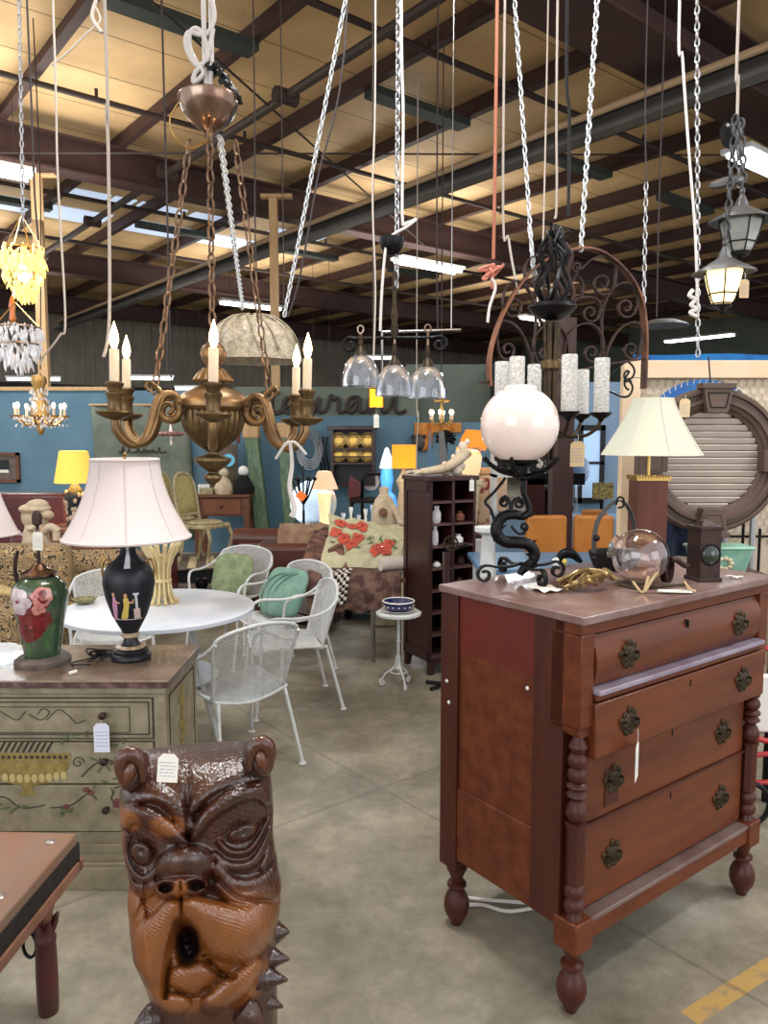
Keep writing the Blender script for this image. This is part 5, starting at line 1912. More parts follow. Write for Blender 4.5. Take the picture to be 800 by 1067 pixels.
# ============================================================ THREE GLASS SHADE PENDANT
YT = 3.6
s = YT / 800
tp_ = at(411, 352, YT)
T3 = thing('three_shade_pendant', 'iron bar pendant with three ribbed clear glass shades', 'pendant lamp', tp_, R(-6))
b = MB()
b.tube([(-44 * s, 0, 0), (40 * s, 0, 0)], .008, 8)
b.build('bar', iron, T3)
for s_ in (-1, 1):
    MB().tube(cr([(s_ * 40 * s, 0, 0)] + [(s_ * (46 * s + x), 0, y) for x, y in spiral(0, -7 * s, 8 * s, 1.1, PI / 2, -1, 18, .3)], 3), .008, 8).build('scroll_end', iron, T3)
for i, dx in enumerate((-35 * s, 0, 34 * s)):
    dz_ = (4 * s, -6 * s, -8 * s)[i]
    zb_ = -22 * s + dz_
    hd = MB().lathe([(.008, zb_ + 22 * s), (.012, zb_ + 14 * s), (.009, zb_ + 10 * s), (.02, zb_ + 6 * s), (.03, zb_ + 1 * s), (.036, zb_ - 3 * s), (.034, zb_ - 5 * s), (.001, zb_ - 5 * s)], 20, (dx, 0, 0)).build('shade_holder', brass_old, T3)
    MB().tube([(dx + cos(t) * .014, 0, 9 * s + sin(t) * .018) for t in [j * 2 * PI / 14 for j in range(14)]], .004, 6, closed=True).tube([(dx, 0, 5 * s), (dx, 0, zb_ + 10 * s)], .006, 6).build('ring', nickel, T3)
    prof = [(r * s, zb_ - y * s) for r, y in ((8, 0), (11, 2), (14.5, 6), (17, 11), (18.7, 17), (19.6, 24), (20, 31))]
    MB().shell(prof, 64, (dx, 0, 0), rf=lambda t, z: 1 + .012 * sin(32 * t), th=.004).build('glass_shade', glass_irid, T3)
MB().tube([(0, 0, 0), (0, 0, 66 * s)], .010, 10).lathe([(.012, 0), (.02, 8 * s), (.012, 16 * s), (.018, 22 * s), (.01, 30 * s)], 14).build('stem', brass_old, T3)
dome = thing('black_canopy', 'small black dome canopy on the chain above the three glass shades', 'canopy', at(408, 255, YT))
MB().lathe([(.001, -11 * s), (7 * s, -9 * s), (11 * s, -3 * s), (12.5 * s, 4 * s), (12 * s, 7 * s), (4 * s, 9 * s), (.001, 9 * s)], 28).build('dome', iron, dome)
hang_chain(415, 0, 413, 300, YT, YT, .045, .0045, zinc, 'silver chain dropping to the three glass shade pendant', None, .028)
cord([(418, 0), (420, 120), (419, 225), (424, 232), (434, 228), (424, 236), (408, 246), (402, 258), (398, 300), (396, 345)], YT - .03, .0065, white_rope, 'pale rope knotted at the black dome canopy', 'rope', 'rope')
cord([(391, 60), (388, 200), (391, 300), (389, 376)], YT - .1, .004, cord_w, 'pale cord hanging left of the black dome canopy')
rodt = MB().tube([at(398, 346, YT + .3), at(480, 344, YT + .3)], .009, 8).tube([at(398, 346, YT + .3), at(398, 395, YT + .3)], .007, 8)
rodt.tube([at(470, 344, YT + .3), at(470, 344, YT + .3) + Vector((0, 0, 3.2))], .003, 5)
tag(rodt.build('towel_rod', chrome), 'thin pale metal rod hanging level behind the three glass shades', 'rod')
yl = thing('yellow_lantern', 'small glowing yellow glass lantern under the three glass shades', 'lantern', at(392, 414, 4.4))
s = 4.4 / 800
MB().box(0, 0, -1 * s, 14 * s, 14 * s, 18 * s).build('glass_body', mat('glowing_yellow_glass', rgb(250, 200, 40), .4, emit=rgb(255, 190, 20), es=1.2), yl)
b = MB()
for x in (-7, 7):
    for y in (-7, 7):
        b.box(x * s, y * s, 0, 1.4 * s, 1.4 * s, 20 * s)
b.box(0, 0, 11 * s, 16 * s, 16 * s, 2 * s, tx=.6, ty=.6).box(0, 0, 14 * s, 4 * s, 4 * s, 4 * s)
b.build('frame', mat('yellow_brass', rgb(170, 120, 40), .4, .6), yl)
price_tag(at(392, 428, 4.38), .075, .03, 0, 0, label='tiny white tag below the small yellow lantern', string=.02)
cord([(389, 376), (391, 402)], 4.4, .004, cord_d, 'dark cord of the small yellow lantern')
# far lit chandelier
YF = 8.0
s = YF / 800
F2 = thing('crystal_chandelier', 'small far chandelier with six lit candles right of the glass shades', 'chandelier', at(460, 432, YF))
MB().lathe([(1 * s, -14 * s), (2.4 * s, -8 * s), (1.2 * s, -3 * s), (2.5 * s, 4 * s), (1.2 * s, 10 * s), (3 * s, 16 * s), (1 * s, 20 * s)], 12).build('stem', gold, F2)
for k in range(6):
    a = 2 * PI * k / 6 + .3
    c_, s_ = cos(a), sin(a)
    ar = MB().tube(cr([(0, 0, -6 * s), (c_ * 7 * s, s_ * 7 * s, -11 * s), (c_ * 12 * s, s_ * 12 * s, -5 * s)], 4), .8 * s, 6).build('arm', gold, F2)
    MB().tube([(c_ * 12 * s, s_ * 12 * s, -5 * s), (c_ * 12 * s, s_ * 12 * s, 0)], 1. * s, 6).build('candle_sleeve', candle, ar)
    MB().ell((c_ * 12 * s, s_ * 12 * s, 2.5 * s), (1.6 * s, 1.6 * s, 2.6 * s), 8, 6).build('flame_bulb', flame_w, ar)
MB().tube([(8 * s * cos(t), 8 * s * sin(t), 14 * s) for t in [i * 2 * PI / 20 for i in range(20)]], 1.2 * s, 6, closed=True).build('crown_ring', gold, F2)
cord([(460, 345), (460, 414)], YF, .006, cord_d, 'dark cord holding the small far candle chandelier')

# ============================================================ IRON SCROLL ARCH
YA = 3.3
s = YA / 800
ap = at(593, 404, YA)
AR = thing('scroll_arch', 'large arched rusty iron scrollwork panel hanging from white chains', 'iron panel', ap, R(12))
k4 = s / 4 / cos(R(12))


def A2(u, v):
    """drawing coordinates of the enlarged view; centre u=412, foot v=736"""
    return Vector(((u - 412) * k4, 0, (736 - v) * k4))


outer = [(75, 735), (70, 640), (90, 540), (135, 430), (200, 330), (270, 260), (350, 215), (440, 190), (520, 195), (600, 235), (670, 300), (715, 380), (735, 470), (742, 560), (742, 736)]
MB().strap(cr([A2(*p_) for p_ in outer], 6), (0, 1, 0), .045, .008).build('arched_strap', copper_strap, AR)


def spir(cu, cv, r, t, a0, sg_):
    return spiral(cu, cv, r, t, a0, sg_, 24, .2)


scr = [[(450, 270), (500, 225), (560, 215), (600, 250), (600, 310)] + spir(545, 320, 50, 1.4, .2, 1),
       [(560, 640), (548, 520), (548, 430), (580, 350), (640, 312), (690, 340), (705, 400)] + spir(650, 410, 46, 1.4, 0, 1),
       [(560, 620), (600, 530), (650, 480), (705, 470), (728, 520), (722, 570)] + spir(678, 580, 42, 1.4, 0, 1),
       [(385, 600), (400, 530), (450, 485), (510, 485), (550, 530), (555, 580)] + spir(505, 595, 42, 1.4, 0, 1),
       [(400, 410), (450, 380), (510, 378), (540, 410), (538, 440)] + spir(495, 438, 40, 1.3, 0, 1),
       [(440, 300), (460, 330), (455, 370), (430, 385), (400, 360)] + spir(432, 262, 22, 1.3, PI / 2, 1)]
for L_ in scr:
    MB().strap(cr([A2(*p_) for p_ in L_], 3), (0, 1, 0), .020, .006).build('scroll', iron_brown, AR)
    Ms = [(395 - (u_ - 395) * .88, v_ + (12 if u_ > 500 else 0)) for u_, v_ in L_]
    MB().strap(cr([A2(*p_) for p_ in Ms], 3), (0, 1, 0), .020, .006).build('scroll', iron_brown, AR)
MB().strap([A2(30, 722), A2(320, 700), A2(560, 640), A2(760, 612)], (0, 1, 0), .02, .008).build('cross_bar', iron_brown, AR)
br = [(560, 705), (650, 632), (680, 636), (698, 662), (690, 690), (665, 700), (652, 685), (662, 665), (675, 668)]
br2 = [(675, 668), (660, 690), (655, 710), (675, 705), (692, 730), (680, 762), (650, 770), (600, 752), (560, 738)]
br3 = [(675, 740), (664, 735), (655, 715), (668, 700), (686, 708)]
MB().tube(cr([A2(*p_) for p_ in br], 5), .005, 6).tube(cr([A2(*p_) for p_ in br2], 5), .005, 6).tube(cr([A2(*p_) for p_ in br3], 5), .005, 6).build('scroll_bracket', iron, AR)
cu = MB()
for pts in ([(345, 180), (330, 240), (350, 300), (360, 380)], [(365, 180), (395, 230), (370, 300), (385, 380)], [(340, 200), (365, 250), (340, 320), (365, 370)], [(395, 240), (380, 300), (405, 360), (400, 400)]):
    cu.tube(cr([A2(*p_) + Vector((0, -.03, 0)) for p_ in pts], 5), .011, 8)
cu.build('crest_scrolls', iron_brown, AR)
MB().box(A2(385, 530).x, .02, A2(385, 560).z, .055, .03, .45).build('centre_post', steel_red, AR)
hang_chain(536, 0, 556, 292, YA, YA, .036, .0038, white_chain, 'white chain from the ceiling to the left shoulder of the scroll arch', None, .022)
hang_chain(622, 0, 605, 262, YA, YA, .036, .0045, white_chain, 'thicker white chain from the ceiling to the top of the scroll arch', None, .026)
hang_chain(551, 235, 558, 290, YA - .02, YA - .02, .036, .0035, white_chain, 'short white chain doubled at the left shoulder of the scroll arch', None, .02)
cord([(518, 0), (516, 150), (514, 270)], 3.2, .007, cord_o, 'orange brown cord hanging left of the scroll arch')
kn = MB()
rn = random.Random(2)
kp_ = at(514, 278, 3.2)
kn.tube(cr([kp_ + Vector((rn.gauss(0, .018), rn.gauss(0, .01), rn.gauss(0, .024))) for i in range(14)] + [kp_ + Vector((-.03, 0, -.05)), kp_ + Vector((-.01, 0, -.02))], 5), .006, 6)
tag(kn.build('cord_knot', mat('salmon_cord', rgb(196, 120, 100), .7)), 'salmon coloured cord bundle knotted at the end of the orange cord', 'cord')
cord([(524, 170), (530, 250), (540, 306)], 3.25, .005, cord_w, 'pale cord falling left of the scroll arch beside the orange cord')
cord([(512, 290), (516, 300), (510, 320), (508, 336)], 3.15, .006, white_rope, 'frayed white rope end below the salmon knot', 'rope', 'rope', False)
cord([(581, 0), (580, 200), (578, 228)], 2.75, .004, cord_w, 'thin pale cord down to the crown of the frosted cylinder chandelier')
cord([(591, 0), (593, 120), (592, 225)], 2.78, .006, wire_b, 'black cord down to the crown of the frosted cylinder chandelier')

# ============================================================ ICE GLASS CHANDELIER
YI = 2.7
s = YI / 800
ip = at(573, 430, YI)
IC = thing('cylinder_chandelier', 'bronze chandelier with six crackled frosted glass cylinder shades', 'chandelier', ip)
zi = lambda py: at(573, py, YI).z - ip.z
b = MB()
for k in range(6):
    a = 2 * PI * k / 6
    b.tube([(cos(a) * .02, sin(a) * .02, zi(480)), (cos(a) * .017, sin(a) * .017, zi(385)), (cos(a) * .022, sin(a) * .022, zi(336))], .009, 8)
b.build('reeded_stem', brass_old, IC)
MB().lathe([(.03, zi(386)), (.036, zi(384)), (.036, zi(377)), (.03, zi(375))], 28).build('bronze_band', gilt_dark, IC)
MB().lathe([(.001, zi(334)), (.03, zi(333)), (.07, zi(326)), (.085, zi(321)), (.08, zi(317)), (.03, zi(314)), (.012, zi(300)), (.001, zi(298))], 36, sy=.9).build('canopy_disc', iron, IC)
cw = MB()
rn = random.Random(6)
for k in range(6):
    a = 2 * PI * k / 6
    cw.tube(cr([(cos(a) * .03, sin(a) * .03, zi(316)), (cos(a + .5) * .06, sin(a + .5) * .06, zi(300)), (cos(a + 1) * .035, sin(a + 1) * .035, zi(280)), (cos(a + 1.2) * .05, sin(a + 1.2) * .05, zi(262)), (cos(a) * .015, sin(a) * .015, zi(242))], 5), .007, 7)
cw.build('twisted_crown', iron, IC)
b = MB()
for k in range(10):
    b.tube(cr([(rn.gauss(.01, .02), rn.gauss(0, .02), zi(262) - j * .0 + rn.uniform(-.02, .09)) for j in range(5)], 4), .004, 5)
b.build('black_chain_bundle', wire_b, IC)
for i, az in enumerate((-82, -22, 38, 98, 158, 218)):
    a = R(az)
    c_, s_ = cos(a), sin(a)
    Rr = .172
    zb_ = zi(434)
    ar = MB().tube(cr([(c_ * .02, s_ * .02, zi(445)), (c_ * .06, s_ * .06, zi(454)), (c_ * .12, s_ * .12, zi(454)), (c_ * .16, s_ * .16, zi(446)), (c_ * Rr, s_ * Rr, zb_ - .01)], 5), .006, 8).build('arm', brass_old, IC)
    MB().lathe([(.006, -.02), (.012, -.01), (.03, 0), (.04, .012), (.036, .01), (.01, .008)], 8, (c_ * Rr, s_ * Rr, zb_), rf=lambda t, z: 1 + .12 * sin(4 * t)).build('leaf_cup', iron, ar)
    hgt = .195 if i not in (2,) else .17
    MB().shell([(.023, .01), (.0255, .016), (.0255, hgt - .004), (.024, hgt)], 28, (c_ * Rr, s_ * Rr, zb_), th=.003).build('ice_glass_shade', glass_ice, ar)
price_tag(at(602, 452, YI - .12), .085, .048, 0, 0, m=paper_tan, label='tan paper tag hanging below the frosted cylinder chandelier', string=.025)

# ============================================================ OUTDOOR LANTERNS (right)
def lantern(cx, cy, Y, sc_, lit, lab, rz):
    p = at(cx, cy, Y)
    s = Y / 800 * sc_
    t = thing('hanging_lantern', lab, 'lantern', p, rz)
    t['group'] = 'weathered hanging lanterns'
    def flare(t_, z):
        return 1 + .05 * sin(6 * t_)
    MB().lathe([(.5 * s, 32 * s), (2 * s, 30 * s), (3 * s, 26 * s), (2 * s, 24 * s), (5 * s, 18 * s), (7 * s, 12 * s), (17 * s, 6 * s), (29 * s, -1 * s), (30 * s, -3 * s), (27 * s, -3 * s), (10 * s, 4 * s)], 6 * 6, rf=flare).build('flared_roof', lantern_metal, t)
    MB().lathe([(19 * s, 0), (20 * s, -3 * s), (17 * s, -16 * s), (12 * s, -30 * s), (9 * s, -34 * s), (.001, -34 * s)], 6).build('glass_body', lantern_glass if lit else lantern_off, t, smooth=False)
    b_ = MB()
    for k_ in range(6):
        a = 2 * PI * k_ / 6
        b_.tube([(cos(a) * r * s, sin(a) * r * s, z_ * s) for r, z_ in ((19.5, 0), (20.5, -3), (17.5, -16), (12.5, -30), (9, -35))], .8 * s, 6)
    for (r, z_) in ((14.8, -23.5), (10.5, -33)):
        b_.tube([(cos(2 * PI * k_ / 6) * r * s, sin(2 * PI * k_ / 6) * r * s, z_ * s) for k_ in range(6)], .8 * s, 6, closed=True)
    b_.build('cage', iron, t)
    MB().lathe([(9.5 * s, -34 * s), (9 * s, -36 * s), (3 * s, -38 * s), (1.5 * s, -40 * s), (2.4 * s, -42 * s), (.3 * s, -45 * s)], 14).build('finial', iron, t)
    if lit:
        point('lantern_light', (0, 0, -16 * s), 5, (1, .8, .5), .04, t)
    return t


lt = lantern(754, 282, 2.5, 1.0, True, 'lit glowing lantern with flared metal roof at the upper right', .2)
lantern(772, 228, 2.85, 1.0, False, 'unlit pale glass lantern hanging behind the lit one', .5)
for (p0, p1, Y, lab) in (((766, 120), (756, 252), 2.5, 'rusty dark chain holding the lit lantern'), ((768, 126), (771, 196), 2.85, 'rusty dark chain holding the unlit lantern'), ((772, 124), (775, 190), 2.8, 'second dark chain beside the unlit lantern')):
    o = hang_chain(p0[0], p0[1], p1[0], p1[1], Y, Y, .04, .0045, lantern_metal, lab, None, .026)
cl = thing('round_canopy', 'grey round canopy plate tipped on the chains above the lanterns', 'canopy', at(757, 192, 2.6))
cl.rotation_euler = (.3, -.25, 0)
MB().lathe([(.001, -.008), (.045, -.006), (.055, .004), (.05, .014), (.015, .022), (.001, .022)], 28).build('plate', lantern_metal, cl)
cl = thing('round_canopy', 'dark upright round canopy plate higher up on the lantern chains', 'canopy', at(757, 142, 2.6))
cl.rotation_euler = (0, R(70), 0)
MB().lathe([(.001, -.006), (.036, -.004), (.04, .004), (.03, .012), (.001, .014)], 24).build('plate', iron, cl)
cord([(770, 0), (769, 80), (768, 122)], 2.6, .005, cord_w, 'pale rope above the two outdoor lanterns', 'rope', 'rope')
price_tag(at(776, 284, 2.38), .055, .028, 0, 0, m=paper_tan, label='tan tag dangling right of the lit lantern', string=.02)
hang_chain(726, 0, 727, 372, 3.4, 3.4, .04, .004, zinc, 'grey chain hanging straight left of the lanterns', None, .024)
cord([(708, 0), (711, 60), (717, 150), (724, 240), (727, 330)], 3.38, .006, white_rope, 'white rope wavering beside the grey chain left of the lanterns', 'rope', 'rope')
cord([(722, 302), (718, 308), (724, 312), (720, 318), (725, 322), (719, 326), (726, 330)], 3.36, .009, white_rope, 'white rope knot on the grey chain left of the lit lantern', 'rope', 'rope', False)
hang_chain(673, 190, 670, 350, 4.2, 4.2, .05, .004, zinc, 'pale thin chain behind the right side of the scroll arch', None, .026)
cord([(673, 60), (673, 190)], 4.2, .004, cord_d, 'thin dark cord above the pale thin chain behind the arch')
cord([(688, 160), (684, 330)], 5, .005, cord_d, 'dark cord right of the scroll arch')
cord([(172, 130), (175, 250), (174, 390)], 5, .005, cord_d, 'thin dark cord behind the left chain of the gilt chandelier')
cord([(265, 100), (266, 250), (270, 330)], 5.2, .005, cord_d, 'thin dark cord just left of the pine post behind the shell pendant')
cord([(295, 240), (296, 330)], 5.4, .004, cord_d, 'thin dark cord just right of the pine post behind the shell pendant')
cord([(455, 230), (456, 345)], 6, .006, cord_d, 'thin dark cord crossing the strip light above the glass shades')
cord([(566, 240), (560, 300), (562, 340)], 4.6, .005, cord_w, 'pale cord behind the left half of the scroll arch')
cord([(434, 405), (436, 430), (434, 470), (434, 560)], 8.6, .006, cord_w, 'thin white cord hanging in front of the plate rack wall')
fan = thing('ceiling_dish', 'grey shallow dish shade hanging right of the scroll arch', 'lamp', at(691, 336, 6.5))
MB().lathe([(.001, .02), (.1, .02), (.2, -.02), (.21, -.03), (.18, -.02), (.001, .005)], 32).build('dish', bar_grey, fan)
wb = MB()
for pts in ([(290, 30), (300, 50), (322, 66)], [(150, 200)]):
    pass
wb.tube(cr([at(100, 8, 3.6), at(104, 22, 3.6), at(90, 35, 3.6), at(70, 55, 3.6), at(54, 68, 3.6)], 6), .005, 6).tube(cr([at(100, 0, 3.6), at(96, 18, 3.6), at(106, 34, 3.6)], 6), .009, 6)
tag(wb.build('loose_cable', cord_w), 'loose pale cable curling under a purlin at the upper left', 'cable')

# ============================================================ THINGS ON THE CHERRY CHEST
CZ = 1.10
# globe lamp
gq = onz(543, 600, CZ)
YL = 2.38
lb = Vector((at(543, 600, YL).x, YL, CZ))
GL = thing('globe_lamp', 'wrought iron serpent scroll lamp with a big white glass globe', 'lamp', lb, R(8))
s = YL / 800 * 1.01
k5 = s / 5


def L2(u, v, y=0.):
    return Vector(((u - 315) * k5, y, (672 - v) * k5))


# crop rows are scaled so that the foot rests at v = 672
stem = [(322, 60), (320, 130), (318, 200), (340, 255), (352, 300), (325, 330), (270, 322), (215, 330), (180, 375), (182, 425), (225, 462), (290, 468), (350, 480), (385, 525), (372, 570), (330, 605), (305, 640)]
stem = [(u_, 60 + (v_ - 60) * 1.0) for u_, v_ in stem]
P_ = cr([L2(u_, v_) for u_, v_ in stem], 6)
n_ = len(P_)
MB().tube(P_, [k5 * (15 + 17 * sin(PI * min(1, max(0, (i / n_ - .25) / .75))) ** .6) for i in range(n_)], 14).build('serpent_stem', iron, GL)
for az in (0, 90, 180, 270):
    a = R(az + 10)
    c_, s_ = cos(a), sin(a)
    P2_ = [(0, 95), (60, 82), (130, 80), (190, 92)] + [(x, y) for x, y in spiral(210, 46, 46, 1.15, PI / 2, -1, 22, .3)]
    MB().tube(cr([(c_ * x * k5, s_ * x * k5, (y) * k5) for x, y in P2_], 3), [k5 * 14] * 9 + [k5 * 13] * 80, 8).build('scroll_foot', iron, GL) if False else MB().strap(cr([(c_ * x * k5, s_ * x * k5, y * k5) for x, y in P2_], 3), (-s_, c_, 0), .014, .007).build('scroll_foot', iron, GL)
for (sc_pts, y_) in (([(250, 110), (290, 100), (315, 130)] + [], 0),):
    pass
topz = (672 - 78) * k5
for az in (8, 62, 118, 172, 235, 305):
    a = R(az)
    c_, s_ = cos(a), sin(a)
    MB().tube(cr([(0, 0, topz - 60 * k5), (c_ * 50 * k5, s_ * 50 * k5, topz - 35 * k5), (c_ * 110 * k5, s_ * 110 * k5, topz - 20 * k5), (c_ * 165 * k5, s_ * 165 * k5, topz + 12 * k5), (c_ * 200 * k5, s_ * 200 * k5, topz + 50 * k5), (c_ * 196 * k5, s_ * 196 * k5, topz + 28 * k5)], 5), [k5 * (17 - 9 * i / 26) for i in range(26)], 8).build('leaf_arm', iron, GL)
b_ = None
for (u_, v_, r_, a0, sg_) in ((262, 72, 46, R(200), 1), (380, 62, 50, R(-20), -1)):
    MB().tube(cr([L2(x, y, -.03) for x, y in [(318, 130)] + spiral(u_, v_, r_, 1.5, PI / 2 if sg_ < 0 else PI / 2, -sg_, 26, .2)], 3), k5 * 6, 7).build('cradle_scroll', iron, GL)
for L_ in ([(245, 300), (240, 250), (215, 225)] + spiral(212, 255, 26, 1.3, -PI / 2, -1, 20, .25), [(250, 300), (258, 250), (285, 232)] + spiral(288, 262, 28, 1.3, -PI / 2, 1, 20, .25), [(250, 380), (290, 420), (325, 415)] + spiral(318, 385, 22, 1.3, PI / 2, -1, 20, .25), [(160, 350), (140, 290), (110, 250), (160, 200), (215, 130)]):
    MB().tube(cr([L2(x, y, -.012) for x, y in L_], 3), k5 * 8, 7).build('side_scroll', iron, GL)
lf = MB()
rn = random.Random(9)
for i in range(16):
    t = i / 15
    idx = int(n_ * (.3 + .65 * t))
    c = P_[min(idx, n_ - 1)]
    a = i * 1.3
    d_ = Vector((cos(a), -abs(sin(a)) * .6, .3 * sin(a * 2)))
    lf.tube([c, c + d_ * 34 * k5, c + d_ * 55 * k5 + Vector((0, 0, .006))], [k5 * 12, k5 * 9, k5 * 2], 6)
lf.build('iron_leaves', iron, GL)
gz = at(541, 443, YL).z - CZ
gx = at(541, 443, YL).x - lb.x
gr = 41 * YL / 800 * .985
MB().ell((gx, 0, gz), gr, 48, 32).lathe([(gr * .42, gz + gr * .88), (gr * .44, gz + gr * .93), (gr * .40, gz + gr * .99), (gr * .34, gz + gr * 1.01), (gr * .3, gz + gr * .97)], 40, (gx, 0, 0)).build('glass_globe', glass_milk, GL)
MB().lathe([(.03, -.01), (.055, .0), (.06, .014), (.05, .02), (.02, .01)], 24, (gx, 0, gz - gr * .96)).build('fitter', iron, GL)

# clear glass sphere lying on its side in a brass holder
gs = at(667, 580, 2.33)
GS = thing('glass_sphere_shade', 'clear thin glass sphere shade lying on its side on the cherry chest', 'lampshade', (gs.x, 2.33, CZ))
rs = 29 * 2.33 / 800
tilt = Matrix.Rotation(R(-70), 4, 'Y')
m_ = MB()
m_.X = Matrix.Translation((0, 0, rs + .002)) @ tilt
prof = [(rs * sin(t), rs * cos(t)) for t in [PI - i * (PI - .42) / 28 for i in range(29)]]
prof = [(max(r, .0008), z) for r, z in prof] + [(rs * .40, rs * 1.02), (rs * .44, rs * 1.08)]
m_.shell(prof, 48, th=.0016)
m_.build('glass_globe', glass_smoke, GS)
HB = thing('brass_lamp_holder', 'bent brass sconce arms with paper tags in front of the glass sphere', 'sconce', (gs.x, 2.24, CZ))
b = MB()
b.tube(cr([(-.10, -.02, .02), (-.05, -.04, .012), (.0, -.05, .018), (.05, -.05, .022), (.1, -.03, .02)], 6), .005, 8)
b.build('arm', brass_old, HB)
for pts in ([(-.06, -.03, .03), (-.04, -.06, .004), (-.015, -.03, .045)], [(-.035, -.06, .006), (.0, -.04, .05), (.01, -.04, .055)], [(.09, -.03, .03), (.1, -.05, .012), (.115, -.05, .006)]):
    MB().tube(cr(pts, 5), .0045, 6).build('prong', mat('pale_brass_%d' % len(HB.children), rgb(190, 168, 128), .35, .5), HB)

# heap of tarnished brass arms
HP = thing('brass_arm_bundle', 'bundle of tarnished brass chandelier arms lying beside the globe lamp', 'lamp parts', (at(616, 604, 2.22).x, 2.23, CZ), .3)
HP.scale = (.72, .8, 1)
rn = random.Random(12)
mbr = mat('tarnished_brass', rgb(168, 144, 96), .32, .8, c2=rgb(92, 70, 44), scale=24)
for i in range(14):
    t0 = rn.uniform(-.1, .0)
    y0_ = rn.uniform(-.035, .035)
    zq = .008 + .004 * (i % 8)
    pts = [(t0 - .03, y0_ + rn.gauss(0, .01), zq + .0), (t0 + .02, y0_ + rn.gauss(0, .01), zq + .012 + rn.uniform(0, .012)), (t0 + .07, y0_ + rn.gauss(0, .01), zq + .02 + rn.uniform(0, .015)), (t0 + .12, y0_ + rn.gauss(0, .012), zq + rn.uniform(0, .02))]
    MB().tube(cr(pts, 5), [.005 + .003 * sin(PI * j / 15) for j in range(16)], 8, flat=.6).build('brass_arm', mbr, HP)

# sconce bracket with ring and box lantern
BX_ = at(733, 577, 2.40)
SL = thing('box_lantern', 'dark metal box lantern with round green glass lens on the cherry chest', 'lantern', (BX_.x, 2.40, CZ), R(12))
hgt = at(733, 548, 2.40).z - CZ
MB().box(0, 0, hgt / 2, .072, .072, hgt).box(0, 0, .006, .082, .082, .012).box(0, 0, hgt - .004, .08, .08, .012).box(0, 0, hgt + .008, .06, .06, .02, tx=.5, ty=.5).build('case', iron_brown, SL, bev=.002)
MB().lathe([(.001, .012), (.018, .009), (.030, .0)], 28).build('lens', mat('dark_green_lens', rgb(16, 34, 26), .05, coat=1.), SL, loc=(0, -.038, .085), rot=(R(90), 0, 0))
MB().tube([(cos(t) * .032, -.038, .085 + sin(t) * .032) for t in [i * 2 * PI / 28 for i in range(28)]], .003, 6, closed=True).build('lens_ring', iron, SL)
SB = thing('iron_bracket', 'dark iron wall bracket with ring end joining the box lantern', 'bracket', (at(695, 590, 2.33).x, 2.33, CZ))
MB().strap([(cos(t) * .024 * .8, -.0 + cos(t) * .02, .047 + sin(t) * .040) for t in [i * 2 * PI / 24 for i in range(25)]], (.6, -.8, 0), .022, .005).build('ring', iron_brown, SB)
MB().tube(cr([(.015, .01, .075), (.035, .015, .072), (.06, .02, .055), (.075, .03, .052)], 5), .009, 8).build('rod', iron_brown, SB)
pt = MB().blob(lambda u, v: Vector((u, v, .003 + .008 * abs(u * 8))), [(-.05, -.02), (.05, -.03), (.06, .01), (-.03, .025)])
MB_ = pt.build('slip', paper, loc=(at(664, 604, 2.2).x + .1, 2.2, CZ))
tag(MB_, 'small white paper slip lying in front of the brass sconce arms', 'paper')
MB_.modifiers.new('solid', 'SOLIDIFY').thickness = .001
for (px, py, Y, a, w1, h1, lab) in ((568, 615, 2.16, .4, .07, .09, 'crumpled white paper under the serpent lamp foot'), (765, 603, 2.45, -.5, .05, .012, 'thin white paper strip right of the box lantern')):
    p = onz(px, py, CZ)
    o = MB().sheet(lambda u, v: ((u - .5) * w1, (v - .5) * h1, .004 + .006 * sin(u * 5 + v * 4) ** 2), 8, 8, .001).build('paper_scrap', paper, loc=(p.x, p.y, CZ), rot=(0, 0, a))
    tag(o, lab, 'paper')

# black basket with arched strap handle
bq = at(640, 590, 2.62)
BK = thing('strap_basket', 'black basket with shaggy rim and tall arched metal handle', 'basket', (bq.x, 2.62, CZ), R(20))
MB().lathe([(.05, .0), (.07, .004), (.085, .045), (.088, .058), (.07, .055), (.05, .02), (.001, .018)], 36, rf=lambda t, z: 1 + .03 * sin(17 * t)).build('basket_body', black_fur, BK)
MB().strap(cr([(-.082, 0, .04), (-.085, 0, .11), (-.065, 0, .18), (-.0, 0, .232), (.045, 0, .215), (.075, 0, .15), (.083, 0, .04)], 6), (0, 1, 0), .022, .004).build('arched_handle', lantern_metal, BK)
MB().tube(cr([(-.01, -.012, .22), (.0, -.012, .245), (.02, -.012, .24), (.02, -.012, .215), (.0, -.012, .21)], 5), .004, 6).build('handle_loop', iron, BK)
MB().ell((-.085, -.012, .11), .012, 10, 8).build('rivet', iron, BK)

# ============================================================ PYRAMID SHADE LAMP ON SQUARE COLUMN, on a side table behind the chest
YP = 3.25
cp = at(674, 540, YP)
stz = .96
ST_ = thing('side_table', 'dark narrow table behind the cherry chest carrying the square column lamp', 'table', (at(715, 500, 3.3).x, 3.3, 0), 0)
MB().bx(-.34, .36, -.18, .18, stz - .03, stz).build('tabletop', mahog, ST_, bev=.004)
for (x, y) in ((-.31, -.15), (.33, -.15), (-.31, .15), (.33, .15)):
    MB().tube([(x, y, 0), (x, y, stz - .03)], .016, 10).build('leg', iron, ST_)
CL = thing('column_lamp', 'lamp with pale bell shade on a tall square reddish wood column', 'lamp', (cp.x, YP, stz))
zc = at(674, 500, YP).z - stz
MB().box(0, 0, zc / 2, .125, .125, zc).build('square_column', column_wood, CL, bev=.002)
b = MB()
b.box(0, 0, zc + .006, .138, .138, .012)
for i in range(12):
    for (x, y) in ((-.066 + i * .012, -.068), (-.066 + i * .012, .068), (-.068, -.066 + i * .012), (.068, -.066 + i * .012)):
        b.box(x, y, zc + .012, .006, .008, .014)
b.build('brass_gallery', brass, CL)
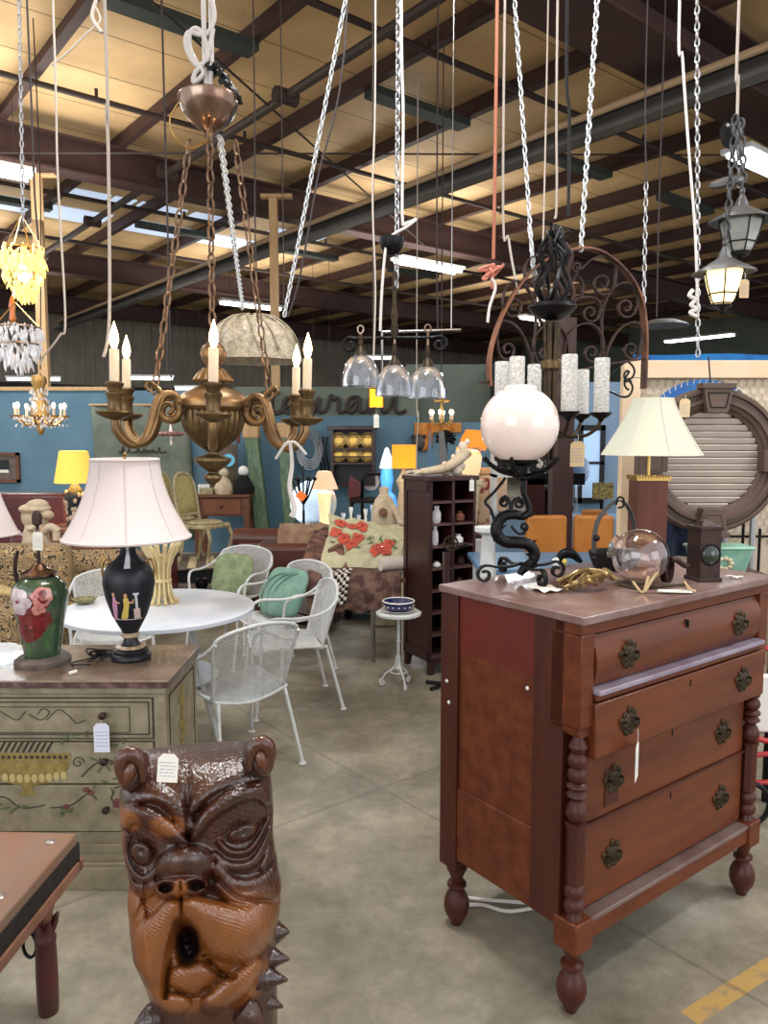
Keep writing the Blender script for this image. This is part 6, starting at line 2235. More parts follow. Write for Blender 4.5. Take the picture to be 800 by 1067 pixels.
MB().tube([(0, 0, zc), (0, 0, at(676, 470, YP).z - stz + .06)], .007, 10).build('stem', brass, CL)
z0 = at(676, 474, YP).z - stz
z1 = at(676, 415, YP).z - stz
shp = MB()
prof = []
for i in range(13):
    t = i / 12
    prof.append((.085 + (.213 - .085) * (1 - t) ** 1.25, z0 + (z1 - z0) * t))
shp.shell(prof, 48, (.01, 0, 0), rf=lambda t, z: 1 - .035 * abs(sin(4 * t)), th=.002)
so = shp.build('lamp_shade', shade_g, CL)
tb = MB()
for k in range(8):
    a = PI / 4 * k + .0
    tb.tube([(.01 + (r + .001) * cos(a), (r + .001) * sin(a), z) for r, z in prof], .0022, 5)
tb.build('ribs', shade_trim, so)

GP = thing('celadon_planter', 'pale green flared planter with relief on the table behind the chest', 'planter', (at(757, 590, 3.2).x - .02, 3.24, stz))
hz_ = at(757, 571, 3.2).z - stz
MB().box(0, 0, hz_ * .5, .18, .1, hz_, tx=1.35, ty=1.3).box(0, 0, hz_, .255, .142, .014).build('body', teal_glaze, GP, bev=.006)
rl = MB()
for i in range(9):
    a = i * 2 * PI / 9
    rl.ell((cos(a) * .03, -.062, hz_ * .5 + sin(a) * .022), (.012, .006, .009), 8, 6)
rl.build('relief', cream_wood, GP)

# ============================================================ PEACH BOARD WITH ROUND HOLE, CHICKEN WIRE, SHUTTER
YB = 4.0
bl, br_ = at(664, 0, YB).x, at(822, 0, YB).x + .15
bt = at(700, 376, YB).z
PB = thing('wire_display_board', 'tall pale board wrapped in chicken wire with a round cut-out', 'display board', (bl, YB, 0), 0)
hc = at(731, 462, YB)
hr = 66 * YB / 800
hx_, hz0 = hc.x - bl, hc.z
Wd = br_ - bl
b = MB()
n_ = 48
ring, outr = [], []
for i in range(n_):
    t = 2 * PI * i / n_
    ring.append((hx_ + cos(t) * hr, hz0 + sin(t) * hr))
    cxx, cyy = cos(t), sin(t)
    k_ = min((Wd - .04 - hx_) / cxx if cxx > 0 else (hx_ - .0) / -cxx if cxx < 0 else 9e9, (bt - .09 - hz0) / cyy if cyy > 0 else (hz0 - .05) / -cyy if cyy < 0 else 9e9)
    outr.append((hx_ + cxx * k_, hz0 + cyy * k_))
cor = [(Wd - .04, bt - .09), (0, bt - .09), (0, .05), (Wd - .04, .05)]
for c_ in cor:
    a = math.atan2(c_[1] - hz0, c_[0] - hx_) % (2 * PI)
    j = int(round(a / (2 * PI) * n_)) % n_
    outr[j] = c_
vs, fs = [], []
for y in (0, .02):
    vs += [(x, y, z) for x, z in ring] + [(x, y, z) for x, z in outr]
for i in range(n_):
    j = (i + 1) % n_
    fs += [(i, j, n_ + j, n_ + i), (2 * n_ + i, 3 * n_ + i, 3 * n_ + j, 2 * n_ + j), (i, 2 * n_ + i, 2 * n_ + j, j), (n_ + i, n_ + j, 3 * n_ + j, 3 * n_ + i)]
b.add(vs, fs)
b.build('panel', pale_board, PB, smooth=False)
MB().bx(-.02, Wd, -.03, .03, bt - .09, bt).build('top_rail', peach_board, PB, bev=.004)
for x_ in (-.02, Wd - .09):
    MB().bx(x_, x_ + .09, -.028, .03, .0, bt - .09).build('stile', peach_board if x_ < 0 else peach_board, PB, bev=.004)
hx = MB()
hs_ = .024
r_ = .0017
row = 0
z = 1.0
while z < bt - .1:
    x = .08 + (hs_ * .866 if row % 2 else 0)
    while x < Wd - .1:
        for a0, a1 in ((30, 90), (90, 150), (150, 210)):
            p0 = (x + cos(R(a0)) * hs_, z + sin(R(a0)) * hs_)
            p1 = (x + cos(R(a1)) * hs_, z + sin(R(a1)) * hs_)
            if math.hypot(p0[0] - hx_, p0[1] - hz0) > hr and math.hypot(p1[0] - hx_, p1[1] - hz0) > hr:
                hx.tube([(p0[0], -.006, p0[1]), (p1[0], -.006, p1[1])], r_, 3)
        x += hs_ * 1.732
    z += hs_ * 1.5
    row += 1
hx.build('chicken_wire', wire_hex, PB, smooth=False)
for i in range(26):
    a = R(10 + i * 6.4)
tk = MB()
for i in range(30):
    a = R(5 + i * 5.9)
    tk.tube([(hx_ + cos(a) * (hr + .006), -.008, hz0 + sin(a) * (hr + .006)), (hx_ + cos(a + .02) * (hr - .02), -.004, hz0 + sin(a + .02) * (hr - .02))], .003, 4)
tk.build('wire_ends', china, PB)
o = MB().sheet(lambda u, v: (at(672, 0, 5.2).x + u * 1.1, 5.2 + .05 * sin(u * 9), .5 + v * 1.6), 16, 4).build('blue_tarp', tarp)
o.modifiers.new('solid', 'SOLIDIFY').thickness = .01
tag(o, 'bright blue tarp seen through the round cut-out of the board', 'tarp')
for x_ in (.2,):
    MB().bx(at(679, 0, 4.8).x, at(684, 0, 4.8).x, 4.8, 4.83, 0, bt + .0).build('dark_upright', far_low)
    bpy.data.objects['dark_upright']['label'] = 'dark upright strip behind the cut-out of the board'
    bpy.data.objects['dark_upright']['category'] = 'post'
    pass

YR = 3.72
rc = at(739.5, 480, YR)
SHT = thing('round_shutter', 'large round brown louvred shutter with four keystone blocks', 'shutter', rc)
rR = 75 * YR / 800
ri = 51 * YR / 800


def ringprof(par, prof, m, nm):
    """prof: (radius, y)"""
    b_ = MB()
    n1 = 96
    vs, fs = [], []
    for r, y in prof:
        for i in range(n1):
            t = 2 * PI * i / n1
            vs.append((cos(t) * r, y, sin(t) * r))
    m1 = len(prof)
    for j in range(m1):
        jj = (j + 1) % m1
        for i in range(n1):
            l = (i + 1) % n1
            fs.append((j * n1 + i, jj * n1 + i, jj * n1 + l, j * n1 + l))
    b_.add(vs, fs)
    return b_.build(nm, m, par, ang=30)


ringprof(SHT, [(rR, .03), (rR, -.02), (rR * .965, -.035), (rR * .93, -.035), (rR * .915, -.022), (rR * .86, -.022), (rR * .845, -.042), (rR * .80, -.042), (rR * .785, -.028), (rR * .74, -.024), (rR * .72, -.012), (ri, -.005), (ri, .03)], shutter_br, 'ring_frame')
for i in range(15):
    z = -ri + (i + .5) * 2 * ri / 15
    hw = math.sqrt(max(0, ri ** 2 - z ** 2)) + .012
    MB().box(0, .008, z, 2 * hw, .006, 2 * ri / 15 * .92, rx=R(34)).build('slat', shutter_sl, SHT, smooth=False)
MB().lathe([(.001, 0), (ri * 1.02, 0), (ri * 1.02, .006), (.001, .006)], 48).build('backing', shutter_br, SHT, rot=(R(90), 0, 0), loc=(0, .032, 0))
for k, a in enumerate((90, 0, 270, 180)):
    kb = MB()
    kb.X = Matrix.Rotation(R(-(a - 90)), 4, 'Y')
    r0_, r1_ = ri * .96, rR * 1.035
    kb.prism([(-.05, r0_), (.05, r0_), (.072, r1_), (-.072, r1_)], -.07, .0)
    kb.prism([(-.079, r1_ - .02), (.079, r1_ - .02), (.081, r1_ + .006), (-.081, r1_ + .006)], -.078, .0)
    ko = kb.build('keystone', shutter_br, SHT, bev=.003)
    kp2 = MB()
    kp2.X = Matrix.Rotation(R(-(a - 90)), 4, 'Y')
    for seg_ in ([(-.035, r0_ + .025), (.035, r0_ + .025)], [(.035, r0_ + .025), (.05, r1_ - .04)], [(.05, r1_ - .04), (-.05, r1_ - .04)], [(-.05, r1_ - .04), (-.035, r0_ + .025)]):
        kp2.tube([(seg_[0][0], -.071, seg_[0][1]), (seg_[1][0], -.071, seg_[1][1])], .003, 5)
    kp2.build('carved_panel_line', black_void if k == 0 else shutter_br, ko)
cord([(738, 372), (739, 385), (740, 402)], YR, .004, wire_b, 'black wire from which the round shutter hangs', 'wire', 'hanging_wire', False)
price_tag(at(714, 411, YR - .12), .085, .05, 0, .02, m=paper_tan, label='cream paper tag hanging on the top left of the round shutter', string=.02)
fr_ = thing('shutter_stand', 'grey metal tube stand below the round shutter', 'stand', (rc.x, YR + .1, 0))
for x_ in (-.3, .13, .27):
    MB().tube([(x_, 0, 0), (x_, 0, rc.z - rR * (1 if abs(x_) < .2 else .55))], .016, 8).build('leg', zinc, fr_)
MB().tube([(-.3, 0, .5), (.27, 0, .5)], .014, 8).build('cross_bar', zinc, fr_)
bj = MB().sheet(lambda u, v: (u * .26, .03 * sin(u * 14), v * .55), 20, 3).build('denim_cloth', mat('dark_denim', rgb(62, 78, 104), .9, c2=rgb(40, 52, 76), scale=10))
bj.location = (at(694, 0, 3.9).x, 3.85, at(0, 580, 3.85).z)
bj.modifiers.new('solid', 'SOLIDIFY').thickness = .01
tag(bj, 'dark blue denim cloth hanging behind the bottom of the round shutter', 'cloth')
clu = thing('wire_rack', 'black wire shelf rack behind the green planter', 'rack', (at(765, 0, 3.9).x, 4.05 - .2, 0))
for i in range(7):
    MB().tube([(-.12 + i * .085, 0, 0), (-.12 + i * .085, 0, 1.12 - .03 * (i % 3))], .008, 6).build('upright', iron, clu)
for z_ in (.3, .7, 1.05):
    MB().tube([(-.14, 0, z_), (.42, 0, z_)], .007, 6).build('rail', iron, clu)

# red bicycle-like garden trolley at the right edge, behind the chest
RC = thing('red_metal_cart', 'red and white metal cart half hidden behind the right side of the chest', 'cart', (at(800, 700, 2.98).x, 2.98, 0))
for pts in ([(-.1, 0, .62), (-.11, -.02, .45), (-.02, -.03, .35), (.3, 0, .34)], [(-.14, 0, .27), (.3, 0, .30)], [(-.12, 0, .16), (.3, 0, .17)], [(-.12, .1, .68), (.3, .1, .70)]):
    MB().tube(cr(pts, 6), .011, 8).build('red_tube', red_paint, RC)
MB().bx(-.1, .3, .02, .05, .36, .60).build('white_panel', china, RC, bev=.01)
for x_ in (-.08, .2):
    MB().tube([(x_ + cos(t) * .09, -.04, .09 + sin(t) * .09) for t in [i * 2 * PI / 28 for i in range(28)]], .010, 8, closed=True).build('wheel', iron, RC)
MB().tube([(-.08, -.04, .09), (-.08, .1, .68)], .01, 8).tube([(.2, -.04, .09), (.2, .1, .68)], .01, 8).build('strut', iron, RC)

cbf = MB().tube(cr([onz(468, 938) + Vector((0, 0, .008)), onz(470, 948) + Vector((0, 0, .01)), onz(500, 945) + Vector((0, 0, .008)), onz(530, 952) + Vector((0, 0, .008)), onz(560, 945, 0) + Vector((0, 0, .008)), onz(500, 940) + Vector((0, 0, .01)), onz(466, 935) + Vector((0, 0, .012))], 6), .006, 6).build('floor_cable', white_rope)
tag(cbf, 'white cable curled on the floor under the cherry chest', 'cable')

# ============================================================ BACKGROUND, LEFT
def fX(px, Y):
    return at(px, 455, Y).x


def Z(py, Y):
    return at(400, py, Y).z


# burgundy sofa
Yb = 7.3
BS = thing('leather_sofa', 'burgundy leather sofa with high back beyond the damask sofa', 'sofa', (fX(4, Yb), Yb, 0), 0)
wd = fX(68, Yb) - fX(-60, Yb)
zt_ = Z(514, Yb)
MB().bx(-wd / 2 - .1, wd / 2, .0, .22, .1, zt_).build('backrest', burg, BS, bev=.05)
MB().bx(-wd / 2, wd / 2 - .02, -.75, .02, .1, .48).build('seat', burg, BS, bev=.05)
MB().bx(wd / 2 - .2, wd / 2, -.8, .2, .1, .72).build('arm', burg, BS, bev=.05)
for x in (-wd / 2 + .1, wd / 2 - .1):
    for y in (-.7, .12):
        MB().lathe([(.02, 0), (.03, .1)], 12, (x, y, 0)).build('foot', mahog, BS)
# end table + yellow lamp
Yy = 6.85
tz = Z(548, Yy)
ET = thing('end_table', 'dark brown end table under the yellow pleated lamp', 'table', (fX(88, Yy), Yy, 0))
MB().bx(-.34, .3, -.25, .25, tz - .04, tz).build('tabletop', walnut, ET, bev=.006)
MB().bx(-.30, .27, -.22, .22, tz - .2, tz - .04).build('apron', walnut, ET)
for x in (-.28, .24):
    for y in (-.2, .2):
        MB().box(x, y, (tz - .2) / 2, .05, .05, tz - .2).build('leg', walnut, ET, bev=.004)
RD = thing('burgundy_cabinet', 'low burgundy cabinet seen under the big white shade behind the damask sofa', 'cabinet', (fX(128, 6.3), 6.75, 0))
MB().bx(-.14, .22, -.05, .3, 0, Z(594, 6.3)).build('body', burg, RD, bev=.01)
MB().bx(-.16, .24, -.07, .32, Z(594, 6.3), Z(590, 6.3)).build('top', mahog, RD, bev=.004)
s = Yy / 800
YLp = thing('pleated_lamp', 'lamp with glowing yellow pleated shade on dark figured base', 'lamp', (fX(76, Yy), Yy, tz))
zl = lambda py: Z(py, Yy) - tz
MB().lathe([(9 * s, 0), (9.5 * s, 2 * s), (7 * s, 6 * s), (8 * s, 16 * s), (10.5 * s, 28 * s), (10 * s, 34 * s), (6 * s, 40 * s), (3 * s, 44 * s), (1 * s, zl(500))], 24).build('ginger_jar_base', porc_black, YLp)
rn = random.Random(4)
b = MB()
for i in range(26):
    a = rn.uniform(-PI, 0)
    h_ = rn.uniform(4, 38)
    rr = np.interp(h_, [0, 16, 28, 34, 40], [8, 8, 10.5, 10, 6]) * s
    b.ell((cos(a) * rr, sin(a) * rr, h_ * s), (.018, .008, .022), 8, 6)
b.build('pale_figures', porc_band, YLp)
prof = [((14 + 6 * (1 - i / 6)) * s, zl(503) + (zl(470) - zl(503)) * i / 6) for i in range(7)]
MB().shell(prof, 120, rf=lambda t, z: 1 + .015 * sin(40 * t), th=.003).build('pleated_shade', shade_yellow, YLp)
point('lamp_light', (0, 0, zl(490)), 18, (1, .8, .45), .08, YLp)
# framed picture
PF = thing('framed_picture', 'small taupe framed picture with dark print on the blue wall', 'picture', (fX(4, WY - .03), WY - .035, Z(487, WY)))
w_, h_ = 30 * WY / 800, 31 * WY / 800
b = MB()
for (x0_, x1_, z0_, z1_) in ((-w_ / 2, w_ / 2, h_ / 2 - .04, h_ / 2), (-w_ / 2, w_ / 2, -h_ / 2, -h_ / 2 + .04), (-w_ / 2, -w_ / 2 + .04, -h_ / 2, h_ / 2), (w_ / 2 - .04, w_ / 2, -h_ / 2, h_ / 2)):
    b.bx(x0_, x1_, -.02, .02, z0_, z1_)
b.build('frame', walnut, PF)
MB().bx(-w_ / 2 + .03, w_ / 2 - .03, -.005, .015, -h_ / 2 + .03, h_ / 2 - .03).build('mat_board', stone_base, PF)
MB().bx(-.09, .06, -.009, 0, -.05, .1).build('print', porc_black, PF)
MB().bx(-.08, .05, -.011, -.006, -.07, -.03).build('pale_label', paper, PF)

# damask sofa (faces left, its right arm and outer side towards us)
Yd = 5.35
DSF = thing('damask_sofa', 'damask upholstered sofa with rolled arm behind the rose vase lamp', 'sofa', (fX(78, Yd), Yd, 0), R(8))
zA = Z(592, Yd)
aw = (fX(116, Yd) - fX(28, Yd)) / 2
MB().bx(-aw, aw, -.08, .18, .1, zA - .02).build('arm_panel', MAT_DAMASK, DSF, bev=.03)
MB().tube([(-aw - .01, .04, zA), (aw + .01, .04, zA)], .125, 24, flat=.85).build('rolled_arm', MAT_DAMASK, DSF)
MB().tube([(aw + .005, .04, zA), (aw + .03, .04, zA)], [.10, .085], 20).build('arm_scroll', MAT_DAMASK, DSF)
MB().bx(aw - .26, aw, .1, 1.0, .1, zA + .0).build('backrest', MAT_DAMASK, DSF, bev=.07)
MB().bx(-aw - .05, aw - .2, .16, 1.0, .1, .34).build('seat_base', MAT_DAMASK, DSF, bev=.03)
MB().bx(-aw - .06, aw - .24, .18, .58, .34, .50).build('seat_cushion', MAT_DAMASK, DSF, bev=.05)
MB().bx(-aw - .06, aw - .24, .59, .98, .34, .50).build('seat_cushion', MAT_DAMASK, DSF, bev=.05)
for x in (-aw + .06, aw - .06):
    for y in (0, .92):
        MB().lathe([(.02, 0), (.035, .1)], 12, (x, y, 0)).build('foot', mahog, DSF)
DA = thing('damask_armchair', 'damask armchair cut by the left edge in front of the damask sofa', 'armchair', (fX(-28, 4.4), 4.4, 0), R(5))
MB().bx(-.4, .30, -.05, .7, .1, .46).build('seat', MAT_DAMASK, DA, bev=.06)
MB().bx(.08, .34, -.1, .75, .1, .60).build('arm', MAT_DAMASK, DA, bev=.08)
MB().bx(-.4, .30, .6, .82, .1, .84).build('backrest', MAT_DAMASK, DA, bev=.08)
for x in (-.3, .26):
    MB().lathe([(.02, 0), (.035, .1)], 12, (x, .0, 0)).lathe([(.02, 0), (.035, .1)], 12, (x, .7, 0)).build('foot', mahog, DA)
tw = MB().sheet(lambda u, v: (u * .34, v * .5 + .03 * sin(u * 6), .05 * sin(v * 5 + u * 3) - v * .08 - u * .14), 14, 14, .012).build('throw_blanket', mat('gold_throw', rgb(196, 176, 128), .9, c2=rgb(166, 140, 92), scale=30))
tw.location = (DA.location.x + .02, 4.42, .64)
tag(tw, 'pale gold fringed throw lying over the damask armchair', 'blanket')

# cream carved figure with cap on the sofa
Ys = 5.55
SF = thing('carved_figure', 'cream carved crouching figure in a cap leaning over the damask sofa', 'statue', (fX(39, Ys), Ys, .50), 0)
zs_ = lambda py: Z(py, Ys) - .50
b = MB()
s = Ys / 800
b.ell((-6 * s, 0, zs_(538)), (14 * s, .085, 15 * s), 20, 14)
b.ell((-6 * s, 0, zs_(530)), (16 * s, .11, 6 * s), 20, 10)
b.ell((-3 * s, 0, zs_(526)), (11 * s, .08, 6 * s), 20, 10)
b.ell((8 * s, -.02, zs_(536)), (7 * s, .05, 5 * s), 14, 10, Matrix.Rotation(.3, 3, 'Y'))
b.build('capped_head', plaster, SF)
MB().ell((-5 * s, -.1, zs_(549)), (4 * s, .03, 3 * s), 10, 8).build('nose', plaster, SF)
MB().tube(cr([(-2 * s, 0, .05), (-4 * s, 0, .12), (-6 * s, 0, zs_(560)), (-4 * s, 0, zs_(545))], 5), [.13, .13, .12, .12, .12, .11, .11, .10, .10, .10, .09, .09, .08, .08, .08, .07], 16).build('body', plaster, SF)
MB().tube(cr([(2 * s, -.03, zs_(556)), (12 * s, -.05, zs_(548)), (20 * s, -.04, zs_(553))], 6), [10 * s * .4 + .0 * i for i in range(13)], 12).lathe([(.001, 0), (4 * s, 0), (4 * s, 9 * s), (.001, 9 * s)], 12, (18 * s, -.04, zs_(562))).build('bent_arm', plaster, SF)

# grey green tapestry panel on the blue wall
TP = thing('canvas_panel', 'grey green painted canvas panel hanging on the blue wall behind the urn lamp shade', 'wall hanging', (fX(147, WY - .1), WY - .025, Z(422, WY)))
h_ = Z(422, WY) - Z(560, WY)
MB().sheet(lambda u, v: (((u - .5) * 1.30 + .06 * (v - .5)), .02 * sin(u * 12), -v * h_), 20, 6).build('canvas', mat('sage_canvas', rgb(120, 128, 114), .9, c2=rgb(98, 108, 98), scale=5), TP).modifiers.new('s', 'SOLIDIFY').thickness = .01
MB().tube([(-.70, 0, 0), (.7, 0, 0)], .015, 8).build('rod', pine, TP)
b = MB()
rn = random.Random(8)
for i in range(16):
    x = -.32 + i * .04
    b.tube(cr([(x, -.03, -h_ * .36), (x + .02, -.03, -h_ * .34 + rn.uniform(-.03, .06)), (x + .035, -.03, -h_ * .36)], 4), .008, 5)
b.build('faded_lettering', sage_d, TP)
# bronze sconce-like pink ornament behind chandelier arm
po = thing('pink_glass_pendant', 'small pink flower glass pendant hanging behind the left arm of the gilt chandelier', 'pendant lamp', at(178, 452, 6.5))
b = MB()
for i in range(8):
    a = i * PI / 4
    b.ell((cos(a) * .07, sin(a) * .07, 0), (.045, .045, .02), 10, 8, Matrix.Rotation(a, 3, 'Z'))
b.build('petals', mat('dusty_pink_glass', rgb(176, 128, 124), .4, c2=rgb(120, 80, 80), scale=30), po)
MB().lathe([(.001, -.10), (.012, -.08), (.006, -.04), (.02, 0), (.012, .04), (.004, .1)], 12).build('stem', glass_milk, po)
cord([(178, 380), (178, 445)], 6.5, .006, cord_d, 'dark cord holding the pink flower glass pendant')

# ---------------- platform with two cream chairs
Yc = 8.2
pz = Z(590, Yc) if False else .24
PFm = thing('display_platform', 'low dark platform covered with striped cloth under the cream chairs', 'platform', (fX(210, 8.1), 8.1, 0), R(12))
MB().bx(-.75, .75, -.45, .5, .0, pz - .02).build('base', porc_black, PFm, bev=.01)
MB().bx(-.78, .78, -.48, .53, pz - .02, pz).build('deck', stone_base, PFm, bev=.004)
b = MB()
for i in range(6):
    b.bx(-.7 + i * .18, -.62 + i * .18, -.47, .3, pz, pz + .004)
b.build('cream_stripes', cream_wood, PFm)


def french_chair():
    t = thing('cane_back_chair', '', 'chair', (0, 0, 0), 0, 'cream cane back chairs')
    # seat at .46, faces -y
    MB().box(0, 0, .44, .46, .44, .05, tx=.96, ty=.96).build('seat_rail', chair_cream, t, bev=.015)
    MB().ell((0, 0, .475), (.225, .215, .035), 20, 8).build('seat_pad', chair_cream, t)
    fr = cr([(-.17, .2, .46), (-.19, .25, .62), (-.19, .29, .86), (-.13, .32, 1.0), (0, .33, 1.04), (.13, .32, 1.0), (.19, .29, .86), (.19, .25, .62), (.17, .2, .46)], 5)
    MB().tube(fr, .020, 8).tube([(-.18, .235, .56), (.18, .235, .56)], .018, 8).build('back_frame', chair_cream, t)
    b_ = MB().blob(lambda u, v: Vector((u, .235 + (v - .56) * .18, v)), [(-.17, .58), (.17, .58), (.18, .86), (.12, .99), (0, 1.02), (-.12, .99), (-.18, .86)], 3)
    b_.build('cane_panel', chair_cane, t).modifiers.new('s', 'SOLIDIFY').thickness = .012
    for x in (-.2, .2):
        MB().tube(cr([(x, -.19, .43), (x * 1.08, -.23, .3), (x * .96, -.19, .12), (x * 1.08, -.23, .0)], 5), [.026 - .012 * i / 15 for i in range(16)], 8).build('leg', chair_cream, t)
        MB().tube(cr([(x * .85, .2, .46), (x * .85, .2, .25), (x * .95, .26, .0)], 5), [.02 - .006 * i / 10 for i in range(11)], 8).build('leg', chair_cream, t)
    return t


fc = french_chair()
fc.location = (fX(208, 8.15) - .30, 8.32, pz)
fc.rotation_euler = (0, 0, R(62))
fc.scale = (.86, .86, .9)
fc['label'] = 'left cream cane back chair, partly hidden behind the big white shade'
dup(fc, (fX(222, 8.15) - .06, 7.95, pz), R(66), 'right cream cane back chair standing on the dark platform')
# low table with odds and ends in front of the platform
LTb = thing('low_display_table', 'low dark display shelf with trinkets behind the patio chairs', 'table', (fX(215, 7.0), 7.0, 0))
lz = Z(612, 7.0)
MB().bx(-.6, .52, -.2, .2, lz - .04, lz).build('top', stone_base, LTb, bev=.004)
MB().bx(-.58, .58, -.22, .22, .04, .1).build('shelf', porc_black, LTb)
for x in (-.55, .55):
    for y in (-.2, .2):
        MB().box(x, y, lz / 2 - .02, .05, .05, lz - .04).build('leg', porc_black, LTb)
rn = random.Random(21)
for i, (x, lab, m_, r_) in enumerate(((-.35, 'small cream pot on the low display shelf, leftmost', cream_wood, .05), (-.05, 'dark twisted iron trivet on the low display shelf', iron, .06), (.2, 'small grey stone pot on the low display shelf', stone_base, .05), (.42, 'small white china cup at the right of the low display shelf', china, .04))):
    t = thing(('pot', 'iron_trivet', 'stone_pot', 'china_cup')[i], lab, ('pot', 'trivet', 'pot', 'cup')[i], (LTb.location.x + x, 6.9, lz))
    MB().lathe([(.001, 0), (r_ * .7, 0), (r_, r_ * .8), (r_ * .8, r_ * 1.5), (r_ * .9, r_ * 1.7), (r_ * .7, r_ * 1.6), (.001, r_ * .3)], 16).build('body', m_, t)

# brown desk
Yk = 9.7
dz_ = Z(514, Yk)
DK = thing('wooden_desk', 'brown wooden writing desk with one drawer against the blue wall', 'desk', (fX(233, Yk), Yk, 0), R(0))
hw = (fX(265, Yk) - fX(206, Yk)) / 2
MB().bx(-hw, hw, -.25, .25, dz_ - .035, dz_).build('desktop', walnut, DK, bev=.005)
MB().bx(-hw + .04, hw - .04, -.2, .2, dz_ - .27, dz_ - .035).build('carcass', walnut, DK)
dd = MB().bx(-hw + .12, hw - .12, -.215, -.19, dz_ - .25, dz_ - .06).build('drawer', mat('desk_drawer_wood', rgb(134, 84, 58), .5, c2=rgb(112, 68, 46), scale=6), DK, bev=.004)
MB().ell((0, -.225, dz_ - .15), .018, 10, 8).build('knob', mahog, dd)
for x in (-hw + .05, hw - .05):
    for y in (-.18, .18):
        MB().box(x, y, (dz_ - .04) / 2, .07, .06, dz_ - .04).build('leg', walnut, DK, bev=.004)
# things on the desk
s = Yk / 800


def on_desk(px, bld, name, lab, cat, dy=-.05):
    t = thing(name, lab, cat, (fX(px, Yk), Yk + dy, dz_))
    bld(t)
    return t


on_desk(226, lambda t: MB().bx(-.16, .22, .10, .14, 0, .62).build('panel', mat('dark_print_board', rgb(74, 66, 56), .7, c2=rgb(110, 96, 78), scale=7), t), 'print_board', 'tall dark picture board standing on the brown desk', 'picture', .05)
on_desk(213, lambda t: MB().box(0, 0, .06, .14, .1, .12, rz=.3).build('box', china, t, bev=.01), 'white_box', 'small white box at the left of the brown desk', 'box', -.1)
on_desk(218, lambda t: MB().box(0, -.05, .04, .16, .1, .08).build('box', chair_cream, t, bev=.01), 'cream_box', 'cream trinket box second from the left on the brown desk', 'box', -.15)


def doll(t, m1, m2, sc_):
    MB().lathe([(.001, 0), (.11 * sc_, .0), (.12 * sc_, .06 * sc_), (.06 * sc_, .17 * sc_), (.03 * sc_, .2 * sc_), (.001, .2 * sc_)], 18).build('body', m1, t)
    MB().ell((0, 0, .24 * sc_), .055 * sc_, 14, 10).build('head', m2, t)


on_desk(234, lambda t: doll(t, plaster, cream_wood, 1.1), 'plush_bear', 'pale seated plush figure in the middle of the brown desk', 'toy', -.1)
on_desk(254, lambda t: doll(t, black_fur, china, 1.2), 'plush_bear', 'black plush figure with white head on the right of the brown desk', 'toy', -.08)
bm = thing('blue_plate', 'turquoise blue glass disc leaning on the picture board', 'plate', (fX(238, Yk), Yk - .02, dz_ + .42))
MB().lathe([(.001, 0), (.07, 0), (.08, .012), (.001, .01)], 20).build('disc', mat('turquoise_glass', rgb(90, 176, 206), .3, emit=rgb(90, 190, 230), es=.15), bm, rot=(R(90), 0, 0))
rp2 = thing('red_parrot', 'small red and brown figure at the top right of the picture board', 'ornament', (fX(247, Yk), Yk + .06, dz_ + .62))
MB().ell((0, 0, .07), (.03, .03, .07), 12, 10).build('body', paint_rose, rp2)

# two green porch posts leaning on the wall
for px0, px1, wd_, lab in ((262, 274, .17, 'left peeling green porch post leaning on the blue wall'), (296, 303, .16, 'right peeling green porch post leaning on the blue wall')):
    p1 = at(px0, 452, WY - .25)
    p0 = Vector((at(px1, 575, 9.5).x, 9.75, 0))
    t = thing('porch_post', lab, 'post', p0)
    d_ = p1 - p0
    b = MB()
    b.add([tuple(Vector((sx * wd_ / 2, sy * wd_ / 2, 0)) + (d_ if k else Vector((0, 0, 0)))) for k in (0, 1) for sx, sy in ((-1, -1), (1, -1), (1, 1), (-1, 1))], [(3, 2, 1, 0), (4, 5, 6, 7), (0, 1, 5, 4), (1, 2, 6, 5), (2, 3, 7, 6), (3, 0, 4, 7)])
    b.build('shaft', green_post_m, t, bev=.012)
    MB().box(d_.x, d_.y, d_.z + .04, wd_ * 1.2, wd_ * 1.2, .2).build('pine_capital', pine, t, bev=.02)

# ---------------- plate rack
Yr = 10.05
x0r, x1r = fX(345, Yr), fX(391, Yr)
zt_, zb_ = Z(444, Yr), Z(506, Yr)
PR = thing('plate_rack', 'dark wooden wall plate rack holding two rows of gold plates', 'shelf', ((x0r + x1r) / 2, Yr, zb_), R(-2))
hw, hh = (x1r - x0r) / 2, zt_ - zb_
MB().bx(-hw - .04, hw + .04, -.16, .1, hh - .05, hh).build('cornice', mahog, PR, bev=.005)
for x in (-hw, hw - .04):
    MB().bx(x, x + .04, -.12, .1, 0, hh - .05).build('side', mahog, PR)
for z_ in (0, hh * .36, hh * .62 - .02):
    MB().bx(-hw + .04, hw - .04, -.12, .1, z_, z_ + .03).build('shelf', mahog, PR)
MB().bx(-hw + .03, hw - .03, .07, .09, 0, hh - .05).build('back', porc_black, PR)
for z_ in (hh * .49, hh * .86):
    MB().tube([(-hw, -.11, z_), (hw, -.11, z_)], .009, 6).build('plate_rail', mahog, PR)
pl_m = mat('gilded_plate', rgb(190, 160, 96), .35, .6, c2=rgb(150, 120, 64), scale=16)
pl_g = mat('bright_plate_centre', rgb(230, 190, 90), .35, .5)
first = None
pos = [('top', 'left'), ('top', 'middle'), ('top', 'right'), ('bottom', 'left'), ('bottom', 'middle'), ('bottom', 'right')]
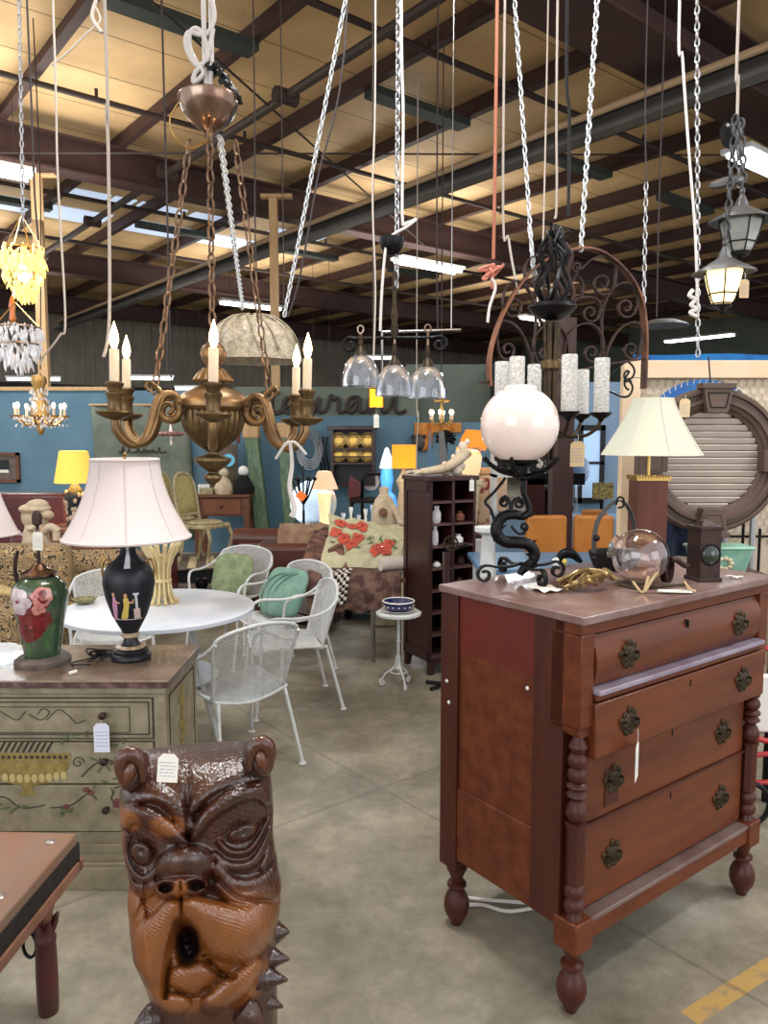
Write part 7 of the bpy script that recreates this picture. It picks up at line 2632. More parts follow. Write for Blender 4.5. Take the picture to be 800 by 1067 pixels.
for i, (r_, c_) in enumerate(pos):
    x = (-.19, 0, .19)[i % 3]
    z_ = zb_ + (hh * .62 + .01 if i < 3 else hh * .36 + .03)
    rp_ = .105
    lab = 'gold plate at the %s of the %s row in the dark plate rack' % (c_, r_)
    loc = Vector((PR.location.x + x, Yr - .03, z_ + rp_ * .98))
    if first is None:
        first = thing('gold_plate', lab, 'plate', loc, 0, 'gold plates in the wall rack')
        MB().lathe([(.001, 0), (.07, .0), (.075, .008), (.103, .016), (.105, .012), (.06, -.006), (.001, -.006)], 36).build('rim', pl_m, first, rot=(R(80), 0, 0))
        MB().lathe([(.001, .003), (.045, .003), (.045, .006), (.001, .007)], 24).build('painted_centre', pl_g, first, rot=(R(80), 0, 0))
    else:
        dup(first, loc, 0, lab, 'gold plates in the wall rack')
# black hanging things left of rack
for (px, py, h_, lab) in ((332, 455, .5, 'bundle of dark ironware hanging left of the plate rack'),):
    t = thing('hanging_ironware', lab, 'ironware', at(px + 5, py, WY - .08))
    for k in range(3):
        MB().tube(cr([(k * .05 - .05, -.02, 0), (k * .05 - .07, -.04, -.2), (k * .05 - .03, -.03, -.42), (k * .05 - .06, -.02, -.6)], 5), .013, 6).ell((k * .05 - .04, -.03, -.6), (.04, .02, .06), 10, 8).build('iron_tool', iron, t)
ow = MB()
for i in range(5):
    r_ = .09 + .02 * i
    ow.tube([(cos(t) * r_, .01 * i, sin(t) * r_ * 1.6) for t in [j * 2 * PI / 24 for j in range(24)]], .006, 5, closed=True)
o = ow.build('wire_coil', zinc)
o.location = at(322, 468, Yr + .05)
tag(o, 'loose oval coil of pale wire hanging left of the plate rack', 'wire')
sh_ = thing('round_mirror', 'round cloudy mirror on a white stand left of the pink shade lamp', 'mirror', (fX(326, 8.9), 8.9, 0))
MB().lathe([(.001, 0), (.27, 0), (.27, .02), (.001, .02)], 36).build('glass', mirror_m, sh_, rot=(R(85), 0, 0), loc=(0, 0, Z(524, 8.9)))
MB().box(0, .03, .35, .03, .03, .7).build('stand', white_paint, sh_)

# dark little wire chandelier with orange tag
wc = thing('wire_chandelier', 'thin dark wire chandelier with an orange tag left of the pink shade lamp', 'chandelier', at(316, 512, 7.0))
s = 7.0 / 800
b = MB()
for k in range(6):
    a = k * PI / 3 + .2
    b.tube(cr([(0, 0, -14 * s), (cos(a) * 6 * s, sin(a) * 6 * s, -4 * s), (cos(a) * 12 * s, sin(a) * 12 * s, 12 * s)], 4), .008, 5).ell((cos(a) * 12 * s, sin(a) * 12 * s, 13 * s), .02, 8, 6)
b.tube([(0, 0, -20 * s), (0, 0, 26 * s)], .008, 6)
b.build('arms', iron, wc)
MB().tube([(0, 0, -20 * s), (0, 0, -50 * s)], .012, 8).lathe([(.001, -50 * s), (.1, -50 * s), (.01, -47 * s)], 14).build('stand', iron, wc)
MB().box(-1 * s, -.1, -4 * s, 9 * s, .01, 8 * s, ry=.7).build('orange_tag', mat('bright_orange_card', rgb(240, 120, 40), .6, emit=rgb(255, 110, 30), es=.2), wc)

# cream long table at the back with lamps
Yt = 7.9
bz = Z(549, Yt)
BT = thing('cream_back_table', 'long cream painted table carrying the pink shade lamp and glassware', 'table', (fX(372, Yt), Yt, 0))
hw = (fX(440, Yt) - fX(306, Yt)) / 2
MB().bx(-hw, hw, -.3, .3, bz - .04, bz).build('tabletop', cream_wood, BT, bev=.005)
MB().bx(-hw + .05, hw - .05, -.27, .27, bz - .16, bz - .04).build('apron', cream_wood, BT)
for x in (-hw + .06, hw - .06):
    for y in (-.25, .25):
        MB().box(x, y, (bz - .04) / 2, .06, .06, bz - .04).build('leg', cream_wood, BT)
s = Yt / 800
PKL = thing('peach_shade_lamp', 'lamp with peach pink shade and white fluted base on the cream back table', 'lamp', (fX(338, Yt), Yt - .05, bz))
zl = lambda py: Z(py, Yt) - bz
MB().lathe([(9 * s, 0), (7 * s, 2 * s), (5 * s, 6 * s), (5.5 * s, 20 * s), (7 * s, zl(513)), (2 * s, zl(511)), (1 * s, zl(500))], 24, rf=lambda t, z: 1 + .08 * sin(8 * t)).build('fluted_base', shade_cream_lit, PKL)
MB().shell([(14 * s, zl(509)), (10.5 * s, zl(499)), (7 * s, zl(491))], 60, rf=lambda t, z: 1 + .012 * sin(30 * t), th=.003).build('pleated_shade', shade_peach, PKL)
point('lamp_light', (0, -.0, zl(503)), 9, (1, .78, .55), .06, PKL)
rn = random.Random(31)
for i, px in enumerate((358, 366, 374, 381, 388, 394)):
    hh_ = (.16, .22, .14, .2, .24, .15)[i]
    t = thing('glass_candlestick', '%s on the cream back table' % ('clear glass candlestick, first from the left', 'tall clear glass candlestick, second from the left', 'short glass candlestick, third from the left', 'glass candlestick, fourth from the left', 'tallest glass candlestick, fifth from the left', 'short glass candlestick, sixth from the left')[i], 'candlestick', (fX(px, Yt), Yt - .15, bz), 0, 'glass candlesticks on the cream table')
    MB().lathe([(.04, 0), (.035, .008), (.012, .02), (.014, hh_ * .5), (.01, hh_ * .6), (.022, hh_ * .9), (.02, hh_), (.001, hh_)], 14).build('stick', china if i % 2 else crystal, t)

# bar stool / red leather seat with black tube frame
Yq = 7.3
BC = thing('bar_stool', 'black framed bar stool with dark red leather back before the plate rack', 'stool', (fX(380, Yq), Yq + 1.2, 0))
YQ = Yq + 1.2
zq = lambda py: Z(py, YQ)
X = lambda px: fX(px, YQ) - BC.location.x
for pts in ([(366, 548), (366, 525), (377, 520), (378, 497), (384, 494), (400, 494), (401, 488)], [(377, 555), (377, 500)], [(391, 560), (391, 522)]):
    MB().tube([(X(u), 0, zq(v)) for u, v in pts], .018, 8).build('tube_frame', iron, BC)
MB().ell((X(400), 0, zq(487)), .03, 10, 8).build('finial', iron, BC)
for px in (366, 391):
    for y in (-.15, .15):
        MB().tube([(X(px), y, 0), (X(px), y, zq(522))], .015, 8).build('leg', iron, BC)
MB().bx(X(364), X(393), -.18, .18, zq(523), zq(519)).build('seat', iron, BC, bev=.01)
b = MB().prism([(X(363), zq(519)), (X(376), zq(517)), (X(376), zq(502)), (X(365), zq(495)), (X(363), zq(505))], -.1, -.04)
b.build('leather_back', burg, BC, bev=.01)
dpp = thing('painted_plate', 'pale painted plate on the wall behind the black bar stool', 'plate', at(386, 502, WY - .03))
MB().lathe([(.001, 0), (.09, 0), (.12, .015), (.001, .008)], 30).build('dish', china, dpp, rot=(R(80), 0, 0))

# blue glowing lamp
Yu = 7.95
bu = thing('blue_glass_lamp', 'lamp glowing blue under a small white cone shade', 'lamp', (fX(403, Yu), Yu + .05, 0))
zu = lambda py: Z(py, Yu + .05)
s = Yu / 800
MB().lathe([(.07, bz), (.02, bz + .012), (.02, zu(542))], 16).build('pole', iron, bu)
MB().lathe([(.001, zu(542)), (9 * s, zu(541)), (13 * s, zu(530)), (9 * s, zu(516)), (5 * s, zu(512)), (7 * s, zu(500)), (6 * s, zu(489)), (.001, zu(488))], 24).build('blue_glass', blue_glow, bu)
MB().lathe([(8 * s, zu(488)), (5 * s, zu(476)), (2 * s, zu(467)), (.001, zu(466))], 24).build('white_cone', white_glow, bu)
point('lamp_light', (0, -.35, zu(495)), 5, (.45, .7, 1), .1, bu)

# square yellow lamp with white figure base
Yv = 7.2
sq = thing('square_shade_lamp', 'lamp with bright amber square shade and white figural base', 'lamp', (fX(421, Yv), Yv + .1, 0))
s = Yv / 800
zv = lambda py: Z(py, Yv)
MB().box(0, 0, zv(476), 25 * s, 25 * s * .5, 25 * s).build('square_shade', shade_amber, sq, bev=.004)
MB().lathe([(.07, zv(560)), (.05, zv(552)), (.035, zv(540)), (.06, zv(525)), (.04, zv(512)), (.07, zv(502)), (.03, zv(494)), (.012, zv(489))], 24, rf=lambda t, z: 1 + .1 * sin(5 * t)).build('figural_base', plaster, sq)
SQT = thing('lamp_plinth', 'pale pedestal under the square amber lamp behind the bookcase', 'pedestal', (fX(421, Yv), Yv + .1, 0))
MB().box(0, 0, zv(560) / 2, .3, .3, zv(560)).build('block', cream_wood, SQT, bev=.01)
point('lamp_light', (0, -.35, zv(490)), 3, (1, .7, .3), .1, sq)

# ---------------- leather sofa behind rugs, rug table
Ye = 7.25
LS = thing('brown_leather_sofa', 'dark red brown leather sofa behind the pile of rugs', 'sofa', (fX(300, Ye), Ye, 0), R(-3))
hw = (fX(368, Ye) - fX(244, Ye)) / 2
zt_ = Z(558, Ye)
MB().bx(-hw, hw, .05, .3, .1, zt_ - .02).build('backrest', brown_leather, LS, bev=.08)
MB().tube([(-hw, .15, zt_ - .05), (hw, .15, zt_ - .05)], .1, 18).build('top_roll', brown_leather, LS)
MB().bx(-hw, hw, -.45, .1, .1, .45).build('seat', brown_leather, LS, bev=.07)
for x in (-hw + .08, hw - .08):
    for y in (-.4, .22):
        MB().lathe([(.02, 0), (.03, .1)], 10, (x, y, 0)).build('foot', mahog, LS)

tblz = .60
l1, l2 = onz(389, 690), onz(348, 650)
RT = thing('rug_table', 'table with thin chrome legs hidden under rugs', 'table', (0, 0, 0))
xr0, xr1 = fX(330, 5.3), fX(422, 5.3)
b = MB().bx(xr0, xr1, 5.12, 6.1, tblz - .03, tblz)
b.build('tabletop', walnut, RT)
for (x, y) in ((l1.x, l1.y), (l2.x - .0, 6.05), (xr0 + .04, 5.3), (xr1 - .04, 5.2), (xr1 - .04, 6.05)):
    if (x, y) == (xr0 + .04, 5.3):
        continue
    MB().tube([(x, y, 0), (x, y, tblz - .03)], .013, 8).build('leg', chrome, RT)


def nz(x, y, sd=0.):
    return sin(x * 9.3 + sd) * cos(y * 7.1 + sd * 2) * .5 + sin(x * 17 + y * 13 + sd) * .3 + sin(x * 31 - y * 23 + sd * 3) * .2


def rug_fn(x0, x1, y0, y1, z0, drop, amp, sd, jag=.05):
    def f(u, v):
        x = x0 + (x1 - x0) * u
        y = y0 + (y1 - y0) * v
        if v < .3:
            k_ = (0.3 - v) / .3
            yy = y0 + (y1 - y0) * .3 - .12 * (1 - abs(1 - k_) ** 2) * 0 - .06 * min(1, k_ * 3)
            return (x + amp * .3 * nz(u, v, sd), yy + amp * .5 * nz(x, v * 3, sd), z0 + amp * nz(x, .3, sd) * (1 - k_) - drop * k_ * (1 + jag * sin(u * 23 + sd)))
        return (x, y, z0 + amp * nz(x, y, sd) + amp * .5)
    return f


o = MB().sheet(rug_fn(xr0 - .05, xr1 - .04, 4.65, 6.1, tblz + .035, .23, .02, 1), 60, 40, .012).build('kilim_rug', kilim)
tag(o, 'brown patterned kilim rug hanging over the front of the rug table', 'rug')
ck = MB()
f0 = rug_fn(xr0 - .05, xr1 - .04, 4.65, 6.1, tblz + .045, .23, .02, 1)
for i in range(7):
    for j in range(12):
        ck.k = (i + j) % 2
        u0 = .17 + i * .035 + j * .006
        v0 = .03 + j * .028
        P4 = [Vector(f0(u0 + a * .035, v0 + b_ * .028)) + Vector((0, -.016, .004)) for a, b_ in ((0, 0), (1, 0), (1, 1), (0, 1))]
        ck.add(P4, [(0, 1, 2, 3)])
o = ck.build('checked_runner', [wool_check, wool_white])
o.modifiers.new('s', 'SOLIDIFY').thickness = .004
tag(o, 'black and white checked strip of runner laid over the brown kilim', 'rug')


def lump(u, v):
    x = xr0 - .14 + .36 * u
    y = 5.25 + .85 * v
    e = min(u, 1 - u, v, 1 - v) * 6
    return (x, y, tblz + .03 + .22 * min(1, e) * (1 + .25 * nz(x * 1.5, y * 1.6, 3)) * (.6 + .4 * v))


o = MB().sheet(lump, 50, 50, .01).build('folded_blankets', mat('striped_brown_textile', rgb(126, 88, 72), .9, c2=rgb(70, 44, 42), scale=4, stretch=(2, 8, 2), lo=.42, hi=.56, bump=.5, bscale=40))
tag(o, 'crumpled heap of brown and maroon textiles at the left of the rug table', 'textile')
o = MB().sheet(lambda u, v: (fX(286, 6.2) + .75 * u, 6.25 + .32 * v, .70 + .12 * sin(PI * v) + .03 * nz(u * 2, v, 5) - .25 * max(0, .25 - v)), 40, 14, .01).build('tan_blanket', tan_cloth)
tag(o, 'tan wool blanket draped along the front of the brown leather sofa', 'blanket')
LB = thing('blanket_bench', 'low dark bench holding the tan blanket', 'bench', (fX(312, 6.4), 6.4, 0))
MB().bx(-.36, .34, -.2, .2, .02, .68).build('body', brown_leather, LB, bev=.05)


def ndl(u, v):
    # big needlepoint draped from the back right to the front
    x0_ = fX(335, 5.5) + (fX(417, 5.5) - fX(335, 5.5)) * u
    y = 5.22 + .85 * v + .1 * u
    z_ = tblz + .09 + .25 * (v ** .8) * (1 - .45 * u) + .02 * nz(u * 1.3, v * 1.3, 2) - .10 * max(0, (.12 - v) / .12) ** 2
    return (x0_ + .03 * sin(v * 3), y, z_)


NP = thing('needlepoint_rug', 'cream needlepoint rug with coral flowers draped over the rug pile', 'rug', (0, 0, 0))
MB().sheet(ndl, 50, 40, .02).build('cloth', needle, NP)
fb = MB()
nf = lambda e: (lambda u, v: Vector(ndl(u, v)) + Vector((0, -e * .7, e)))
rn = random.Random(14)
for (cu, cv) in ((.10, .55), (.22, .42), (.30, .75), (.16, .8), (.40, .48), (.45, .78), (.34, .3), (.72, .30), (.82, .38), (.78, .2), (.66, .2)):
    for k in range(5):
        fb.k = 0
        a = k * 2 * PI / 5 + cu * 9
        fb.blob(nf(.006 + .001 * k), ellp(cu + cos(a) * .045, cv + sin(a) * .06, .045, .05, 8), 2)
    fb.k = 2
    fb.blob(nf(.014), ellp(cu, cv, .014, .02, 6), 1)
for k in range(16):
    fb.k = 1
    cu, cv = rn.choice([(.5, .62), (.55, .5), (.6, .35), (.88, .5), (.9, .25), (.27, .58), (.05, .75), (.7, .45), (.42, .22)])
    fb.blob(nf(.005), ellp(cu + rn.gauss(0, .02), cv + rn.gauss(0, .03), .05, .014, 8, rn.uniform(0, 3)), 2)
fb.build('woven_flowers', [coral, leafc, rose_heart], NP)
rr_ = MB().tube([(fX(396, 5.2), 5.16, tblz + .09), (fX(420, 5.3), 5.22, tblz + .09)], .05, 16).build('rolled_rug', wool_white)
tag(rr_, 'small rolled black and cream rug at the right end of the pile', 'rug')
# plaster torso on the table behind
To = 6.3
TS = thing('plaster_torso', 'cream plaster child torso with a round dark medallion on the shoulder', 'statue', (fX(400, To), To, 0))
zt2 = lambda py: Z(py, To)
s = To / 800
MB().lathe([(10 * s, zt2(578)), (11 * s, zt2(570)), (12 * s, zt2(555)), (13 * s, zt2(540)), (13 * s, zt2(530)), (9 * s, zt2(520)), (4.5 * s, zt2(515)), (5 * s, zt2(511)), (5.5 * s, zt2(509)), (3 * s, zt2(507)), (.001, zt2(507))], 28, sy=.7).build('trunk', plaster, TS)
MB().tube(cr([(8 * s, -.02, zt2(527)), (14 * s, -.06, zt2(535)), (17 * s, -.08, zt2(543)), (23 * s, -.12, zt2(545))], 5), [4 * s * (1 - .3 * i / 15) for i in range(16)], 12).build('arm', plaster, TS)
hd_ = MB()
for k in range(4):
    hd_.tube([(22 * s, -.12, zt2(545 + (k - 1.5) * 1.6)), (28 * s, -.14, zt2(543 + (k - 1.5) * 3.4))], .008, 6)
hd_.build('fingers', plaster, TS)
MB().lathe([(.001, .0), (4.6 * s, 0), (4.6 * s, .012), (.001, .016)], 24).build('medallion', walnut, TS, rot=(R(80), 0, 0), loc=(-1 * s, -.085, zt2(533)))
MB().box(0, 0, zt2(578) / 2, .22, .2, zt2(578)).build('plinth', cream_wood, TS, bev=.01)

# ---------------- tall revolving bookcase
bn = onz(447, 704)
bl_ = onz(421, 691)
aS = math.atan2(bl_.y - bn.y, bl_.x - bn.x)
dS = (bl_ - bn).length
zt_ = Z(496, bn.y + .1)
BCs = thing('tall_bookcase', 'tall narrow mahogany bookcase with two columns of open shelves', 'bookcase', (bn.x, bn.y, 0), aS - PI / 2)
Wb = .36
# local y along the side (away), x along the front to the right
MB().bx(0, .02, 0, dS, .09, zt_ - .03).build('side_panel', mahog, BCs)
for (a, b_, c, d) in ((0, .035, .09, zt_ - .03), (dS - .035, dS, .09, zt_ - .03), (0, dS, zt_ - .1, zt_ - .03), (0, dS, .09, .16)):
    MB().bx(-.008, .0, a, b_, c, d).build('panel_frame', mahog, BCs, bev=.002)
MB().bx(Wb - .02, Wb, 0, dS, .09, zt_ - .03).build('side_panel', mahog, BCs)
MB().bx(.02, Wb - .02, dS - .015, dS, .1, zt_ - .03).build('back_panel', mahog, BCs)
MB().bx(-.015, Wb + .015, -.015, dS + .015, zt_ - .03, zt_).build('top_board', mahog, BCs, bev=.004)
MB().bx(Wb / 2 - .01, Wb / 2 + .01, .0, dS - .015, .12, zt_ - .03).build('divider', mahog, BCs)
sz = []
for k in range(8):
    z_ = .11 + k * (zt_ - .14) / 8
    sz.append(z_)
    MB().bx(.02, Wb - .02, .0, dS - .015, z_, z_ + .014).build('shelf', mat('lit_shelf_%d' % k, rgb(84, 58, 54), .4) if k == 0 else bpy.data.materials['lit_shelf_0'], BCs)
for (x, y) in ((0, 0), (Wb, 0), (0, dS), (Wb, dS)):
    sx, sy = (1 if x == 0 else -1), (1 if y == 0 else -1)
    MB().prism([(x, 0), (x + sx * .035, 0), (x + sx * .045, .05), (x + sx * .11, .09), (x + sx * .11, .11), (x, .11)], y if sy > 0 else y - .03, y + .03 if sy > 0 else y).build('bracket_foot', mahog, BCs)
Mb = Matrix.Translation(BCs.location) @ Matrix.Rotation(aS - PI / 2, 4, 'Z')
items = [(.09, 6, 'jar', 'glass jar on the upper left shelf of the bookcase', .028, .11, crystal), (.27, 6, 'pot', 'brown pot on the upper right shelf of the bookcase', .035, .07, walnut), (.08, 5, 'bottle', 'slim glass bottle on the second left shelf of the bookcase', .02, .13, crystal),
         (.26, 5, 'ornament', 'white china ornament on the second right shelf of the bookcase', .035, .06, china), (.09, 4, 'dish', 'small white china pot on the third left shelf of the bookcase', .03, .035, china), (.28, 4, 'pot', 'small dark pot on the third right shelf of the bookcase', .03, .06, iron_brown), (.27, 3, 'pot', 'small brass pot on the fourth right shelf of the bookcase', .03, .06, gilt)]
for (x, k, nm, lab, r_, h_, m_) in items:
    p = Mb @ Vector((x, .06, sz[k] + .014))
    t = thing('shelf_' + nm, lab, nm, p)
    MB().lathe([(r_ * .7, 0), (r_, h_ * .15), (r_, h_ * .6), (r_ * .5, h_ * .8), (r_ * .6, h_), (.001, h_)], 16).build('body', m_, t)
# stone hand and white figures on top
p = Mb @ Vector((.10, .12, zt_))
HN = thing('mannequin_arm', 'pale carved arm and hand lying on top of the bookcase', 'mannequin part', p, R(12))
MB().tube(cr([(.24, .02, .16), (.17, .01, .10), (.08, 0, .05), (-.02, -.01, .032), (-.09, -.01, .025)], 6), [.040 - .018 * i / 24 for i in range(25)], 14).build('forearm', plaster, HN)
MB().ell((-.115, -.01, .024), (.04, .03, .018), 14, 10).build('palm', plaster, HN)
for k, (l_, y_) in enumerate(((.055, -.026), (.068, -.012), (.064, .003), (.05, .016))):
    MB().tube(cr([(-.14, -.01 + y_ * .8, .024), (-.14 - l_ * .5, -.01 + y_ * 1.2, .028), (-.14 - l_, -.01 + y_ * 1.4, .014)], 4), [.009 - .003 * i / 8 for i in range(9)], 8).build('finger', plaster, HN)
MB().tube(cr([(-.09, -.035, .03), (-.115, -.055, .022), (-.145, -.058, .014)], 4), [.010 - .003 * i / 8 for i in range(9)], 8).build('thumb', plaster, HN)
p = Mb @ Vector((.26, .12, zt_))
CT2 = thing('porcelain_cherubs', 'cluster of white porcelain cherub figures on top of the bookcase', 'figurine', p)
rn = random.Random(41)
b = MB()
for (x, z_, r_) in ((-.05, .03, .035), (-.06, .07, .02), (.02, .04, .04), (.03, .10, .03), (.035, .15, .024), (.0, .12, .018), (.07, .12, .02), (.06, .19, .03), (.05, .06, .03), (.09, .22, .018)):
    b.ell((x, rn.uniform(-.01, .01), z_), (r_, r_ * .8, r_ * 1.1), 12, 10)
b.build('figures', mat('ivory_porcelain', rgb(222, 208, 186), .35, coat=.3), CT2)
price_tag(Mb @ Vector((.31, -.02, zt_ - .01)), .075, .03, 0, 0, label='white tag hanging from the top right corner of the bookcase', string=.015)
price_tag(Mb @ Vector((.15, -.01, sz[4] + .14)), .07, .026, 0, .5, label='slanting white tag on the middle shelf of the bookcase', string=.01)
# grey obelisk board and blue wedge behind
ob = thing('grey_obelisk_board', 'narrow tapering grey slab leaning behind the bookcase top', 'board', (fX(462, 5.7), 5.7, 0), 0)
zo = lambda py: Z(py, 5.7)
s = 5.7 / 800
MB().prism([(-4 * s, 0), (9 * s, 0), (7 * s, zo(500)), (0 * s, zo(449)), (-5 * s, zo(449)), (-3 * s, zo(500))], -.03, .03).build('slab', mat('grey_slate', rgb(106, 106, 104), .8, c2=rgb(88, 90, 90), scale=9), ob)
bwg = thing('blue_wedge_board', 'slim blue painted wedge board left of the grey slab', 'board', (fX(447, 5.9), 5.9, 0))
s = 5.9 / 800
MB().prism([(-7 * s, 0), (7 * s, 0), (5 * s, Z(495, 5.9)), (1 * s, Z(447, 5.9)), (-3 * s, Z(495, 5.9))], -.02, .02).build('board', mat('mid_blue_paint', rgb(76, 110, 138), .7), bwg)
bh = thing('black_feather_tree', 'black feathery bushy ornament beneath the small far chandelier', 'ornament', at(464, 458, 7.0))
s = 7.0 / 800
rn = random.Random(15)
for k in range(1):
    b = MB()
    for i in range(150):
        a, e = rn.uniform(0, 2 * PI), rn.uniform(-.6, 1.4)
        d_ = Vector((cos(a) * cos(e), sin(a) * cos(e), sin(e) * .9))
        l_ = rn.uniform(7, 12) * s
        b.tube([d_ * l_ * .2, d_ * l_ * .7 + Vector((0, 0, .01)), d_ * l_], [.012, .012, .003], 4)
    b.build('feathers', black_fur, bh)
MB().tube([(0, 0, -Z(458, 7.0)), (0, 0, 0)], .018, 8).lathe([(.12, 0), (.02, .03)], 14, (0, 0, -Z(458, 7.0))).build('pole', iron, bh)
oc = thing('orange_valance', 'orange yellow fabric valance hanging behind the bookcase on the blue wall', 'fabric', (fX(458, 9.9), WY - .04, Z(440, 9.9)))
h_ = Z(440, 9.9) - Z(470, 9.9)
MB().sheet(lambda u, v: ((u - .5) * .62, .03 * sin(u * 26), -v * h_ * (1 if u < .4 else .35)), 40, 6).build('cloth', mat('orange_print_cloth', rgb(216, 150, 70), .9, c2=rgb(190, 116, 56), scale=9), oc).modifiers.new('s', 'SOLIDIFY').thickness = .012
gm = thing('grey_gorilla_mask', 'dark grey ape head mask hanging on the wall above the amber lamp', 'mask', at(436, 461, WY - .1))
s = 9.9 / 800
MB().ell((0, 0, 0), (7 * s, .08, 9 * s), 18, 14).ell((0, -.07, -3 * s), (4.5 * s, .06, 4 * s), 14, 10).build('face', mat('charcoal_hide', rgb(58, 54, 54), .6, c2=rgb(84, 78, 76), scale=10), gm)
for x in (-6, 6):
    MB().ell((x * s, 0, 6 * s), (2.4 * s, .03, 2.4 * s), 10, 8).build('ear', mahog, gm)

# ---------------- pedestal with orange lamp
pd = onz(489, 600)
PD = thing('fluted_pedestal', 'tall tapering cream pedestal with dark painted feathers', 'pedestal', (pd.x, pd.y, 0))
Yp = pd.y
s = Yp / 800
ztp = Z(499, Yp)
MB().box(0, 0, ztp - .03, .235, .235, .06).box(0, 0, ztp - .08, .19, .19, .05).build('capital', cream_wood, PD, bev=.006)
b = MB()
b.add([(sx * w_ / 2, sy * w_ / 2, z_) for z_, w_ in ((.22, .09), (ztp - .1, .18)) for sx, sy in ((-1, -1), (1, -1), (1, 1), (-1, 1))], [(3, 2, 1, 0), (4, 5, 6, 7), (0, 1, 5, 4), (1, 2, 6, 5), (2, 3, 7, 6), (3, 0, 4, 7)])
b.build('tapered_shaft', cream_wood, PD, bev=.01)
MB().lathe([(.07, 0), (.05, .03), (.035, .06), (.05, .12), (.055, .15), (.04, .18), (.05, .22)], 20).build('turned_foot', cream_wood, PD)
b = MB()
for z_, x_ in ((ztp - .2, .03), (ztp - .27, .0), (ztp - .5, .02), (ztp - .58, -.01)):
    b.blob(lambda u, v: Vector((u, -.092 + (ztp - .1 - v) * .0385, v)), ellp(x_, z_, .045, .016, 10, .9), 2)
b.build('dark_feathers', porc_black, PD)
OL = thing('orange_shade_lamp', 'lamp with orange shade over a glowing cream fluted glass bowl', 'lamp', (pd.x, Yp, ztp))
zo = lambda py: Z(py, Yp) - ztp
MB().lathe([(7 * s, 0), (8 * s, 2 * s), (10.5 * s, zo(487)), (11.5 * s, zo(476)), (9 * s, zo(470)), (1 * s, zo(468))], 48, rf=lambda t, z: 1 + .04 * sin(12 * t)).build('fluted_glass_body', shade_cream_lit, OL)
MB().tube([(0, 0, zo(469)), (0, 0, zo(452))], .012, 8).build('stem', gold, OL)
o = MB().shell([(15 * s, zo(466)), (13 * s, zo(457)), (9 * s, zo(448))], 40, th=.003).build('orange_shade', shade_orange, OL)
o.rotation_euler = (0, R(4), 0)
b = MB()
for i in range(26):
    a = i * 2 * PI / 26
    b.tube([(cos(a) * 15 * s, sin(a) * 15 * s, zo(466)), (cos(a) * 15 * s, sin(a) * 15 * s, zo(466) - .035)], .006, 5)
b.build('bead_fringe', shade_orange, OL)
point('lamp_light', (0, -.0, zo(460)), 10, (1, .7, .4), .06, OL)

# iron stand between bookcase and chest
isx = onz(464, 715)
IS = thing('iron_stand', 'black iron easel stand with small brass wheel in front of the bookcase', 'stand', (isx.x, isx.y, 0), .3)
zi2 = lambda py: Z(py, isx.y)
MB().box(0, 0, zi2(575) / 2, .045, .03, zi2(575)).build('post', mahog, IS, bev=.004)
MB().tube([(-.12, -.06, .012), (.12, .06, .012)], .012, 8).build('foot', iron, IS)
MB().tube([(-.10, .08, .012), (.12, -.08, .012)], .012, 8).build('foot', iron, IS)
b = MB().tube([(.02 + cos(t) * .045, -.02, zi2(566) + sin(t) * .045) for t in [i * 2 * PI / 24 for i in range(24)]], .006, 6, closed=True)
for k in range(3):
    b.tube([(.02 - cos(k * PI / 3) * .045, -.02, zi2(566) - sin(k * PI / 3) * .045), (.02 + cos(k * PI / 3) * .045, -.02, zi2(566) + sin(k * PI / 3) * .045)], .004, 5)
b.build('wheel', brass_old, IS)
MB().tube([(0, 0, zi2(575)), (.16, .05, zi2(570))], .01, 6).build('cross_arm', iron, IS)
wc2 = thing('white_chair', 'pale chair partly seen between the iron stand and the cherry chest', 'chair', (fX(478, 5.6), 5.6, 0))
MB().bx(-.06, .3, -.2, .2, .40, .45).build('seat', cream_wood, wc2, bev=.01)
MB().bx(-.03, .0, .17, .21, 0, .78).build('leg', white_paint, wc2)
MB().bx(-.05, -.02, -.2, -.16, 0, .40).build('leg', white_paint, wc2)
MB().bx(.26, .3, -.2, -.16, 0, .40).build('leg', white_paint, wc2)
MB().bx(-.03, .3, .17, .21, .66, .78).build('backrest', white_paint, wc2, bev=.01)

# ---------------- seen behind the cherry chest
Yo = 5.0
bt_ = thing('blue_table', 'blue topped table behind the cherry chest', 'table', (fX(590, 4.6), 4.6, 0))
zt_ = Z(583, 4.6)
MB().bx(-.55, .75, -.35, .3, zt_ - .03, zt_).build('tabletop', blue_table, bt_, bev=.004)
for x in (-.5, .7):
    for y in (-.3, .25):
        MB().tube([(x, y, 0), (x, y, zt_ - .03)], .02, 8).build('leg', white_paint, bt_)
for (p0, p1, Y, rz, lab) in ((548, 592, 5.35, .1, 'left orange tan leather chair back behind the serpent lamp'), (600, 641, 5.35, -.12, 'right orange tan leather chair back behind the basket handle'), (608, 634, 6.4, 0, 'third orange tan leather chair back farther behind, beneath the window')):
    t = thing('leather_chair', lab, 'chair', (fX((p0 + p1) / 2, Y), Y, 0), rz, 'orange tan leather chairs')
    hw = (fX(p1, Y) - fX(p0, Y)) / 2
    top = Z(537 if Y < 6 else 531, Y)
    MB().bx(-hw, hw, -.04, .03, top - .36, top).build('backrest', orange_leather, t, bev=.018)
    MB().bx(-hw, hw, .03, .45, .40, .5).build('seat', orange_leather, t, bev=.02)
    for x in (-hw + .03, hw - .03):
        for y in (0, .42):
            MB().box(x, y, .2 if y else (top - .36) / 2, .035, .035, .4 if y else top - .36).build('leg', mahog, t)
gs_ = thing('swan_figurine', 'black and white swan figurine with yellow chest on the blue table', 'figurine', (fX(592, 4.3), 4.32, zt_))
s = 4.3 / 800
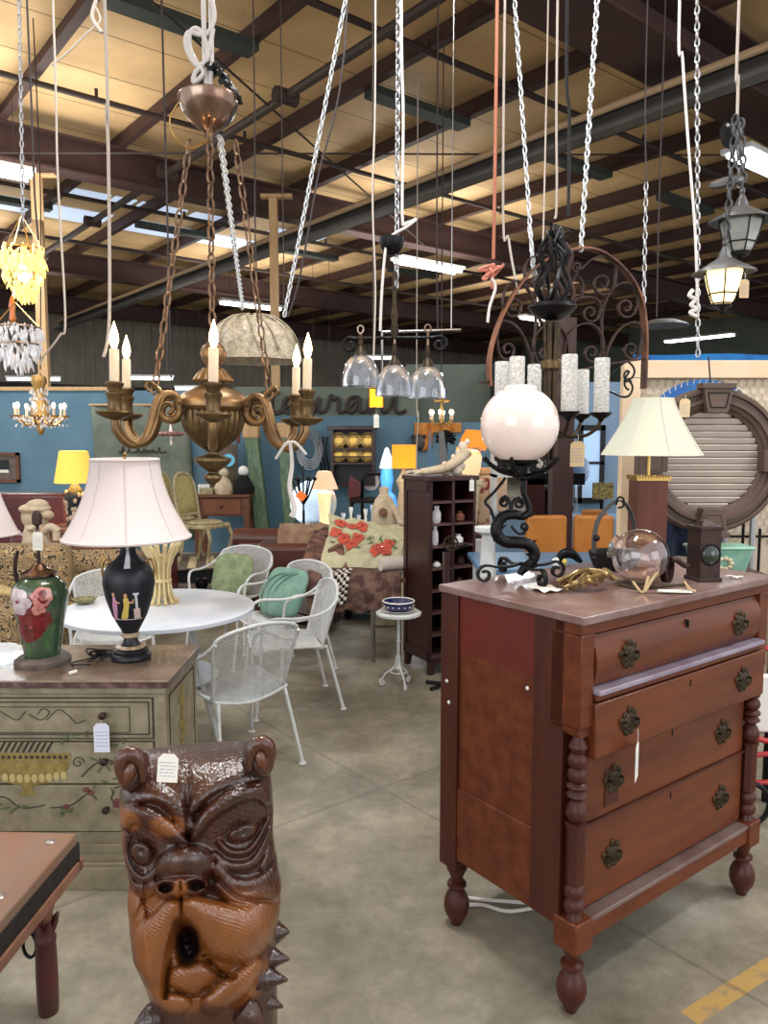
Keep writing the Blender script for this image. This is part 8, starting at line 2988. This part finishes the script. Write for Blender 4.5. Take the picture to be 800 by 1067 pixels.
MB().tube(cr([(-7 * s, 0, 4 * s), (-2 * s, 0, 14 * s), (8 * s, 0, 14 * s), (18 * s, 0, 5 * s)], 5), [.02, .022, .024, .026, .028, .03, .03, .03, .03, .028, .026, .024, .022, .018, .014, .01], 10).build('black_wing', iron, gs_)
MB().tube(cr([(-9 * s, -.01, 0), (-10 * s, -.01, 5 * s), (-8 * s, -.01, 9 * s), (-13 * s, -.01, 7 * s)], 5), [.016] * 10 + [.012] * 6, 8).build('white_neck', china, gs_)
MB().ell((-1 * s, -.02, 6 * s), (3 * s, .02, 4 * s), 10, 8).build('yellow_chest', fig_yellow, gs_)
# glass vase lamps and topiary on a sideboard
SBd = thing('white_sideboard', 'pale sideboard behind the orange leather chairs', 'sideboard', (fX(590, 7.0), 7.2, 0))
zt_ = Z(540, 7.0)
MB().bx(-.6, .6, -.25, .25, 0, zt_).build('body', sky_wall, SBd, bev=.01)
for (px, m_, nm, lab) in ((571, foliage, 'glass_cloche', 'glass cylinder full of dried twigs on the pale sideboard'), (595, foliage, 'topiary', 'glass vase with dry cone and ball topiary on the pale sideboard')):
    t = thing(nm, lab, 'vase', (fX(px, 7.0), 7.05, zt_))
    s = 7.0 / 800
    MB().shell([(9 * s, .01), (9.5 * s, 20 * s), (9 * s, 40 * s)], 28, th=.004).build('glass_cylinder', glass, t)
    if nm == 'topiary':
        MB().ell((0, 0, 10 * s), 6 * s, 14, 10).lathe([(6 * s, 17 * s), (.001, 36 * s)], 14).build('foliage', foliage, t)
    else:
        MB().lathe([(7 * s, .012), (7.5 * s, 14 * s), (5 * s, 30 * s), (.001, 34 * s)], 14, rf=lambda t_, z: 1 + .12 * sin(7 * t_ + z * 60)).build('twigs', foliage, t)
# reddish steel column and its dark bracket frame
cp_ = at(585, 455, 6.2)
t = thing('wooden_column', 'reddish brown square column rising behind the frosted cylinder chandelier', 'column', (cp_.x, 6.2, 0))
MB().box(0, 0, Z(332, 6.2) / 2, .165, .165, Z(332, 6.2)).build('shaft', steel_red, t, bev=.006)
t = thing('dark_cabinet_frame', 'dark picture frame standing behind the globe lamp stand', 'frame', (fX(562, 6.6), 6.75, 0))
MB().box(0, 0, Z(500, 6.6) / 2, .16, .06, Z(500, 6.6)).build('post', mahog, t)
MB().box(.18, 0, Z(500, 6.6), .5, .06, .1).build('beam', iron, t)
mr_ = thing('hanging_mirror', 'pale oval mirror behind the iron cradle of the globe lamp', 'mirror', (fX(598, 7.8), 7.8, Z(490, 7.8)))
MB().tube([(0, .03, -Z(490, 7.8)), (0, .03, -.1)], .015, 8).build('stand', iron, mr_)
MB().lathe([(.001, 0), (.16, 0), (.17, .02), (.001, .02)], 32).build('glass', mirror_m, mr_, rot=(R(90), 0, 0))
# red striped chair left behind globe stand
t = thing('striped_chair', 'tall chair with red and cream striped back behind the globe lamp', 'chair', (fX(518, 8.6), 8.6, 0), .2)
MB().bx(-.2, .2, .18, .24, .4, Z(495, 8.6)).build('striped_back', mat('red_cream_stripe', rgb(130, 40, 44), .8, c2=rgb(206, 180, 150), scale=5, wave=0., lo=.45, hi=.5), t, bev=.02)
MB().bx(-.22, .22, -.22, .2, .38, .46).build('seat', burg, t, bev=.02)
MB().bx(-.22, .22, .17, .25, Z(495, 8.6), Z(488, 8.6)).build('crest_rail', pine, t, bev=.01)
for x in (-.2, .2):
    for y in (-.2, .2):
        MB().tube([(x, y, 0), (x * .95, y, .38)], .02, 8).build('leg', mahog, t)
t = thing('white_column_stand', 'white turned stand behind the serpent lamp', 'stand', (fX(510, 3.6), 3.6, 0))
MB().lathe([(.12, 0), (.1, .03), (.03, .06), (.028, .5), (.04, .9), (.03, Z(549, 3.6) - .04), (.065, Z(549, 3.6) - .02), (.065, Z(549, 3.6)), (.001, Z(549, 3.6))], 24).build('turned_post', white_paint, t)
t = thing('pale_shelf_unit', 'pale shelf unit with glassware seen under the white globe', 'shelf', (fX(542, 7.8), 7.8, 0))
for z_ in (.3, .75, 1.15):
    MB().bx(-.28, .22, -.15, .15, z_, z_ + .03).build('shelf', white_paint, t)
for x in (-.28, .2):
    MB().bx(x, x + .03, -.15, .15, 0, 1.5).build('side', white_paint, t)
rp3 = thing('yellow_framed_print', 'small gold and dark print standing in front of the window', 'picture', (fX(630, 8.3), 8.35, 0))
MB().bx(-.1, .12, -.02, .02, Z(520, 8.35), Z(503, 8.35)).build('print', mat('gold_leaf_print', rgb(70, 66, 48), .8, c2=rgb(166, 150, 84), scale=40), rp3)
MB().tube([(0, 0, 0), (0, 0, Z(520, 8.35))], .02, 8).build('stand', iron, rp3)
# dark wooden crate under bookcase back and distant furniture
t = thing('dark_crate', 'dark crate with wheels on the floor behind the rug table legs', 'crate', (fX(380, 6.6), 6.6, 0))
MB().bx(-.18, .2, -.12, .12, .05, .17).build('box', porc_black, t, bev=.01)
for x in (-.14, .16):
    MB().tube([(x, -.14, .035), (x, -.1, .035)], .035, 14).build('wheel', iron, t)
